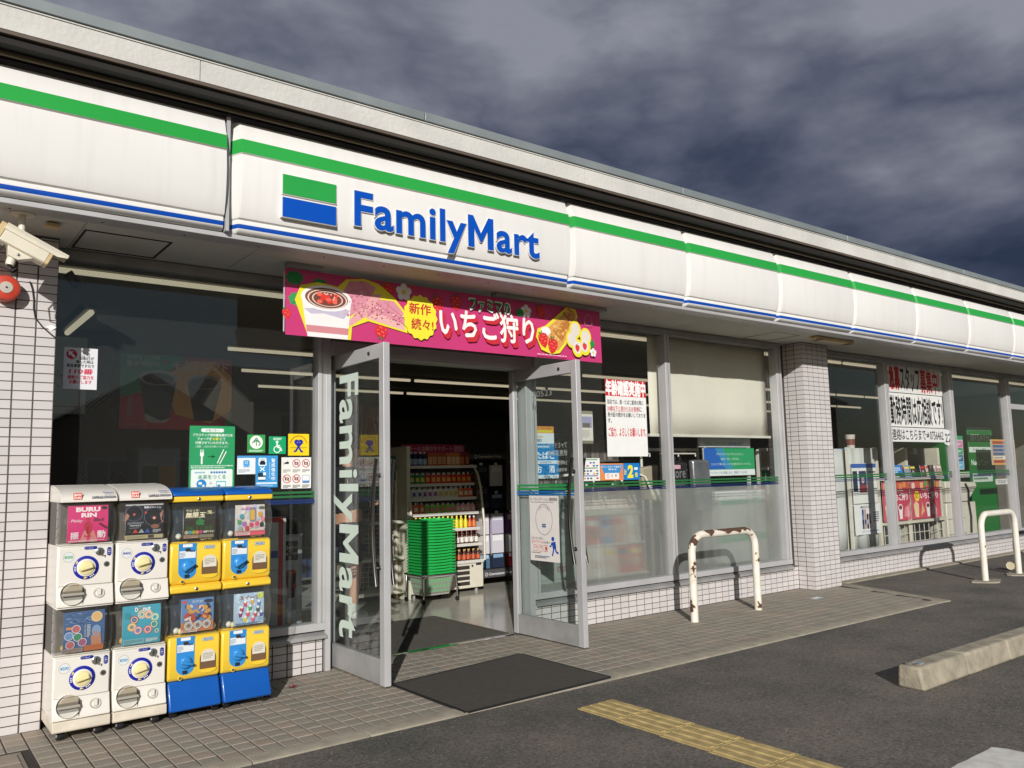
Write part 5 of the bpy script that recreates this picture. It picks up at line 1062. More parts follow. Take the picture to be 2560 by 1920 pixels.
for tx, u, v, ww, c in (('当店では、酒・たばこ販売の際に', 0.018, 0.478, 0.47, '2c2c30'), ('30歳以下と思われるお客様', 0.018, 0.418, 0.405, 'c03038'), ('に', 0.428, 0.418, 0.035, '2c2c30'), ('身分証の提示をお願いしておりま', 0.018, 0.360, 0.49, '2c2c30'), ('す。', 0.018, 0.305, 0.05, '2c2c30')): s_.text(tx, u, v, ww, 0.042, c, 0.022)
s_.rect(0.018, 0.412, 0.405, 0.003, 'c03038'); s_.text('ご協力、よろしくお願いします。', 0.022, 0.182, 0.49, 0.082, 'c8323c', 0.028); s_.rect(0.262, 0.0, 0.003, 0.55, 'd8d8d6')
s_.done('notice', 'large white age check poster with a red headline, on the window right of the entrance', 'poster')
s_, w, h = notice(2.450, 2.604, 1.548, 1.838, 'd2d0c6', y=0.060)
s_.rect(0, 0.262, w, 0.028, '8c8a76'); s_.rect(0, 0, w, 0.026, '7c7a68'); s_.rect(0.01, 0.14, 0.134, 0.10, '9a9ab8'); s_.rect(0.03, 0.142, 0.09, 0.04, '6a625e'); s_.scribble(0.012, 0.05, 0.10, 0.07, 6, 'aaa8a0', 3)
s_.done('notice', 'small curled paper flyer with a purple picture behind the right door', 'notice')
s_, w, h = notice(2.357, 2.655, 1.219, 1.418, 'e6e6e2')
for v, c in ((0.182, '3a8a5a'), (0.108, '3a7a5a'), (0.040, '3a4a9a')): s_.rect(0.02, v, 0.25, 0.008, c)
R = random.Random(12)
for row, v in ((0, 0.152), (1, 0.125), (2, 0.080), (3, 0.055), (4, 0.015)):
    for k in range(7):
        if R.random() < 0.85: s_.rr(0.022+0.038*k, v, 0.026, 0.014, 0.004, R.choice(('44484c', '2f6a4a', 'c05040', '6a6e74', 'd89a40', '4a6aa8')))
s_.done('sticker', 'white sticker listing accepted payment cards beside the orange points sticker', 'sticker', 'stickers right of the entrance')
s_, w, h = notice(2.660, 3.160, 1.219, 1.370, 'e08a4c')
s_.rect(0.285, 0, 0.215, h, '1f7ac0'); s_.pts([(0.0, 0.14), (0.28, 0.14), (0.235, 0.055), (0.05, 0.055)], '3f8cc8'); s_.rr(0.055, 0.010, 0.175, 0.055, 0.008, 'ece8e2'); s_.ring(0.092, 0.040, 0.016, 0.005, 'c83a34', n=14); s_.text('R', 0.135, 0.026, 0.016, 0.026, 'c05a5a', 0.03); s_.text('V', 0.178, 0.026, 0.024, 0.026, '3a5a2a', 0.05)
s_.text('ポイントカード全店で', 0.012, 0.112, 0.25, 0.018, 'f2ece4', 0.02); s_.text('貯まる', 0.10, 0.090, 0.10, 0.016, 'f2ece4', 0.02); s_.text('2', 0.335, 0.016, 0.075, 0.12, 'f0e028', 0.05, skew=0.1); s_.text('倍', 0.435, 0.024, 0.035, 0.042, 'f0e028', 0.03); s_.text('最大', 0.298, 0.045, 0.030, 0.05, 'e8e060', 0.02); s_.rr(0.428, 0.09, 0.045, 0.022, 0.004, 'e6eef4')
s_.done('sticker', 'orange and blue points sticker with a big yellow 2', 'sticker', 'stickers right of the entrance')
s_, w, h = notice(1.880, 2.172, 1.250, 1.490, '1f86cc')
s_.rect(0, 0.122, w, 0.030, 'd6e4ec'); s_.rect(0, 0, w, 0.030, 'd6e4ec'); s_.text('たばこ', 0.045, 0.165, 0.20, 0.060, 'eef4f8', 0.04); s_.text('お', 0.05, 0.048, 0.055, 0.060, 'eef4f8', 0.04); s_.text('酒', 0.185, 0.048, 0.062, 0.060, 'eef4f8', 0.03); s_.text('CIGARETTE', 0.085, 0.128, 0.125, 0.016, '3a6a98', 0.0); s_.text('LIQUOR', 0.11, 0.007, 0.085, 0.015, '3a6a98', 0.0)
s_.done('sticker', 'blue sticker for cigarettes and alcohol on the glass behind the right door', 'sticker', 'stickers right of the entrance')
s_, w, h = notice(1.896, 2.128, 1.492, 1.690, 'dfe6ea')
s_.rect(0, 0.140, w, 0.058, 'd8904a'); s_.rect(0.012, 0.145, 0.208, 0.022, 'd8c84a'); s_.rect(0, 0, w, 0.052, '2f8ccc'); s_.text('Pokémon', 0.03, 0.100, 0.080, 0.026, 'c8b070', 0.02); s_.text('GO', 0.045, 0.066, 0.05, 0.026, '2f4a7c', 0.04); s_.scribble(0.05, 0.015, 0.14, 0.022, 1, 'd8e8f2', 2); s_.text('ステージ中止', 0.10, 0.172, 0.10, 0.018, '7a5a3a', 0.0)
s_.done('sticker', 'orange, white and blue sticker above the cigarettes and alcohol sticker', 'sticker', 'stickers right of the entrance')
s_, w, h = notice(1.845, 2.345, 0.378, 1.095, 'dfe9e0', y=0.060)
s_.rect(0.30, 0.62, 0.18, 0.075, '2f8a50'); s_.text('ATMをご利用', 0.31, 0.64, 0.16, 0.035, 'eef4ee', 0.01)
for v, tx, c in ((0.56, 'ゆうちょ銀行', '4a5a78'), (0.47, 'りそな銀行', '2f3a44'), (0.385, '京都銀行', '3a5a8c'), (0.30, '池田泉州銀行', '3a6aa8'), (0.215, 'イオン銀行', '2f3a60'), (0.135, 'ソニーネット', '3a4a5a')): s_.text(tx, 0.29, v, 0.17, 0.030, c, 0.01); s_.rect(0.03, v-0.022, 0.44, 0.002, 'a8b4ac')
s_.text('Rakuten 楽天銀行', 0.03, 0.150, 0.19, 0.028, '9a3a4a', 0.01); s_.text('あおぞら', 0.09, 0.075, 0.10, 0.030, '2f5a8c', 0.01); s_.rect(0.29, 0.085, 0.12, 0.045, 'b83a3c'); s_.text('信用金庫', 0.30, 0.093, 0.10, 0.028, 'f0e4e0', 0.01); s_.scribble(0.03, 0.012, 0.40, 0.024, 3, 'a8b0a8', 2)
s_.done('notice', 'large pale green bank list poster low on the glass behind the right door', 'poster')
# notice inside the right door glass
s_ = Sheet((1.7442, -0.082, 0.606), U=(0, -1, 0), V=(0, 0, 1), N=(-1, 0, 0)); s_.base(0.362, 0.510, 'e6dfda', 0.0008); w, h = 0.362, 0.510
s_.text('セーフティステーション活動実施店', 0.012, 0.470, 0.336, 0.026, '2a2626', 0.02); s_.scribble(0.02, 0.456, 0.32, 0.008, 1, '5a5452', 2)
s_.ring(0.18, 0.325, 0.104, 0.0035, '2f4a78', n=36, ry=0.122)
for k, ch in enumerate('SAFETY STATION'):
    if ch == ' ': continue
    t = PI*(0.76-0.52*k/13); s_.text(ch, 0.18+0.086*math.cos(t)-0.005, 0.325+0.103*math.sin(t)-0.005, 0.009, 0.011, '2f3a58', 0.01)
s_.text('SS', 0.155, 0.262, 0.05, 0.030, '2a52a0', 0.05)
s_.text('こまったときは…', 0.018, 0.168, 0.16, 0.018, '3a3634', 0.01); s_.text('エスゾウくん', 0.018, 0.138, 0.145, 0.024, 'c03a3a', 0.02); s_.text('のお店へ!', 0.168, 0.138, 0.085, 0.018, '3a3634', 0.01)
for u in (0.05, 0.115, 0.18): s_.frame(u-0.008, 0.075, 0.048, 0.050, 0.003, 'c86a60')
s_.text('110', 0.055, 0.098, 0.030, 0.018, 'b84a44', 0.01); s_.text('119', 0.120, 0.098, 0.030, 0.018, 'b84a44', 0.01); s_.rect(0.19, 0.086, 0.022, 0.028, 'c05048')
s_.circ(0.285, 0.178, 0.017, '1c50a8'); s_.rect(0.268, 0.182, 0.036, 0.005, '1c50a8'); s_.pts([(0.268, 0.150), (0.315, 0.160), (0.325, 0.108), (0.285, 0.100)], '1c50a8'); s_.line([(0.275, 0.15), (0.258, 0.118), (0.245, 0.122)], 0.012, '1c50a8'); s_.line([(0.295, 0.105), (0.285, 0.072), (0.275, 0.048)], 0.015, '1c50a8'); s_.line([(0.312, 0.106), (0.325, 0.078), (0.35, 0.072)], 0.015, '1c50a8')
s_.scribble(0.02, 0.060, 0.22, 0.008, 1, '6a6462', 3); s_.scribble(0.06, 0.022, 0.18, 0.022, 2, '5a6a8c', 4)
s_.done('notice', 'pale safety notice with an empty oval and a blue running figure, on the right door', 'poster')
# staff wanted notices
R = random.Random(4)
s_, w, h = notice(7.785, 9.215, 2.245, 2.640, 'd8d8d4', y=0.040)
s_.text('急募', 0.02, 0.04, 0.26, 0.30, 'c03034', 0.05); s_.text('スタッフ', 0.30, 0.03, 0.50, 0.32, '26262a', 0.03); s_.text('募集中!', 0.83, 0.02, 0.52, 0.32, 'c03034', 0.03)
s_.done('notice', 'wide white staff notice with red and black characters, topmost of the three', 'poster', 'handwritten style staff notices')
s_, w, h = notice(7.768, 9.190, 1.800, 2.235, 'dededa', y=0.039)
s_.text('勤務時間は応相談です!', 0.012, 0.03, 1.39, 0.37, '222226', 0.03)
s_.done('notice', 'wide white staff notice with tall black characters only, middle of the three', 'poster', 'handwritten style staff notices')
s_ = Sheet((7.768, 0.0405, 1.605)); s_.base(1.42, 0.185, 'd8d8d6', 0.001); s_.text('連絡はこちらまで⇒0756462', 0.012, 0.022, 1.37, 0.145, '26262a', 0.015)
s_.pts([(1.42, 0.185), (1.66, 0.155), (1.53, -0.05), (1.40, -0.02)], 'd8d8d6'); s_.text('22', 1.43, 0.0, 0.16, 0.12, '26262a', 0.015)
s_.done('notice', 'narrow white staff notice with a phone number, bottom of the three', 'poster', 'handwritten style staff notices')
# ---------------------------------------------------------------- inside the shop
TUBE = glow('lamp_tube', (255, 238, 204), 0.45)
LAMPW = pbr('lamp_housing', (120, 116, 104), 0.5, var=0.05)
def ceiling_light(x0, x1, y, label, rot=False):
    T = thing('ceiling_light', label, 'ceiling light', ((x0+x1)/2, y, 2.66), 'strip lights on the shop ceiling')
    b = MB(); b.prism([(y-0.07, 2.718), (y-0.05, 2.685), (y+0.05, 2.685), (y+0.07, 2.718)], 'x', x0, x1, LAMPW); b.build('housing', T)
    b = MB(); b.tube([(x0+0.03, y, 2.664), (x1-0.03, y, 2.664)], 0.019, TUBE, 8); b.build('tube', T)
for ny, y in enumerate((0.55, 3.2, 4.8, 6.4)):
    nm = ('first', 'second', 'third', 'fourth', 'fifth', 'sixth')[ny]
    x = (-2.4, 0.35, 1.05, 1.85, 2.6, 3.4)[ny]; k = 0
    while x < 15:
        ceiling_light(x, x+2.48, y, 'strip light, %s from the near end of the %s row on the shop ceiling' % (ORD[k], nm)); x += 2.5; k += 1
T = thing('ceiling_light', 'short strip light running away from the window above the coffee poster', 'ceiling light', (-1.15, 2.6, 2.66))
b = MB(); b.prism([(-1.22, 2.718), (-1.20, 2.685), (-1.10, 2.685), (-1.08, 2.718)], 'y', 1.86, 3.05, LAMPW); b.build('housing', T)
b = MB(); b.tube([(-1.15, 1.9, 2.664), (-1.15, 3.0, 2.664)], 0.024, TUBE, 8); b.build('tube', T)
SHB = pbr('shutter_box', (92, 88, 76), 0.7)
b = MB(); b.box(-1.69, -0.05, 0.13, 0.30, 2.665, 2.715, SHB); b.build('shutter_box', shop, bevel=0.004)
sp = thing('spot_lamp', 'small black spot lamp behind the top corner of the window by the pillar', 'lamp', (-1.58, 0.22, 2.5))
b = MB(); b.tube([(-1.60, 0.10, 2.545), (-1.54, 0.10, 2.47)], 0.028, BLACK, 12); b.build('head', sp, smooth=50)
b = MB(); b.tube([(-1.575, 0.10, 2.51), (-1.575, 0.12, 2.56)], 0.008, BLACK, 6); b.build('arm', sp)
# hanging coffee poster and the framed sheet beside it
s_ = Sheet((-0.98, 1.60, 1.711), U=(1.234, 0, 0), V=(0, 0, 1.234)); s_.base(0.705, 0.485, 'a8504c', 0.003); w, h = 0.705, 0.485
s_.pts([(0, 0.20), (0, h), (0.40, h), (0.28, 0.36), (0.10, 0.22)], '38a084'); s_.pts([(0.28, 0.36), (0.44, 0.46), (0.60, 0.46), (w, 0.36), (w, 0.14), (0.56, 0.04), (0.36, 0.05), (0.30, 0.20)], 'e6a654'); s_.pts([(0, 0), (0, 0.20), (0.10, 0.23), (0.34, 0.10), (0.58, 0.04), (w, 0.05), (w, 0)], 'd23c48'); s_.pts([(0.66, 0.02), (w, 0.16), (w, 0.0)], '2a9060')
s_.pts([(0.11, 0.335), (0.155, 0.06), (0.30, 0.06), (0.345, 0.335)], '3a4248'); s_.circ(0.228, 0.335, 0.118, 'b8b4b4', ry=0.050, n=28); s_.circ(0.228, 0.328, 0.100, '3a3038', ry=0.036, n=28); s_.pts([(0.15, 0.10), (0.155, 0.055), (0.21, 0.040), (0.28, 0.045), (0.31, 0.075), (0.25, 0.055)], 'c4c0bc')
s_.pts([(0.41, 0.32), (0.46, 0.06), (0.58, 0.06), (0.64, 0.32)], '2c2a30'); s_.circ(0.525, 0.32, 0.115, '8e8488', ry=0.048, n=28); s_.circ(0.525, 0.312, 0.100, '30242a', ry=0.036, n=28)
s_.text('エチオピア産', 0.035, 0.445, 0.20, 0.030, 'd8dcd8', 0.01); s_.text('最高等級豆', 0.035, 0.405, 0.20, 0.034, 'd8dcd8', 0.01); s_.text('×', 0.255, 0.425, 0.03, 0.03, 'c85a50', 0.02); s_.text('モカブレンド', 0.32, 0.400, 0.36, 0.060, 'e0dcd8', 0.015); s_.text('FAMIMA CAFE', 0.03, 0.02, 0.13, 0.016, 'c8a8a0', 0.0); s_.scribble(0.045, 0.08, 0.03, 0.13, 10, 'c8a8a0', 3)
s_.done('hanging_poster', 'coffee poster with two dark cups on green, orange and red hanging behind the window', 'poster')
s_ = Sheet((-1.655, 1.20, 1.785), U=(1.16, 0, 0), V=(0, 0, 1.16)); s_.base(0.315, 0.475, 'b0aca4', 0.004); s_.frame(0.0, 0.04, 0.285, 0.20, 0.010, '8c2c30'); s_.text('さい', 0.10, 0.24, 0.06, 0.04, '4a4a4e', 0.01); s_.text('下さい。', 0.05, 0.16, 0.12, 0.04, '3a3a3e', 0.01); s_.line([(0.05, 0.42), (0.10, 0.40), (0.13, 0.43)], 0.006, '4a4a6a')
s_.done('framed_notice', 'grey sheet with a red border and handwriting behind the window next to the pillar', 'notice')
# coffee counter things low behind the machines
GREYB = pbr('counter_grey', (120, 124, 132), 0.5); cb = thing('coffee_machine', 'grey coffee machine with a small cup picture behind the capsule machines', 'coffee machine', (-0.52, 2.4, 0))
b = MB(); b.box(-0.70, -0.345, 2.20, 2.6, 0.9, 1.585, GREYB); b.build('body', cb, bevel=0.01)
s_ = Sheet((-0.66, 2.197, 1.02), U=(1.267, 0, 0), V=(0, 0, 1.2)); s_.base(0.22, 0.34, '3a4a40', 0.001); s_.rect(0.0, 0, 0.22, 0.12, '8c2c30'); s_.pts([(0.10, 0.34), (0.22, 0.34), (0.22, 0.14), (0.12, 0.10)], 'a87a3c'); s_.circ(0.07, 0.20, 0.05, 'b8b4b4', ry=0.025); s_.pts([(0.03, 0.20), (0.045, 0.06), (0.095, 0.06), (0.11, 0.20)], '2c2a30'); s_.done('poster', parent=cb)
cb2 = thing('counter', 'dark service counter behind the window with the coffee machine', 'counter', (-0.9, 2.4, 0))
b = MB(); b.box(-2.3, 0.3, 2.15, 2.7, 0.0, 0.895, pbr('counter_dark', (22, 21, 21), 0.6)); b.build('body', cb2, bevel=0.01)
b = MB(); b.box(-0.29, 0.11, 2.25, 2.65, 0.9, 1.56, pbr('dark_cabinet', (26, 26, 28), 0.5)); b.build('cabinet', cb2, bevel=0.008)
s_ = Sheet((-0.27, 2.245, 1.39), U=(1.25, 0, 0), V=(0, 0, 1.25)); s_.base(0.30, 0.12, '8a8c78', 0.001); s_.scribble(0.02, 0.02, 0.26, 0.08, 3, '4a4c44', 3); s_.done('label_strip', parent=cb2)
for i in range(6):
    s_ = Sheet((-0.25+0.11*(i % 3), 2.245, 1.02+0.16*(i//3)), U=(1.25, 0, 0), V=(0, 0, 1.25)); s_.base(0.07, 0.10, ('5a4a44', '8c8880', '70342f')[i % 3], 0.001); s_.circ(0.035, 0.05, 0.02, ('8c7a70', '3a3634', 'b89a78')[i % 3]); s_.done('menu_card', parent=cb2)
rf = thing('poster_stand', 'white poster stand with a thick red border behind the window beside the door', 'poster stand', (-0.25, 0.28, 0))
b = MB(); b.box(-0.50, -0.158, 0.27, 0.31, 0.0, 1.03, pbr('stand_white', (206, 204, 200), 0.5)); b.build('board', rf)
s_ = Sheet((-0.50, 0.2695, 0.26)); s_.frame(0, 0, 0.322, 0.768, 0.034, 'c04034'); s_.rect(0.235, 0.49, 0.05, 0.05, '2c4a9a'); s_.rect(0.04, 0.40, 0.25, 0.012, 'b8b4b0'); s_.done('print', parent=rf)
cs = thing('coffee_banner', 'narrow iced coffee banner in a grey frame behind the window beside the door', 'banner', (-0.08, 0.33, 0))
b = MB(); b.box(-0.150, -0.012, 0.325, 0.345, 0.0, 0.90, pbr('stand_grey', (150, 152, 158), 0.5)); b.build('frame', cs, bevel=0.004)
s_ = Sheet((-0.145, 0.3245, 0.02)); s_.base(0.108, 0.86, 'a8acb2', 0.0008); s_.rect(0, 0.70, 0.10, 0.135, '3a2822'); s_.text('コーヒー!', 0.008, 0.775, 0.088, 0.026, 'e8e4e0', 0.02); s_.text('お召し上がりください', 0.006, 0.735, 0.092, 0.020, 'e8e4e0', 0.02); s_.circ(0.045, 0.60, 0.044, '6a3a30', ry=0.035); s_.pts([(0.008, 0.60), (0.025, 0.44), (0.075, 0.44), (0.088, 0.60)], '4a2a26'); s_.circ(0.06, 0.62, 0.022, 'c8543c', ry=0.014); s_.circ(0.075, 0.52, 0.016, 'b8483c'); s_.pts([(0.0, 0.20), (0.03, 0.34), (0.09, 0.36), (0.10, 0.18), (0.04, 0.13)], 'd0d2d6'); s_.pts([(0.01, 0.27), (0.06, 0.30), (0.07, 0.22)], 'b88a78'); s_.text('アイス', 0.045, 0.235, 0.035, 0.014, '3a3634', 0.01); s_.text('カフェラテ', 0.040, 0.205, 0.055, 0.014, '3a3634', 0.01); s_.done('print', parent=cs)
# chilled drinks case
FW = pbr('case_white', (214, 208, 192), 0.4, var=0.06); PALE = pbr('shelf_white', (210, 208, 200), 0.45, var=0.05)
fc = thing('drinks_case', 'open white chilled drinks case with five lit shelves facing the entrance', 'display case', (2.56, 2.7, 0))
b = MB(); b.box(2.10, 3.03, 2.40, 2.95, 0.045, 0.335, FW); b.build('base', fc, bevel=0.006)
b = MB(); b.box(2.10, 3.03, 2.86, 2.95, 0.336, 1.40, pbr('case_back', (110, 108, 102), 0.5)); b.build('back_panel', fc)
for x0, x1 in ((2.085, 2.10), (3.03, 3.045)):
    b = MB(); b.prism([(2.38, 0.34), (2.38, 0.75), (2.44, 1.15), (2.50, 1.30), (2.58, 1.40), (2.95, 1.40), (2.95, 0.34)], 'x', x0, x1, HOODC); b.build('side_glass', fc)
    b = MB(); b.tube([(x0+0.007, 2.375, 0.34), (x0+0.007, 2.375, 0.75), (x0+0.007, 2.43, 1.15), (x0+0.007, 2.49, 1.31), (x0+0.007, 2.58, 1.405), (x0+0.007, 2.95, 1.405)], 0.013, FW, 8); b.build('side_frame', fc, smooth=50)
b = MB(); b.box(2.06, 2.10, 2.42, 3.0, 0.0, 1.62, FW); b.build('end_panel', fc)
shelves = [(0.345, 2.39), (0.530, 2.42), (0.703, 2.46), (0.880, 2.48), (1.045, 2.52), (1.205, 2.56), (1.405, 2.50)]
for z, y0 in shelves:
    b = MB(); b.box(2.10, 3.03, y0, 2.86, z-0.014, z, PALE); b.box(2.10, 3.03, y0-0.008, y0-0.0005, z-0.026, z+0.006, PALE); b.build('shelf', fc)
for k in range(4): b = MB(); b.box(2.66, 2.84, 2.394, 2.4, 0.08+0.058*k, 0.118+0.058*k, GROUT); b.build('vent_grille', fc)
b = MB(); b.lathe([(0.012, 0), (0.012, 0.006)], (2.88, 2.40, 0.285), (0, -1, 0), BLACK, 12); b.build('knob', fc)
b = MB(); b.box(2.93, 3.0, 2.394, 2.4, 0.29, 0.31, BLACK); b.build('display', fc)
for x in (2.16, 2.6, 2.97): b = MB(); b.lathe([(0.018, 0), (0.018, 0.046)], (x, 2.46, 0.0), (0, 0, 1), ALU_OLD, 10); b.build('foot', fc)
s_ = Sheet((2.30, 2.93, 1.56)); s_.base(0.86, 0.105, 'b83a66', 0.01); s_.rect(0.70, 0.02, 0.14, 0.07, 'd88aa0'); s_.text('一人一人の毎日をサポート', 0.03, 0.028, 0.65, 0.055, 'e8c8d2', 0.02); s_.done('header_board', parent=fc)
def bottle(col, cap, lab=None, hh=0.15, r=0.024):
    b = MB(); m = pbr('drink_'+col, col, 0.2, var=0.05); c = pbr('cap_'+cap, cap, 0.4)
    b.lathe([(r*.9, 0), (r, 0.006), (r, hh*.58), (r*.8, hh*.68), (r*.42, hh*.82), (r*.42, hh*.88)], (0, 0, 0), (0, 0, 1), m, 12); b.lathe([(r*.5, hh*.88), (r*.5, hh), (r*.45, hh*1.01)], (0, 0, 0), (0, 0, 1), c, 10)
    if lab: b.lathe([(r*1.02, hh*.12), (r*1.02, hh*.52)], (0, 0, 0), (0, 0, 1), pbr('label_'+lab, lab, 0.5), 12, caps=False)
    return b.mesh('bottle', 40)
def pouch(col, col2, w=0.062, hh=0.125):
    b = MB(); m = pbr('pouch_'+col, col, 0.3, var=0.06); m2 = pbr('pouch_'+col2, col2, 0.3, var=0.06)
    b.add([(-w/2, -0.020, 0), (w/2, -0.020, 0), (w/2, 0.020, 0), (-w/2, 0.020, 0), (-w/2, -0.006, hh*.82), (w/2, -0.006, hh*.82), (w/2, 0.006, hh*.82), (-w/2, 0.006, hh*.82)], [(0, 1, 5, 4), (1, 2, 6, 5), (2, 3, 7, 6), (3, 0, 4, 7), (4, 5, 6, 7)], m)
    b.add([(-w*.36, -0.0185, hh*.22), (w*.36, -0.0185, hh*.22), (w*.30, -0.0135, hh*.58), (-w*.30, -0.0135, hh*.58)], [(0, 1, 2, 3)], m2)
    b.lathe([(0.008, hh*.82), (0.008, hh), (0.006, hh*1.01)], (0, 0, 0), (0, 0, 1), pbr('cap_e8e8e4', 'e8e8e4', 0.4), 8)
    return b.mesh('drink_pouch')
def row(z, y, items, x0, x1, where):
    n = len(items); dx = (x1-x0)/n; R = random.Random(int(z*1000))
    for k, (me, nm, what, cat) in enumerate(items):
        inst(nm, me, (x0+dx*(k+0.5), y+R.uniform(-.008, .008), z+0.0005), '%s, %s from the left on the %s' % (what, ORD[k], where), cat, 'drinks on the %s' % where, rot=(0, 0, R.uniform(-.2, .2)))
        inst(nm, me, (x0+dx*(k+0.5), y+0.075+R.uniform(-.008, .008), z+0.0005), '%s behind the %s front one on the %s' % (what, ORD[k], where), cat, 'drinks on the %s' % where, rot=(0, 0, R.uniform(-.2, .2)))
PG = pouch('2f7a3a', 'd8d04a'); PR = pouch('c83a2a', 'e8b04a'); PO = pouch('d86a34', 'e8d8c0'); PW = pouch('d8d8d4', '3a5aa0'); PP = pouch('d8d8d4', '9a4aa0'); PY_ = pouch('d8d4c8', 'c8b83a'); PL = pouch('8ac04a', 'e8788a', hh=0.11); PK = pouch('e8a0a8', 'e8e0d4', hh=0.10)
BY_ = bottle('d8c82a', 'e8d84a', 'e8d43a', 0.14, 0.022); BB = bottle('4a2418', '8a2a2a', 'e0d8d0', 0.145, 0.022); BB2 = bottle('50281c', 'c8a04a', 'c8603a', 0.125, 0.021); BW = bottle('d8d4cc', 'e8d84a', '3a6ab0', 0.13, 0.022); BO = bottle('b84a2a', 'e8e0d8', 'd87a3a', 0.13, 0.023)
row(1.205, 2.60, [(PG, 'drink_pouch', 'green pouch drink', 'drink pouch')]*4+[(PR, 'drink_pouch', 'red pouch drink', 'drink pouch')]*9, 2.12, 3.01, 'highest cooled shelf')
row(1.045, 2.56, [(PW, 'drink_pouch', 'white and blue pouch drink', 'drink pouch')]*3+[(PP, 'drink_pouch', 'white and purple pouch drink', 'drink pouch')]*3+[(PY_, 'drink_pouch', 'white and yellow pouch drink', 'drink pouch')]*4+[(PO, 'drink_pouch', 'orange pouch drink', 'drink pouch')]*3, 2.12, 3.01, 'second cooled shelf')
row(0.880, 2.52, [(PO, 'drink_pouch', 'orange and cream pouch drink', 'drink pouch')]*3+[(PL, 'drink_pouch', 'green and pink pouch drink', 'drink pouch')]*6+[(PK, 'drink_pouch', 'pale pink pouch drink', 'drink pouch')]*4, 2.12, 3.01, 'third cooled shelf')
row(0.703, 2.50, [(BY_, 'bottle', 'small yellow bottle', 'bottle')]*13+[(BO, 'bottle', 'small orange bottle', 'bottle')]*2, 2.12, 3.01, 'fourth cooled shelf')
row(0.530, 2.46, [(BW, 'bottle', 'small white labelled bottle', 'bottle')]*9+[(BB, 'bottle', 'small dark brown bottle', 'bottle')]*5, 2.12, 3.01, 'fifth cooled shelf')
row(0.345, 2.43, [(BB2, 'bottle', 'small brown bottle with orange label', 'bottle')]*14, 2.12, 3.01, 'lowest shelf')
TB = bottle('26325a', 'e0e0e4', 'a8c0dc', 0.16, 0.026)
def carton(c1, c2, w=0.058, hh=0.15):
    b = MB(); b.box(-w/2, w/2, -0.02, 0.02, 0, hh, pbr('box_'+c1, c1, 0.5, var=0.05)); b.box(-w*.4, w*.4, -0.021, -0.0201, hh*.15, hh*.7, pbr('box_'+c2, c2, 0.5)); return b.mesh('carton')
C1, C2, C3 = carton('b8562a', 'd8a878'), carton('8a2a24', 'c87a4a'), carton('c87a3a', 'e8c89a')
row(1.405, 2.62, [(TB, 'bottle', 'dark blue bottle', 'bottle')]*5+[(C1, 'carton', 'orange carton', 'carton')]*4+[(C3, 'carton', 'light orange carton', 'carton')]*3+[(C2, 'carton', 'dark red carton', 'carton')]*2, 2.12, 3.0, 'top board')
# green baskets on a wheeled rack
BG = pbr('basket_green', (40, 172, 82), 0.35, var=0.06, spec=0.45); BGR = pbr('basket_grey', (158, 156, 150), 0.5, var=0.05)
BXc, BYc = 2.190, 2.150
def basket_shell(mat, hh, slots=False):
    b = MB(); w0, d0, w1, d1, t = 0.325, 0.245, 0.395, 0.310, 0.004
    def ring(w, d, z): r = 0.03; return [(sx*(w/2-(r if k else 0)), sy*(d/2-(0 if k else r)), z) for sx, sy, ks in ((1, -1, (1, 0)), (1, 1, (0, 1)), (-1, 1, (1, 0)), (-1, -1, (0, 1))) for k in ks]
    A, B = ring(w0, d0, 0), ring(w1, d1, hh); n = 8
    if not slots:
        b.add(A+B, [(i, (i+1) % n, n+(i+1) % n, n+i) for i in range(n)], mat)
    else:
        for i in range(n):
            p, q, r_, s = Vector(A[i]), Vector(A[(i+1) % n]), Vector(B[(i+1) % n]), Vector(B[i]); L = (q-p).length; m = max(1, int(L/0.016))
            def at(u, v): return (p*(1-u)+q*u)*(1-v)+(s*(1-u)+r_*u)*v
            for v0, v1 in ((0, .08), (.30, .36), (.56, .62), (.86, 1)): b.poly([at(0, v0), at(1, v0), at(1, v1), at(0, v1)], mat)
            for k in range(m):
                u0, u1 = k/m, (k+0.45)/m; b.poly([at(u0, .08), at(u1, .08), at(u1, .86), at(u0, .86)], mat)
    b.poly([A[i] for i in range(n-1, -1, -1)], mat)
    return b
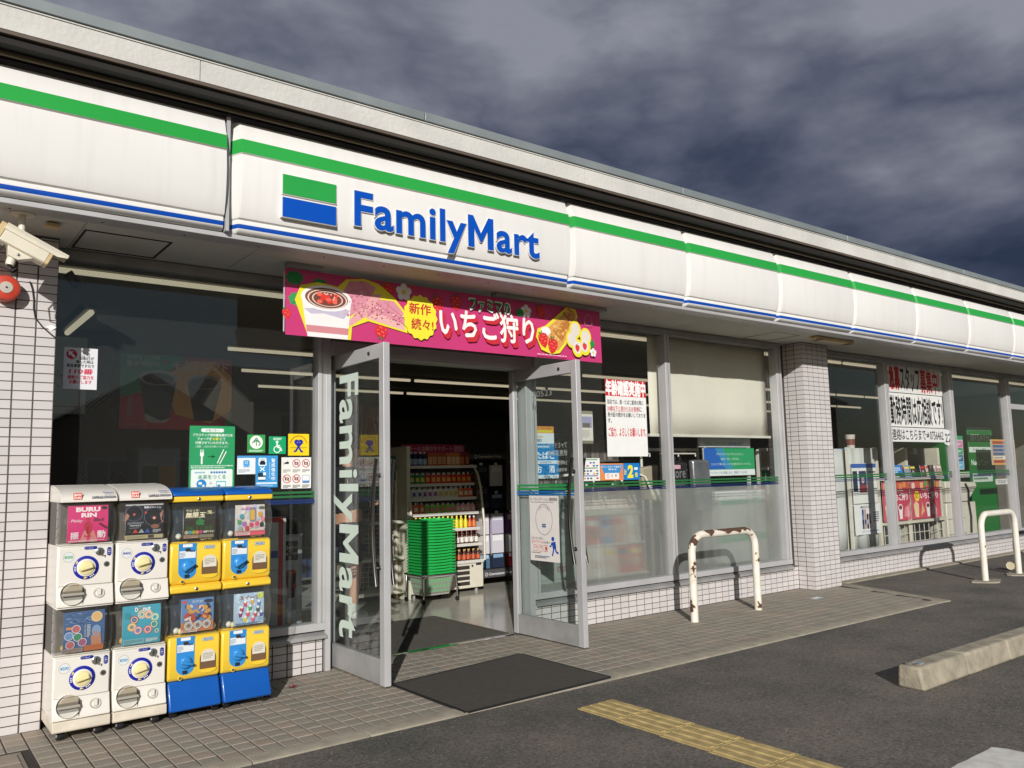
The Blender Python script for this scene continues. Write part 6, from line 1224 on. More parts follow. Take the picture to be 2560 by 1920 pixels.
def basket(label, z, mat, hh, slots, group):
    T = thing('shopping_basket', label, 'shopping basket', (BXc, BYc, z), group)
    m = basket_shell(mat, hh, slots); m.v = [(v[0]+BXc, v[1]+BYc, v[2]+z) for v in m.v]; o = m.build('shell', T); md = o.modifiers.new('solid', 'SOLIDIFY'); md.thickness = 0.003
    b = MB(); P = []
    w, d, r = 0.403, 0.318, 0.03
    for sx, sy, a0 in ((1, -1, -90), (1, 1, 0), (-1, 1, 90), (-1, -1, 180)):
        P += [(BXc+sx*(w/2-r)+r*math.cos(math.radians(a0+i*30)), BYc+sy*(d/2-r)+r*math.sin(math.radians(a0+i*30)), z+hh-0.002) for i in range(4)]
    for i in range(len(P)):
        p0, p1 = Vector(P[i]), Vector(P[(i+1) % len(P)]); c = Vector((BXc, BYc, z+hh)); o0 = (p0-c).normalized()*0.012; o1 = (p1-c).normalized()*0.012
        b.add([p0, p1, p1+o1, p0+o0, p0-Vector((0, 0, .012))+o0, p1-Vector((0, 0, .012))+o1, p0+Vector((0, 0, .004)), p1+Vector((0, 0, .004)), p0+o0+Vector((0, 0, .004)), p1+o1+Vector((0, 0, .004))], [(6, 7, 9, 8), (8, 9, 5, 4), (0, 1, 7, 6)], mat)
    b.build('rim', T)
    for sy in (-1, 1):
        b = MB(); b.tube([(BXc-0.17, BYc+sy*0.160, z+hh-0.004), (BXc-0.07, BYc+sy*0.170, z+hh-0.012), (BXc+0.07, BYc+sy*0.170, z+hh-0.012), (BXc+0.17, BYc+sy*0.160, z+hh-0.004)], 0.006, mat, 6); b.build('handle', T)
    return T
gb = basket('grey slotted plastic shopping basket at the bottom of the stack on the wheeled rack', 0.075, BGR, 0.20, True, None)
g0 = basket('lowest green plastic shopping basket, resting on the grey one in the stack', 0.105, BG, 0.20, False, 'green baskets in the stack')
for k in range(1, 19): copy_tree(g0, (0.002*math.sin(k*2.1), 0.002*math.cos(k*1.7), 0.0298*k), 'green plastic shopping basket, %s from the bottom of the green stack on the wheeled rack' % ORD[k] if k < 18 else 'topmost green plastic shopping basket of the stack on the wheeled rack', 'green baskets in the stack')
tr = thing('basket_rack', 'chrome wheeled rack carrying the stack of green baskets', 'basket rack', (BXc, BYc, 0))
b = MB(); zz = 0.285
P = [(BXc-0.218, BYc-0.178, zz), (BXc+0.218, BYc-0.178, zz), (BXc+0.218, BYc+0.178, zz), (BXc-0.218, BYc+0.178, zz)]
b.tube(P, 0.009, STEEL, 8, closed=True); b.build('frame', tr)
for sx, sy in ((-1, -1), (1, -1), (1, 1), (-1, 1)):
    b = MB(); x, y = BXc+sx*0.200, BYc+sy*0.172; b.tube([(x-sx*0.04, y, zz), (x, y, zz-0.03), (x+sx*0.004, y, 0.05)], 0.010, STEEL, 8); L_ = b.build('leg', tr, smooth=50)
    b = MB(); b.lathe([(0.012, -0.011), (0.023, -0.009), (0.025, 0), (0.023, 0.009), (0.012, 0.011)], (x+sx*0.004, y, 0.025), (0.9, 0.3, 0), BLACK, 14); b.build('castor', L_, smooth=50)
# clothing rack to the side of the case
DG = pbr('rack_grey', (78, 78, 80), 0.5)
wr = thing('clothing_rack', 'dark grey hanging rack of packed clothing beside the drinks case', 'display rack', (3.9, 2.8, 0))
b = MB(); b.box(3.12, 4.9, 2.62, 2.95, 0.10, 0.19, DG); b.build('plinth', wr); b = MB(); b.box(3.12, 4.9, 2.90, 2.95, 0.19, 1.48, pbr('rack_dark', (40, 40, 42), 0.6)); b.build('back_panel', wr)
b = MB(); b.box(3.0, 4.9, 2.60, 2.92, 1.478, 1.545, DG); b.build('header', wr)
for z, u in ((1.488, 3.06), (0.117, 3.20)):
    s_ = Sheet((u, 2.598 if z > 1 else 2.618, z)); s_.ring(0.03, 0.022, 0.021, 0.007, 'dcdcda', n=20); s_.text('Convenience Wear', 0.065, 0.008, 0.34, 0.032, 'dcdcda', 0.02); s_.done('print', parent=wr)
def pack(c1, c2, w=0.17, hh=0.25):
    b = MB(); b.box(-w/2, w/2, -0.018, 0.018, 0, hh, pbr('pack_'+c1, c1, 0.25, var=0.05)); b.box(-w*.42, w*.42, -0.0195, -0.0185, hh*.68, hh*.93, pbr('pack_'+c2, c2, 0.4)); b.box(-w*.12, w*.12, -0.006, 0.006, hh, hh+0.03, pbr('pack_e4e4e4', 'e4e4e4', 0.3)); return b.mesh('clothing_pack')
K = {'white': pack('d0ccd4', 'e8e8ea'), 'lilac': pack('b8b0c4', 'e0dce6'), 'purple': pack('7a4a8a', 'd8c8e0'), 'black': pack('2c2c34', '4a4a58'), 'blue': pack('50708c', 'a8c4dc', hh=0.17), 'navy': pack('2a3448', '8aa8c8', hh=0.17), 'red': pack('8a2a34', 'b8a0a8', hh=0.17)}
for rz, cols in ((1.16, ('black', 'white', 'black', 'black', 'lilac', 'black', 'white', 'black')), (0.90, ('black', 'navy', 'black', 'black', 'navy', 'black', 'black', 'navy')), (0.585, ('white', 'lilac', 'purple', 'purple', 'white', 'purple', 'white', 'lilac')), (0.345, ('white', 'white', 'white', 'lilac', 'white', 'white', 'lilac', 'white')), (0.20, ('blue', 'navy', 'red', 'navy', 'blue', 'navy', 'red', 'blue'))):
    where = {1.16: 'top row', 0.90: 'second row', 0.585: 'third row', 0.345: 'fourth row', 0.20: 'lowest row'}[rz]
    for k, c in enumerate(cols):
        inst('clothing_pack', K[c], (3.235+0.215*k, 2.70, rz), '%s clothing pack, %s from the drinks case in the %s of the dark rack' % (c, ORD[k], where), 'clothing pack', 'packed clothing on the rack', rot=(0, 0, 0.1*((k % 3)-1)))
# wire rack on the near side with goods, and red flag
WIRE = pbr('wire_white', (196, 192, 184), 0.4)
wk = thing('wire_rack', 'white wire shelf rack standing behind the left door glass', 'rack', (1.7, 2.75, 0))
def grid(b, x0, x1, z0, z1, y, nx, nz, r, mat, flat='y'):
    for i in range(nx+1):
        x = x0+(x1-x0)*i/nx; b.box(x-r, x+r, y-r, y+r, z0, z1, mat)
    for i in range(nz+1):
        z = z0+(z1-z0)*i/nz; b.box(x0, x1, y-r*.8, y+r*.8, z-r, z+r, mat)
b = MB(); grid(b, 1.25, 2.03, 0.10, 1.30, 2.62, 12, 24, 0.0016, WIRE); b.build('wire_mesh', wk, kind='stuff')
for x in (1.25, 2.03): b = MB(); b.box(x-0.014, x+0.014, 2.60, 2.64, 0, 1.36, FW); b.build('post', wk)
for z in (0.07, 0.42, 0.80): b = MB(); b.box(1.24, 2.04, 2.45, 2.95, z, z+0.03, FW); b.build('shelf', wk)
s_ = Sheet((1.62, 2.59, 1.26)); s_.base(0.40, 0.26, '3a6a4a', 0.003); s_.rect(0.02, 0.18, 0.36, 0.05, 'c8c83a'); s_.rect(0.02, 0.08, 0.36, 0.07, 'c0c8c0'); s_.scribble(0.03, 0.02, 0.3, 0.05, 2, 'a8c0a8', 3); s_.done('sign_card', parent=wk)
for i, (x, z, c) in enumerate(((1.42, 0.455, '2c2a28'), (1.72, 0.455, '45423c'), (1.90, 0.835, '3a3834'), (1.40, 0.835, '2c2a2a'), (1.62, 0.105, '46423c'))):
    b = MB(); b.box(x-0.12, x+0.12, 2.66, 2.88, z, z+0.22, pbr('bag_'+c, c, 0.5, var=0.2, vscale=10)); tag(b.build('goods_bag', bevel=0.04, segs=3), 'soft dark bag of goods, %s on the white wire rack' % ('one of the pair low', 'paler one of the pair', 'right hand one high', 'black one high', 'lowest one')[i], 'bag')
rb = thing('flag_banner', 'slanting dark red banner with white lettering beyond the left door', 'banner', (2.05, 3.3, 0))
s_ = Sheet((1.98, 3.3, 1.50), U=(1, 0, 0), V=(0.16, 0, 1)); s_.base(0.22, 0.62, '8a1c30', 0.002); s_.text('ファミマ', 0.06, 0.10, 0.10, 0.42, 'c8a0a8', 0.0); s_.done('cloth', parent=rb)
b = MB(); b.tube([(1.97, 3.31, 0), (1.97, 3.31, 2.15)], 0.01, ALU_OLD, 6); b.build('pole', rb)
# gondolas deep in the shop
GON = pbr('gondola', (96, 94, 88), 0.6); R = random.Random(21)
gm_ = [carton(c, d, 0.10, 0.17) for c, d in (('5a4a3a', '8a7a5a'), ('3a3a44', '6a6a7a'), ('7a3a34', 'a87a5a'), ('34503c', '7a8a5a'), ('8a8478', '5a5650'), ('2c3a5a', '8a90a8'))]
for gi, (x0, x1, y) in enumerate(((-2.2, 0.6, 3.6), (1.0, 7.8, 4.4), (-2.2, 7.8, 6.2), (8.6, 14.5, 4.6), (-2.2, 14.5, 8.4))):
    T = thing('gondola_shelf', 'dark shelving full of goods deep in the shop, %s' % ('nearest the coffee counter', 'behind the drinks case', 'in the middle aisle', 'beyond the bank machine', 'farthest aisle')[gi], 'shelf', ((x0+x1)/2, y, 0))
    b = MB(); b.box(x0, x1, y+0.18, y+0.22, 0, 1.5, GON); b.build('back_panel', T)
    for z in (0.08, 0.44, 0.80, 1.14): b = MB(); b.box(x0, x1, y-0.15, y+0.18, z, z+0.025, GON); b.build('shelf', T)
    st = MB()
    for z in (0.105, 0.465, 0.825, 1.165):
        x = x0+0.08
        while x < x1-0.06:
            me = R.choice(gm_); 
            sc_ = R.uniform(0.8, 1.4); c = R.choice(('5a4a3a', '3a3a44', '7a3a34', '34503c', '8a8478', '2c3a5a')); st.box(x-0.045, x+0.045, y-0.12, y+0.05, z, z+0.17*sc_, pbr('box_'+c, c, 0.5)); x += 0.12
    st.build('goods', T, kind='stuff')
# book row and goods behind the frosted window
bs = thing('book_shelf', 'dark shelf of upright books behind the age check poster', 'book shelf', (3.9, 1.9, 0))
b = MB(); b.box(3.08, 4.7, 1.95, 2.0, 0.9, 1.75, pbr('book_back', (50, 48, 46), 0.7)); b.box(3.08, 4.7, 1.72, 1.95, 1.12, 1.14, GON); b.box(3.08, 4.7, 1.72, 1.95, 1.42, 1.44, GON); b.build('frame', bs)
bk = MB()
for z in (1.14, 1.44):
    x = 3.10
    while x < 4.66:
        w = R.uniform(0.012, 0.035); bk.box(x, x+w, 1.75, 1.92, z, z+R.uniform(0.17, 0.24), pbr(*R.choice((('book_a', '6a6862'), ('book_b', '4a4a4c'), ('book_c', '807c74'), ('book_d', '5a4c48'), ('book_e', '3a4048'))), 0.6)); x += w+0.002
bk.build('books', bs, kind='stuff')
WPOLE = pbr('white_pipe', (216, 212, 200), 0.4)
mg = thing('magazine_rack', 'white pipe magazine rack low behind the frosted window beside the door', 'rack', (2.9, 0.5, 0))
b = MB()
for x in (2.62, 3.0, 3.35):
    b.tube([(x, 0.60, 0), (x, 0.60, 1.22), (x+0.04, 0.57, 1.27), (x+0.25, 0.51, 1.28), (x+0.33, 0.47, 1.24), (x+0.36, 0.36, 1.0)], 0.013, WPOLE, 8)
b.build('pipe', mg, smooth=50)
for i, z in enumerate((0.35, 0.63, 0.91)): b = MB(); b.box(2.40, 3.45, 0.30+0.05*i, 0.62, z-0.02, z, WPOLE); b.build('shelf', mg)
for i in range(18):
    z = (0.35, 0.63, 0.91)[i//6]; x = 2.42+0.170*(i % 6); c = ('e0dcd0', 'd86a5c', 'e8e4dc', 'd8a08a', 'c8504a', 'e6dcd4', '5a8ac0', 'dccab8')[(i*5+i//6) % 8]
    s_ = Sheet((x, 0.34+0.05*(i//6), z), V=(0, 0.12, 0.99)); s_.base(0.160, 0.255, c, 0.008); s_.rect(0.01, 0.17, 0.14, 0.05, R.choice(('e8e4dc', 'c83a3a', '2c3a6a', 'e8c84a'))); s_.circ(0.07, 0.10, 0.045, R.choice(('d8b098', 'c8a088', '8a6a5a'))); s_.done('magazine', 'magazine with a bright cover, %s from the door on the %s rack shelf' % (ORD[i % 6], ('lowest', 'middle', 'top')[i//6]), 'magazine', 'magazines behind the frosted film')
hp = thing('goods_stand', 'white pipe stand with hooks, hanging bags and hangers behind the frosted window', 'stand', (4.2, 0.55, 0))
b = MB(); b.tube([(3.72, 0.55, 0), (3.72, 0.55, 1.53)], 0.014, WPOLE, 8); b.tube([(4.60, 0.55, 0), (4.60, 0.55, 1.56)], 0.014, WPOLE, 8); b.build('post', hp)
b = MB(); b.box(3.72, 4.60, 0.535, 0.565, 1.50, 1.53, WPOLE); b.build('rail', hp)
for x in (3.62, 4.05, 4.32, 4.70): b = MB(); b.tube([(x-0.16, 0.45, 1.47), (x+0.12, 0.45, 1.47), (x+0.12, 0.45, 1.44)], 0.008, WPOLE, 6); b.tube([(x, 0.55, 1.50), (x, 0.45, 1.47)], 0.006, WPOLE, 6); b.build('hook', hp)
for x in (4.10, 4.18): b = MB(); b.tube([(x, 0.44, 1.44), (x-0.09, 0.44, 1.20), (x+0.09, 0.44, 1.20), (x, 0.44, 1.44)], 0.005, GROUT, 6); tag(b.build('hanger'), '%s grey wire hanger hooked on the white pipe stand' % ('first' if x < 4.15 else 'second'), 'hanger')
SILV = pbr('silver_film', (168, 168, 172), 0.22, 0.7, var=0.2, vscale=8, bump=0.3, bscale=9)
b = MB(); b.prism([(4.10, 1.40), (4.36, 1.40), (4.40, 0.92), (4.12, 0.88)], 'y', 0.20, 0.27, SILV); tag(b.build('foil_bag', bevel=0.025, segs=3), 'shiny silver foil bag hanging on the pipe stand', 'bag')
b = MB(); b.prism([(3.72, 1.38), (4.04, 1.38), (4.05, 0.86), (3.74, 0.86)], 'y', 0.22, 0.29, pbr('black_bag', (38, 37, 38), 0.45, var=0.2, vscale=12, bump=0.4, bscale=12)); BBG = tag(b.build('black_bag', bevel=0.02, segs=3), 'black printed bag hanging on the pipe stand beside the silver bag', 'bag')
s_ = Sheet((3.74, 0.2185, 1.10)); s_.text('score', 0.02, 0.12, 0.24, 0.07, '8a8a88', 0.0); s_.text('lifestyle', 0.03, 0.03, 0.22, 0.06, '7a7a78', 0.0); s_.rr(0.05, 0.21, 0.14, 0.04, 0.006, 'd8a8b0'); s_.done('print', parent=BBG)
b = MB(); b.prism([(3.64, 1.33), (3.90, 1.36), (3.88, 1.02), (3.70, 1.0)], 'y', 0.48, 0.56, pbr('beige_bag', (172, 160, 138), 0.7)); tag(b.build('cloth_bag', bevel=0.02), 'beige cloth bag behind the window mullion', 'bag')
gc = thing('gift_card_sign', 'blue and green gift card sign board with a white header behind the frosted window', 'sign', (5.45, 0.8, 0))
s_ = Sheet((4.355, 0.32, 1.534), U=(0.918, 0, 0), V=(0, 0, 0.918)); s_.base(0.94, 0.24, 'd6dade', 0.02); s_.text('PREPAID CARD FOR GIFT', 0.10, 0.025, 0.38, 0.034, '4a9a6a', 0.01); s_.text('FROM FAMILYMART', 0.50, 0.025, 0.30, 0.034, '4a7ab0', 0.01); s_.done('header', parent=gc)
s_ = Sheet((4.397, 0.30, 1.230), U=(0.918, 0, 0), V=(0, 0, 0.918)); s_.base(0.93, 0.32, '2f9a62', 0.015); s_.pts([(0, 0.075), (0, 0.32), (0.26, 0.32), (0.42, 0.075)], '2a62b4'); s_.pts([(0.20, 0.32), (0.34, 0.32), (0.52, 0.075), (0.38, 0.075)], '3a8ab0'); s_.rect(0, 0, 0.93, 0.07, 'dfe4e2'); s_.text('プリペイドカードは、ギフトにコンビニへ。', 0.22, 0.235, 0.50, 0.030, 'e4efe8', 0.0); s_.text('お祝い、お礼、ごほうびに。', 0.30, 0.180, 0.34, 0.028, 'e4efe8', 0.0); s_.text('コンビニで買える、いつでも使えるスマートギフト。', 0.12, 0.120, 0.74, 0.028, 'e4efe8', 0.0); s_.text('プリペイドカードを1枚選んだら、特製ギフトが1枚', 0.03, 0.018, 0.74, 0.032, '4a7a9a', 0.01); s_.done('board', parent=gc)
b = MB(); b.box(4.62, 5.42, 0.40, 0.70, 0.30, 1.06, pbr('leaflet_white', (228, 228, 222), 0.5)); b.box(4.62, 5.42, 0.393, 0.399, 0.52, 0.60, pbr('leaflet_green', (120, 190, 150), 0.5)); b.box(4.66, 5.38, 0.393, 0.399, 0.92, 0.97, pbr('leaflet_green', (120, 190, 150), 0.5)); b.box(4.62, 5.42, 0.45, 0.65, 0.0, 0.30, DG); tag(b.build('leaflet_stand'), 'white leaflet stand with pale green bands behind the frosted film', 'stand')
b = MB(); b.box(4.44, 4.47, 0.33, 0.36, 0.0, 1.53, pbr('stand_white', (206, 204, 200), 0.5)); b.build('stand', gc)
b = MB(); b.box(5.18, 5.21, 0.33, 0.36, 0.0, 1.53, pbr('stand_white', (206, 204, 200), 0.5)); b.build('stand', gc)
wrk = thing('white_rack', 'white frame rack with a green and blue striped panel by the square pillar', 'rack', (5.8, 0.5, 0))
for a in ((5.58, 5.62, 0.05, 1.52), (6.1, 6.14, 0.05, 1.52)): b = MB(); b.box(a[0], a[1], 0.48, 0.52, a[2], a[3], WPOLE); b.build('post', wrk)
for z in (0.45, 0.80, 1.28, 1.50): b = MB(); b.box(5.62, 6.1, 0.48, 0.52, z, z+0.035, WPOLE); b.build('rail', wrk)
s_ = Sheet((5.62, 0.56, 1.08)); s_.base(0.48, 0.20, 'd8dcda', 0.003); s_.rect(0, 0.13, 0.48, 0.07, '2f8a50'); s_.rect(0, 0.0, 0.48, 0.07, '2a66b0'); s_.done('panel', parent=wrk)
for i, (z, c) in enumerate(((0.84, 'b83a40'), (0.49, 'b8484a'), (0.12, '3a5ab0'))): b = MB(); b.box(5.66, 5.98, 0.55, 0.8, z, z+0.24, pbr('rackbox_'+c, c, 0.5)); tag(b.build('goods_box', bevel=0.01), '%s box of goods on the white frame rack' % ('upper red', 'lower red', 'blue bottom')[i], 'box')
# roller blind
BL = pbr('blind_cloth', (226, 220, 204), 0.85, var=0.05, vscale=2, bump=0.15, bscale=30)
rbv = thing('roller_blind', 'cream roller blind half lowered behind the window beside the square pillar', 'blind', (4.45, 0.15, 2.1))
b = MB(); n = 16
V_ = []; z0, z1 = 1.65, 2.63
for i in range(n+1):
    x = 3.44+(5.33-3.44)*i/n
    for j in range(5): V_.append((x, 0.150+0.012*math.sin(i*0.9)*(1-j/4)+0.004*math.sin(i*2.3+j), z0+(z1-z0)*j/4))
b.add(V_, [(i*5+j, (i+1)*5+j, (i+1)*5+j+1, i*5+j+1) for i in range(n) for j in range(4)], BL); o = b.build('cloth', rbv, smooth=80); md = o.modifiers.new('solid', 'SOLIDIFY'); md.thickness = 0.0015
b = MB(); b.box(3.42, 5.35, 0.135, 0.17, 1.625, 1.652, WPOLE); b.build('bottom_bar', rbv, bevel=0.004)
b = MB(); b.tube([(3.53, 0.165, 2.655), (5.37, 0.165, 2.655)], 0.024, FW, 12); b.build('roller', rbv)
b = MB(); b.tube([(5.37, 0.16, 2.63), (5.375, 0.16, 1.9)], 0.0025, WPOLE, 4); b.build('chain', rbv)
# bay with the staff notices: curtained racks, magazines, copier, bank machine
CURT = pbr('plastic_curtain', (206, 208, 204), 0.45, var=0.05, vscale=4)
cr = thing('covered_rack', 'rack covered with a pale plastic curtain behind the window beside the square pillar', 'rack', (7.2, 0.7, 0))
def curtain(x0, x1, y, z0, z1, par, ph):
    b = MB(); n = 26; V_ = []
    for i in range(n+1):
        x = x0+(x1-x0)*i/n
        for j in range(6): V_.append((x, y+0.016*math.sin(i*0.75+ph)*(1-0.6*j/5)+0.008*math.sin(j+i*0.3), z0+(z1-z0)*j/5))
    b.add(V_, [(i*6+j, (i+1)*6+j, (i+1)*6+j+1, i*6+j+1) for i in range(n) for j in range(5)], CURT); o = b.build('curtain', par, smooth=80); m_ = o.modifiers.new('solid', 'SOLIDIFY'); m_.thickness = 0.001
curtain(6.25, 7.42, 0.52, 0.25, 1.53, cr, 0); curtain(7.46, 8.14, 0.50, 0.25, 1.54, cr, 2)
b = MB(); b.box(6.2, 8.16, 0.55, 1.0, 0.2, 1.52, FW); b.build('frame', cr)
b = MB(); b.box(7.43, 7.455, 0.46, 0.50, 0.2, 1.55, WPOLE); b.build('post', cr)
s_ = Sheet((7.50, 0.468, 0.82)); s_.base(0.60, 0.52, 'e2e2de', 0.001); s_.rect(0, 0.46, 0.60, 0.055, '3a62b0'); s_.rect(0.02, 0.16, 0.11, 0.26, '26304a'); s_.rect(0.17, 0.14, 0.18, 0.28, '2f3a5c'); s_.circ(0.26, 0.30, 0.04, 'c8b0a8'); s_.rect(0.18, 0.14, 0.16, 0.10, '8a3a44'); s_.scribble(0.38, 0.32, 0.2, 0.1, 3, '4a4c50', 3); s_.done('poster', parent=cr)
s_ = Sheet((7.50, 0.468, 0.42)); s_.base(0.64, 0.39, 'e4e4e2', 0.001); s_.text('MARIGOLD', 0.16, 0.335, 0.26, 0.035, '3a3c40', 0.01)
for i in range(14): s_.rr(0.18+0.055*(i % 4), 0.07+0.06*(i//4), 0.045, 0.075, 0.012, R.choice(('2c3450', '3a4a7a', 'b89a94', '1f2434', '6a78a8')))
s_.scribble(0.45, 0.15, 0.15, 0.14, 5, '8a8c90', 3); s_.text('チケット好評発売中', 0.16, 0.025, 0.40, 0.028, '4a6ab0', 0.01); s_.done('poster', parent=cr)
b = MB(); b.box(7.58, 7.80, 0.60, 0.75, 1.525, 1.54, pbr('tray_blue', (40, 110, 190), 0.5)); tag(b.build('tray'), 'blue tray on top of the covered rack', 'tray')
b = MB(); b.lathe([(0.05, 0), (0.065, 0.20)], (7.85, 0.66, 1.525), (0, 0, 1), pbr('paper_cup_print', (196, 186, 172), 0.6), 18); b.lathe([(0.056, 0.06), (0.061, 0.14)], (7.85, 0.66, 1.525), (0, 0, 1), pbr('cup_brown', (120, 60, 48), 0.6), 18, caps=False); tag(b.build('cup_display', smooth=40), 'tall paper cup display standing on the covered rack', 'cup')
ms = thing('magazine_stand', 'cream magazine stand with two pink strawberry fair posters on its back', 'magazine stand', (9.2, 0.65, 0))
CRM = pbr('stand_cream', (206, 200, 182), 0.5)
for x in (8.30, 9.10, 10.05): b = MB(); b.box(x-0.03, x+0.03, 0.55, 0.75, 0.0, 1.55, CRM); b.build('post', ms, bevel=0.004)
for z in (0.50, 1.10): b = MB(); b.box(8.33, 10.02, 0.48, 0.75, z, z+0.035, CRM); b.build('shelf', ms)
b = MB(); b.box(8.33, 10.02, 0.74, 0.76, 0.1, 1.55, pbr('stand_dark', (40, 40, 42), 0.7)); b.build('back_panel', ms)
b = MB(); grid(b, 8.36, 10.0, 0.12, 0.48, 0.55, 12, 3, 0.004, WPOLE); b.build('wire_mesh', ms, kind='stuff')
for i, x0 in enumerate((8.36, 9.14)):
    s_ = Sheet((x0, 0.545, 0.545)); s_.base(0.74 if i == 0 else 0.84, 0.545, 'c4485e', 0.003); w = 0.74 if i == 0 else 0.84
    for k in range(7): s_.rr(0.03+w/7*k, 0.42+0.03*(k % 2), 0.09, 0.09, 0.02, R.choice(('d88a48', 'c85a3a', 'e0b070', '5a9a4a', 'e8c8b8')))
    s_.circ(0.16, 0.32, 0.075, 'e8d43a'); s_.text('新作', 0.115, 0.325, 0.09, 0.035, 'b83a34', 0.02); s_.text('続々', 0.115, 0.285, 0.09, 0.035, 'b83a34', 0.02); s_.text('ファミマの', 0.30, 0.385, 0.26, 0.034, 'd8e8d4', 0.03); s_.text('いちご狩り', 0.26, 0.275, w-0.32, 0.095, 'f4ecea', 0.04)
    s_.pts([(0.08, 0.03), (0.05, 0.20), (0.12, 0.25), (0.20, 0.20), (0.18, 0.02)], 'e8c8a0'); s_.pts([(0.24, 0.03), (0.30, 0.23), (0.36, 0.10)], 'e0a878'); s_.circ(0.46, 0.17, 0.062, 'f0ece6', ry=0.055); s_.circ(0.46, 0.175, 0.045, '8a3a34', ry=0.035); s_.pts([(0.41, 0.15), (0.43, 0.02), (0.50, 0.02), (0.51, 0.15)], 'e8e4e0'); s_.pts([(0.55, 0.05), (0.58, 0.17), (0.66, 0.20), (0.72, 0.10), (0.70, 0.04)], 'd88a94')
    tag(s_.build('fair_poster'), 'pink strawberry fair poster on the magazine stand, %s' % ('the one cut by the window mullion' if i == 0 else 'the one beside the copier'), 'poster', 'strawberry fair posters')
for i in range(8):
    x = 8.62+0.165*i+(0.12 if i > 3 else 0); c = ('c8c4c0', '3a3c48', '8a94b8', '2c3038', '5a2c34', 'd8c0b8', 'c8a8a8', 'b8988a')[i]
    s_ = Sheet((x, 0.50, 1.137), V=(0.10, 0.2, 0.97)); s_.base(0.14, 0.17, c, 0.006); s_.rect(0.01, 0.12, 0.12, 0.03, R.choice(('e8d84a', 'e8e4e0', 'c83a3a'))); s_.circ(0.07, 0.07, 0.03, 'a8988c'); s_.done('magazine', 'magazine leaning on the top ledge of the cream stand, %s along it' % ('first', 'second', 'third', 'fourth', 'fifth', 'sixth', 'seventh', 'eighth')[i], 'magazine', 'magazines on the cream stand')
s_ = Sheet((8.42, 0.48, 1.18), V=(0.25, 0.3, 0.92)); s_.base(0.42, 0.14, '2f7ac8', 0.003); s_.scribble(0.03, 0.02, 0.34, 0.09, 3, 'c8dcf0', 3); s_.done('leaflet', 'blue leaflet slanting on the cream magazine stand', 'leaflet')
cp = thing('copier', 'white multifunction copier with an upright colour chart behind the window', 'copier', (10.9, 0.8, 0))
b = MB(); b.box(10.28, 11.25, 0.60, 1.15, 0.0, 0.72, FW); b.build('body', cp, bevel=0.015); b = MB(); b.prism([(10.30, 0.73), (11.0, 0.73), (11.34, 0.95), (11.30, 1.02), (10.30, 1.05)], 'y', 0.60, 1.1, FW); b.build('scanner', cp, bevel=0.012)
b = MB(); b.box(10.44, 10.95, 0.52, 0.62, 1.10, 1.19, FW); b.build('console', cp, bevel=0.006)
b = MB(); b.tube([(10.92, 0.585, 1.0), (11.0, 0.58, 0.9), (10.98, 0.58, 0.7), (11.02, 0.58, 0.5), (10.99, 0.58, 0.25)], 0.014, BLACK, 8); b.build('cable', cp, smooth=60)
for z in (0.25, 0.48): b = MB(); b.box(10.30, 10.85, 0.594, 0.599, z, z+0.006, GROUT); b.build('drawer_gap', cp)
s_ = Sheet((10.45, 0.56, 1.22), V=(0.06, 0.0, 1)); s_.base(0.42, 0.52, 'c8ccc8', 0.004); s_.rect(0.0, 0.46, 0.42, 0.06, '3a9a6a')
for i, c in enumerate(('4a8ac8', 'd87aa8', 'c84a3c', '3a9a6a', 'd88a78', '2f6a9a', 'c8a84a', '5ab0d8')): s_.rect(0.02+0.2*(i % 2), 0.34-0.108*(i//2), 0.18, 0.10, c); s_.scribble(0.04+0.2*(i % 2), 0.37-0.108*(i//2), 0.12, 0.04, 2, 'e4e8e6', i)
s_.done('chart', parent=cp)
AG = pbr('atm_green', (20, 112, 44), 0.3, var=0.05); AG2 = pbr('atm_lime', (86, 158, 40), 0.3)
at = thing('bank_machine', 'tall green bank machine with white bank lettering behind the far window', 'cash machine', (12.4, 1.2, 0))
b = MB(); b.prism([(12.0, 0.98), (12.98, 0.98), (13.10, 1.15), (13.42, 1.45), (13.42, 1.9), (12.0, 1.9)], 'z', 0.0, 1.93, AG); b.build('body', at)
b = MB(); b.prism([(12.985, 0.975), (13.03, 1.0), (13.115, 1.14), (13.10, 1.155)], 'z', 0.0, 1.92, AG2); b.build('edge_strip', at)
s_ = Sheet((12.0, 0.9795, 1.42)); s_.frame(0.05, 0.16, 0.86, 0.30, 0.008, '8ac09a'); s_.text('銀行ATM', 0.12, 0.27, 0.72, 0.12, 'e8f2ea', 0.01); s_.rect(0.05, 0.08, 0.86, 0.09, 'd8e0da'); s_.text('ゆうちょ銀行', 0.20, 0.10, 0.5, 0.05, '3a6a4a', 0.01); s_.text('Need Cash?', 0.10, -0.14, 0.70, 0.10, 'dcece0', 0.02); s_.rect(0.10, -0.42, 0.76, 0.16, 'c0ccc2'); s_.scribble(0.14, -0.39, 0.66, 0.10, 2, '4a6a50', 4); s_.done('lettering', parent=at)
s_ = Sheet((13.10, 1.146, 1.42), U=(0.729, 0.684, 0), N=(0.684, -0.729, 0)); s_.k = 2; s_.text('銀行ATM', 0.06, 0.27, 0.32, 0.12, 'e8f2ea', 0.01); s_.rect(0.05, 0.08, 0.34, 0.09, 'd8e0da'); s_.text('Need?', 0.08, -0.14, 0.28, 0.10, 'dcece0', 0.02); s_.rect(0.08, -0.42, 0.28, 0.16, 'c0ccc2'); s_.done('lettering', parent=at)
ti = thing('toilet_partition', 'pale partition with a TOILET sign and price board beyond the far mullion', 'partition', (13.2, 0.8, 0))
b = MB(); b.box(12.6, 15.0, 2.2, 2.3, 0, 1.6, CRM); b.build('panel', ti)
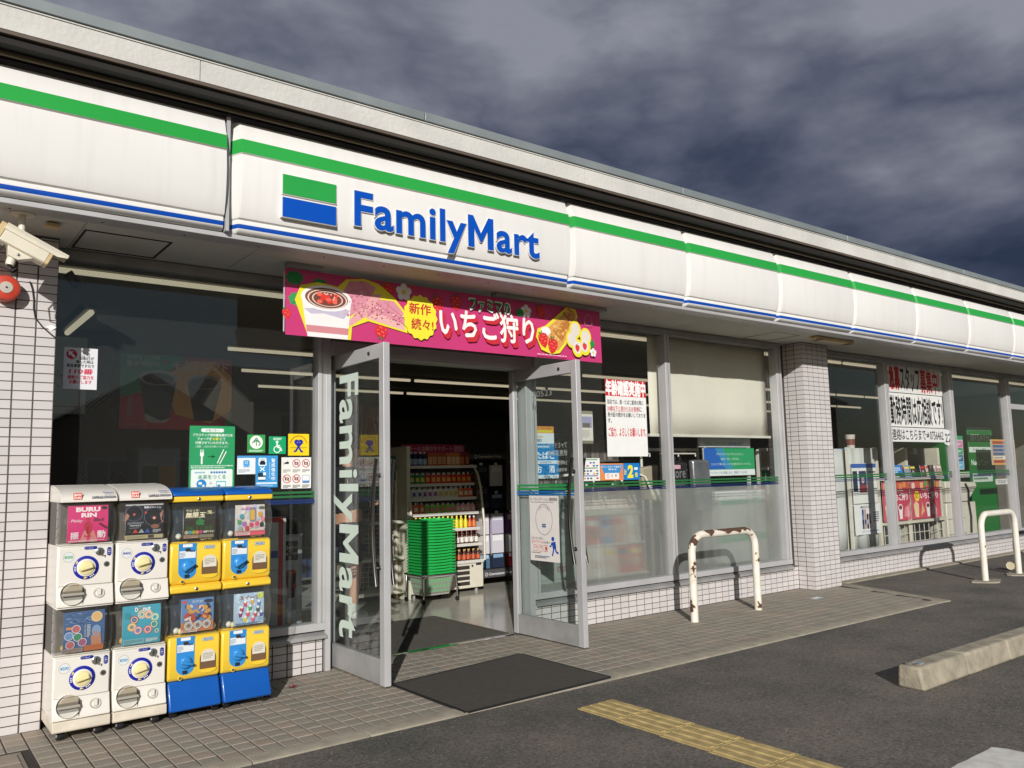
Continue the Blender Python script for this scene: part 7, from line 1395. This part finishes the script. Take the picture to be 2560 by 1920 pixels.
s_ = Sheet((12.05, 0.62, 1.28)); s_.base(0.9, 0.42, 'd8a858', 0.02)
for i in range(6): s_.rect(0.03, 0.03+0.063*i, 0.84, 0.05, R.choice(('e4e0d4', 'c8503c', '4a7ab8', 'e8d8a8'))); s_.scribble(0.06, 0.04+0.063*i, 0.7, 0.028, 1, '5a5450', i)
s_.done('price_board', parent=ti)
s_ = Sheet((12.05, 0.60, 0.96)); s_.base(0.8, 0.09, 'd8d8d2', 0.01); s_.text('TOILET', 0.05, 0.02, 0.36, 0.05, '4a4c50', 0.01); s_.done('sign', parent=ti)
hf = thing('pendant_fan', 'black pendant lamp hanging deep behind the far windows', 'lamp', (11.5, 3.0, 2.2))
b = MB(); b.tube([(11.5, 3.0, 2.72), (11.5, 3.0, 2.25)], 0.01, BLACK, 6); b.build('rod', hf); b = MB(); b.lathe([(0.02, 0.12), (0.14, 0.0), (0.13, -0.01)], (11.5, 3.0, 2.15), (0, 0, 1), BLACK, 18); b.build('shade', hf)
ck = thing('wall_clock', 'round dark clock on a post behind the window with the staff notices', 'clock', (9.5, 2.2, 1.95))
b = MB(); b.lathe([(0.20, 0), (0.20, 0.03), (0.17, 0.04)], (9.5, 2.22, 1.93), (-0.5, -0.85, 0), pbr('clock_rim', (36, 36, 38), 0.4), 28); b.lathe([(0.168, 0.036), (0.001, 0.036)], (9.5, 2.22, 1.93), (-0.5, -0.85, 0), pbr('clock_face', (70, 70, 70), 0.5), 28, caps=False); b.build('case', ck, smooth=40)
b = MB(); b.box(9.48, 9.60, 2.25, 2.37, 0, 2.72, CEIL_IN); b.build('post', ck)
b = MB(); b.box(10.6, 11.6, 1.5, 1.54, 2.0, 2.12, pbr('sign_cyan', (44, 130, 200), 0.4)); tag(b.build('hanging_sign'), 'blue hanging sign strip behind the staff notices', 'sign')
# ---------------------------------------------------------------- customer just inside the left door
SKIN = pbr('skin', (206, 152, 124), 0.5, var=0.05); CLOTH = pbr('black_jacket', (28, 28, 32), 0.8, var=0.15, bump=0.2, bscale=30); SHORT = pbr('navy_shorts', (34, 40, 56), 0.8, var=0.15); SOCK = pbr('white_sock', (206, 206, 200), 0.8)
pp = thing('person', 'person in black cap, jacket and dark shorts looking at a phone inside the left door', 'person', (1.08, 1.80, 0))
def skin_body(name, chains, mat, par, lv=2):
    vs, es, rs, idx = [], [], [], {}
    for ch in chains:
        pv = None
        for (x, y, z, r) in ch:
            k = (round(x, 4), round(y, 4), round(z, 4))
            if k not in idx: idx[k] = len(vs); vs.append((x, y, z)); rs.append(r)
            if pv is not None and pv != idx[k]: es.append((pv, idx[k]))
            pv = idx[k]
    me = bpy.data.meshes.new(name); me.from_pydata(vs, es, []); me.materials.append(mat)
    o = bpy.data.objects.new(name, me); COL.objects.link(o); o.parent = par; o.matrix_parent_inverse = par.matrix_basis.inverted()
    m = o.modifiers.new('skin', 'SKIN'); m.use_smooth_shade = True
    for i, r in enumerate(rs): me.skin_vertices[0].data[i].radius = (r, r)
    me.skin_vertices[0].data[0].use_root = True
    m2 = o.modifiers.new('sub', 'SUBSURF'); m2.levels = lv; m2.render_levels = lv
    return o
X, Y = 1.06, 1.80
pel = (X, Y, 0.88, 0.125)
bodyc = [[pel, (X-0.005, Y, 1.05, 0.125), (X, Y, 1.25, 0.135), (X+0.01, Y, 1.36, 0.09), (X+0.025, Y, 1.43, 0.052), (X+0.055, Y, 1.51, 0.070), (X+0.055, Y, 1.585, 0.082), (X+0.045, Y, 1.645, 0.06)],
         [(X, Y, 1.25, 0.135), (X, Y-0.16, 1.34, 0.062), (X-0.02, Y-0.21, 1.10, 0.048), (X+0.10, Y-0.17, 1.03, 0.038), (X+0.165, Y-0.13, 1.045, 0.026), (X+0.20, Y-0.12, 1.05, 0.030)],
         [(X, Y, 1.25, 0.135), (X, Y+0.16, 1.34, 0.062), (X-0.03, Y+0.21, 1.10, 0.048), (X+0.08, Y+0.12, 0.98, 0.038), (X+0.15, Y+0.05, 1.02, 0.028)],
         [pel, (X-0.01, Y-0.09, 0.80, 0.092), (X+0.03, Y-0.10, 0.50, 0.062), (X+0.035, Y-0.10, 0.34, 0.058), (X+0.0, Y-0.10, 0.10, 0.036), (X-0.01, Y-0.10, 0.05, 0.04), (X+0.13, Y-0.11, 0.035, 0.035)],
         [pel, (X-0.06, Y+0.09, 0.80, 0.092), (X-0.12, Y+0.10, 0.50, 0.062), (X-0.13, Y+0.10, 0.34, 0.058), (X-0.18, Y+0.10, 0.10, 0.036), (X-0.19, Y+0.10, 0.05, 0.04), (X-0.05, Y+0.11, 0.035, 0.035)]]
skin_body('body', bodyc, SKIN, pp)
skin_body('jacket', [[(X, Y, 0.90, 0.155), (X-0.005, Y, 1.05, 0.150), (X, Y, 1.25, 0.158), (X+0.01, Y, 1.36, 0.105), (X+0.02, Y, 1.41, 0.068)], [(X, Y, 1.25, 0.158), (X, Y-0.16, 1.34, 0.080), (X-0.02, Y-0.21, 1.10, 0.064), (X+0.09, Y-0.175, 1.035, 0.052), (X+0.125, Y-0.155, 1.038, 0.046)], [(X, Y, 1.25, 0.158), (X, Y+0.16, 1.34, 0.080), (X-0.03, Y+0.21, 1.10, 0.064), (X+0.07, Y+0.13, 0.985, 0.05)]], CLOTH, pp)
skin_body('shorts', [[(X, Y, 0.90, 0.145), (X-0.01, Y-0.09, 0.80, 0.118), (X+0.015, Y-0.095, 0.60, 0.105), (X+0.03, Y-0.10, 0.49, 0.098)], [(X, Y, 0.90, 0.145), (X-0.06, Y+0.09, 0.80, 0.118), (X-0.10, Y+0.095, 0.60, 0.105), (X-0.12, Y+0.10, 0.49, 0.098)]], SHORT, pp)
for dx, dy in ((0, -0.10), (-0.18, 0.10)):
    skin_body('sock', [[(X+0.004+dx, Y+dy, 0.17, 0.050), (X+0.0+dx, Y+dy, 0.10, 0.046), (X-0.008+dx, Y+dy, 0.05, 0.05)]], SOCK, pp)
    skin_body('shoe', [[(X-0.03+dx, Y+dy, 0.045, 0.048), (X+0.05+dx, Y+dy-0.005, 0.045, 0.046), (X+0.15+dx, Y+dy-0.01, 0.036, 0.034)]], SOCK if dx == 0 else BLACK, pp)
b = MB(); b.lathe([(0.100, 0.0), (0.100, 0.03), (0.088, 0.07), (0.05, 0.10), (0.005, 0.108)], (X+0.045, Y, 1.60), (-0.1, 0, 1), BLACK, 20); b.prism([(X+0.10, Y-0.075), (X+0.18, Y-0.055), (X+0.205, Y), (X+0.18, Y+0.055), (X+0.10, Y+0.075)], 'z', 1.600, 1.608, BLACK); b.build('cap', pp, smooth=45)
b = MB(); b.lathe([(0.086, 0.0), (0.088, 0.05)], (X+0.03, Y, 1.555), (0, 0, 1), BLACK, 16, caps=False); b.build('hair', pp)
b = MB()
for sy in (-1, 1): b.lathe([(0.001, 0), (0.010, 0.003), (0.012, 0.008)], (X+0.045, Y+sy*0.080, 1.555), (0, sy, 0), SKIN, 8)
b.lathe([(0.016, 0.0), (0.012, 0.014), (0.004, 0.022)], (X+0.126, Y, 1.545), (1, 0, -0.3), SKIN, 8); b.build('face_features', pp, smooth=60)
b = MB()
for i in range(4):
    yy = Y-0.145+0.018*i; b.tube([(X+0.20, yy, 1.045), (X+0.232, yy+0.002, 1.035), (X+0.246, yy+0.004, 1.050), (X+0.240, yy+0.004, 1.066-0.003*i)], [0.0085, 0.008, 0.0075, 0.006], SKIN, 8)
b.tube([(X+0.185, Y-0.115, 1.062), (X+0.205, Y-0.10, 1.080), (X+0.228, Y-0.095, 1.083)], [0.010, 0.009, 0.007], SKIN, 8); b.build('fingers', pp, smooth=60)
ph = MB(); ph.box(X+0.185, X+0.325, Y-0.155, Y-0.085, 1.068, 1.076, pbr('phone_silver', (150, 150, 152), 0.3, 0.4)); tag(ph.build('phone', bevel=0.003), 'slim phone held in the hand of the person inside the left door', 'phone')
# ---------------------------------------------------------------- guard bars
PIPE_A = rust_mat('rusty_white_enamel', 0.575); PIPE_B = rust_mat('clean_white_enamel', 0.69)
def guard(label, xa, xb, y, mat, h=0.765, pads=False):
    T = thing('guard_bar', label, 'guard rail', ((xa+xb)/2, y, 0), 'white pipe guard bars')
    r = 0.15; H = h-0.034; P = [(xa, y, -0.02), (xa, y, 0.18), (xa, y, 0.36), (xa, y, H-r)]
    P += [(xa+r-r*math.cos(t), y, H-r+r*math.sin(t)) for t in [PI/2*i/9 for i in range(1, 10)]]
    P += [(xa+(xb-xa)*k, y, H) for k in (0.36, 0.5, 0.64)]
    P += [(xb-r+r*math.sin(t), y, H-r+r*math.cos(t)) for t in [PI/2*i/9 for i in range(0, 10)]] + [(xb, y, 0.36), (xb, y, 0.18), (xb, y, -0.02)]
    b = MB(); b.tube(P, 0.0335, mat, 18); b.build('pipe', T, smooth=60)
    if pads:
        R = random.Random(int(xa*10))
        for x in (xa, xb):
            b = MB(); b.prism([(x+0.20*(1+R.uniform(-.25, .2))*math.cos(2*PI*i/12), y+0.13*(1+R.uniform(-.25, .2))*math.sin(2*PI*i/12)) for i in range(12)], 'z', -0.05, 0.004, CONC); b.build('footing', T, bevel=0.003)
    return T
guard('rusty white pipe guard bar standing in front of the frosted window', 3.178, 4.068, -0.520, PIPE_A)
guard('cleaner white pipe guard bar on the asphalt near the bank machine window', 7.40, 8.29, -1.10, PIPE_B, pads=True)
guard('white pipe guard bar farthest along the shop front', 10.25, 11.14, -1.05, PIPE_B, pads=True)
# ---------------------------------------------------------------- surveillance camera, alarm lamp, soffit lamp
IV = pbr('ivory_plastic', (224, 216, 196), 0.4, var=0.07, vscale=8); IVD = pbr('aged_ivory', (206, 182, 138), 0.5, var=0.12, vscale=8)
cm = thing('surveillance_camera', 'ivory surveillance camera in a long hood hanging from the soffit by the pillar', 'security camera', (-1.918, -0.588, 2.6))
b = MB(); b.lathe([(0.056, 0), (0.056, -0.004), (0.05, -0.007)], (-1.918, -0.588, 2.662), (0, 0, 1), IV, 20); b.build('ceiling_plate', cm, smooth=40)
b = MB(); b.tube([(-1.918, -0.588, 2.66), (-1.918, -0.588, 2.50)], 0.017, IV, 12); b.tube([(-1.918, -0.588, 2.50), (-1.945, -0.585, 2.40), (-1.94, -0.58, 2.34)], 0.014, GROUT, 8); b.build('post', cm, smooth=40)
ax = Vector((0.905, 0.02, -0.424)).normalized(); sd = Vector((0.02, -1, 0.0)).normalized(); up = sd.cross(ax)*-1
if up.z < 0: up = -up
cc = Vector((-1.895, -0.60, 2.497))
def oct_(a0, hw, hh, low=0.0):
    return [cc+ax*a0+sd*x+up*z for x, z in ((-hw, -hh+low), (-hw*0.8, -hh-0.006+low), (hw*0.8, -hh-0.006+low), (hw, -hh+low), (hw, hh*0.45), (hw*0.72, hh), (-hw*0.72, hh), (-hw, hh*0.45))]
def loft(b, A, B, mat, caps=True):
    n = len(A); b.add(A+B, [(i, (i+1) % n, n+(i+1) % n, n+i) for i in range(n)] + ([tuple(range(n-1, -1, -1)), tuple(range(n, 2*n))] if caps else []), mat)
b = MB(); loft(b, oct_(-0.115, 0.044, 0.044), oct_(0.105, 0.044, 0.044), IV); b.build('housing', cm, bevel=0.003)
b = MB(); loft(b, oct_(-0.145, 0.046, 0.046), oct_(-0.116, 0.046, 0.046), IVD); loft(b, oct_(0.106, 0.0455, 0.045), oct_(0.122, 0.0455, 0.045), IVD); b.build('end_ring', cm, bevel=0.002)
b = MB(); q = [cc+sd*x+up*z for x, z in ((-0.050, 0.012), (-0.050, 0.030), (-0.036, 0.052), (0.036, 0.052), (0.050, 0.030), (0.050, 0.012))]
for i in range(5): b.poly([q[i]-ax*0.12, q[i+1]-ax*0.12, q[i+1]+ax*(0.185 if i in (1, 2, 3) else 0.14), q[i]+ax*(0.125 if i in (0,) else 0.185 if i > 0 else 0.14)], IV)
o = b.build('sun_hood', cm); md = o.modifiers.new('solid', 'SOLIDIFY'); md.thickness = 0.003
b = MB(); b.lathe([(0.030, 0), (0.030, 0.002)], cc+ax*0.121, ax, BLACK, 20); b.build('lens_window', cm)
b = MB(); p0 = cc-up*0.05-ax*0.02; loft(b, [p0+ax*x+sd*y for x, y in ((-0.05, -0.03), (0.075, -0.03), (0.075, 0.03), (-0.05, 0.03))], [p0-up*0.045+ax*x+sd*y for x, y in ((-0.025, -0.028), (0.02, -0.028), (0.02, 0.028), (-0.025, 0.028))], IV)
b.lathe([(0.007, 0), (0.007, 0.004)], p0-up*0.02+sd*0.031+ax*0.01, sd, CHR, 10); b.build('bracket', cm, bevel=0.003)
b = MB(); p1 = p0-up*0.062; b.lathe([(0.020, -0.02), (0.022, 0.0), (0.020, 0.02)], p1, (0.2, 0.1, 1), IV, 16); b.lathe([(0.012, -0.021), (0.012, -0.024)], p1+Vector((0.0, -0.0, 0.0)), (0.2, 0.1, 1), BLACK, 12); b.build('swivel_joint', cm, smooth=40)
b = MB(); b.tube([p0-ax*0.06, p0-ax*0.07-up*0.05, p0-ax*0.03-up*0.11, p0+ax*0.03-up*0.10, p0+ax*0.035-up*0.075], 0.004, BLACK, 6); b.build('cable', cm, smooth=60)
tag(b.build('wall_cable', None, smooth=60), 'x', 'x') if False else None
wc = MB(); wc.tube([(-1.83, -0.212, 2.40), (-1.815, -0.208, 2.36), (-1.806, -0.207, 2.30), (-1.805, -0.207, 2.25), (-1.795, -0.207, 2.20), (-1.76, -0.207, 2.155), (-1.715, -0.207, 2.115), (-1.695, -0.205, 2.10)], 0.0036, BLACK, 6)
tag(wc.build('wall_cable', smooth=60), 'thin black cable drooping across the pillar tiles below the camera', 'cable')
REDP = pbr('signal_red', (192, 66, 48), 0.4, var=0.10, vscale=10)
al = thing('alarm_beacon', 'round red alarm beacon with a grey centre cap on the pillar below the camera', 'alarm light', (-1.945, -0.26, 2.335))
b = MB(); b.lathe([(0.058, 0.0), (0.070, 0.012), (0.070, 0.060), (0.064, 0.074), (0.05, 0.080)], (-1.945, -0.205, 2.338), (0, -1, 0), REDP, 32); b.build('housing', al, smooth=40)
b = MB(); b.lathe([(0.031, 0.079), (0.031, 0.083), (0.010, 0.085)], (-1.945, -0.205, 2.338), (0, -1, 0), pbr('beacon_cap', (186, 178, 168), 0.4), 24); b.lathe([(0.005, 0.084), (0.004, 0.092)], (-1.945, -0.205, 2.338), (0, -1, 0), BLACK, 8); b.build('centre_cap', al, smooth=40)
sl = thing('soffit_lamp', 'rusty ivory strip lamp fixed under the soffit beside the square pillar', 'lamp', (5.6, -0.52, 2.65))
b = MB(); b.prism([(-0.555, 2.661), (-0.545, 2.630), (-0.475, 2.630), (-0.465, 2.661)], 'x', 5.26, 5.98, IVD); b.build('housing', sl, bevel=0.003)
for x in (5.33, 5.90): bb = MB(); bb.box(x-0.04, x+0.05, -0.552, -0.468, 2.628, 2.6305, pbr('lamp_rust', (112, 82, 50), 0.8, var=0.4, vscale=30)); bb.build('rust_plate', sl)
sb = MB(); sb.box(-1.80, -1.735, -0.52, -0.45, 2.640, 2.662, IVD); tag(sb.build('junction_box', bevel=0.004), 'small yellowed junction box under the soffit next to the camera post', 'junction box')
s_ = Sheet((-1.742, -0.2018, 2.135)); s_.k = 0; s_.pts([(0.0, 0.022), (0.026, 0.0), (0.052, 0.022), (0.034, 0.032), (0.018, 0.032)], 'efeeee'); s_.done('tape_patch', 'small white patch of tape stuck on the pillar tiles under the cable', 'tape')
# ---------------------------------------------------------------- entrance mats and small litter
MATM = pbr('charcoal_mat', (76, 72, 66), 0.95, var=0.16, vscale=18, bump=0.6, bscale=240)
mt = thing('door_mat', 'dark grey rubber edged mat lying on the paving in front of the entrance', 'mat', (0.73, -1.0, 0))
q = [(0.175, -0.655), (0.185, -1.452), (1.284, -1.425), (1.284, -0.515)]
b = MB(); b.prism([(p[0], p[1]) for p in q], 'z', 0.001, 0.008, MATM); b.build('pile', mt, bevel=0.003)
for (p0, p1) in zip(q, q[1:]+q[:1]):
    d = Vector((p1[0]-p0[0], p1[1]-p0[1])).normalized(); nn = Vector((-d.y, d.x)); 
    b = MB(); b.prism([(p0[0]-d.x*0.0, p0[1]), (p1[0], p1[1]), (p1[0]+nn.x*-0.018, p1[1]+nn.y*-0.018), (p0[0]+nn.x*-0.018, p0[1]+nn.y*-0.018)], 'z', 0.0005, 0.0075, BLACK); b.build('edging', mt)
mi = thing('door_mat', 'ribbed dark mat just inside the threshold of the shop', 'mat', (1.2, 0.75, 0))
b = MB(); b.box(0.30, 1.70, 0.17, 1.30, 0.001, 0.009, MATM); b.build('pile', mi, bevel=0.002)
for k in range(44):
    b = MB(); b.box(0.32, 1.68, 0.19+0.0255*k, 0.201+0.0255*k, 0.009, 0.0125, MATM); b.build('rib', mi)
bb = MB(); bb.box(0.52, 1.1, 0.118, 0.155, 0.0005, 0.004, pbr('green_floor_tape', (40, 110, 58), 0.6)); tag(bb.build('floor_tape'), 'green strip of tape on the floor just behind the threshold', 'tape')
lf = MB(); R = random.Random(2); LEAF = pbr('red_leaf', (140, 36, 42), 0.7, var=0.2, vscale=60)
for k in range(7):
    t = 2*PI*k/7+0.2; c0 = Vector((-0.333, -0.292, 0.004)); e = c0+Vector((0.034*math.cos(t), 0.034*math.sin(t), 0.006+0.010*R.random())); n_ = Vector((-math.sin(t), math.cos(t), 0))*0.007
    m_ = c0*0.45+e*0.55; lf.add([c0, m_+n_, e, m_-n_], [(0, 1, 2, 3)], LEAF)
tag(lf.build('fallen_leaf'), 'tiny red maple leaf on the paving between the machines and the left door', 'leaf')
s_ = Sheet((4.975, -0.555, 0.003), U=(0.98, 0.18, 0), V=(-0.18, 0.98, 0), N=(0, 0, 1)); s_.base(0.15, 0.07, 'd8e0e6', 0.002); s_.rect(0.0, 0.0, 0.15, 0.02, '7fb4d0'); s_.rect(0.05, 0.03, 0.06, 0.025, 'eef0f0'); s_.done('paper_scrap', 'flat pale blue scrap of paper on the paving near the square pillar', 'litter')
cu = thing('paper_cup', 'white paper cup lying on its side by the guard bar footing', 'cup', (8.62, -0.9, 0.05))
b = MB(); b.lathe([(0.036, 0.0), (0.040, 0.04), (0.047, 0.125), (0.050, 0.128), (0.046, 0.124), (0.037, 0.02)], (8.70, -0.87, 0.048), (-0.95, -0.25, 0.05), pbr('cup_white', (226, 222, 212), 0.5), 24, caps=False); b.build('wall', cu, smooth=40)
b = MB(); b.lathe([(0.0465, 0.118), (0.002, 0.118)], (8.70, -0.87, 0.048), (-0.95, -0.25, 0.05), pbr('cup_inside', (196, 184, 150), 0.6), 20, caps=False); b.build('lid', cu)
# ---------------------------------------------------------------- houses across the street (seen mirrored in the glass)
HW = [pbr('house_render_'+n, c, 0.85, var=0.1, vscale=1.0, bump=0.2, bscale=20) for n, c in (('grey', (150, 146, 138)), ('tan', (160, 142, 118)), ('cream', (186, 178, 160)), ('brown', (104, 86, 70)))]
ROOFT = pbr('house_roof', (66, 64, 66), 0.7, var=0.15, vscale=2)
PANE = pbr('house_pane', (40, 46, 54), 0.08, var=0.05)
def house(label, x0, x1, y0, y1, eave, ridge, mat, gable_x=True, wins=(), name='house'):
    T = thing(name, label, 'house', ((x0+x1)/2, (y0+y1)/2, 0), 'houses across the street')
    b = MB(); b.box(x0, x1, y0, y1, -0.01, eave, mat)
    if gable_x: b.prism([(y0, eave), (y1, eave), ((y0+y1)/2, ridge-0.1)], 'x', x0, x1, mat)
    else: b.prism([(x0, eave), (x1, eave), ((x0+x1)/2, ridge-0.1)], 'y', y0, y1, mat)
    b.build('wall', T)
    b = MB()
    if gable_x:
        ym = (y0+y1)/2; s = (ridge-eave)/(ym-y0); b.prism([(y0-0.5, eave-0.5*s), (ym, ridge), (y1+0.5, eave-0.5*s), (y1+0.5, eave-0.5*s+0.15), (ym, ridge+0.17), (y0-0.5, eave-0.5*s+0.15)], 'x', x0-0.4, x1+0.4, ROOFT)
    else:
        xm = (x0+x1)/2; s = (ridge-eave)/(xm-x0); b.prism([(x0-0.5, eave-0.5*s), (xm, ridge), (x1+0.5, eave-0.5*s), (x1+0.5, eave-0.5*s+0.15), (xm, ridge+0.17), (x0-0.5, eave-0.5*s+0.15)], 'y', y0-0.4, y1+0.4, ROOFT)
    b.build('roof', T)
    for (x, z, w, h) in wins:
        f = MB(); f.box(x-w/2-0.06, x+w/2+0.06, y1+0.001, y1+0.06, z-h/2-0.06, z+h/2+0.06, ALU); F = f.build('window', T)
        for s in (0, 1): p = MB(); p.box(x-w/2+s*w/2+0.02, x+s*w/2-0.02, y1+0.061, y1+0.07, z-h/2+0.02, z+h/2-0.02, PANE); p.build('pane', F)
for i, a in enumerate((('low grey rendered house with a dark gable roof across the street', -9, 0, -36, -28, 3.0, 4.6, HW[0], True, ((-6.5, 1.6, 1.6, 1.1), (-2.5, 1.6, 1.6, 1.1))),
                       ('tan house with its gable end towards the shop', 1.5, 9, -34, -27, 3.0, 5.2, HW[1], False, ((4, 1.6, 1.4, 1.1), (7, 1.6, 1.4, 1.1))),
                       ('cream two storey house with a low roof across the street', 10, 17, -38, -29, 4.8, 6.6, HW[2], True, ((12, 3.6, 1.6, 1.1), (15, 3.6, 1.6, 1.1), (13, 1.4, 2.4, 1.2))),
                       ('tall grey clad building with one small upper window', 18.5, 30, -28, -16.4, 8.6, 10.4, HW[0], True, ((23.0, 5.35, 1.25, 1.15),)),
                       ('brown timber house at the far end of the street', 31, 40, -30, -20, 5.0, 7.0, HW[3], True, ((34, 3.4, 1.6, 1.1),)))):
    house(*a)
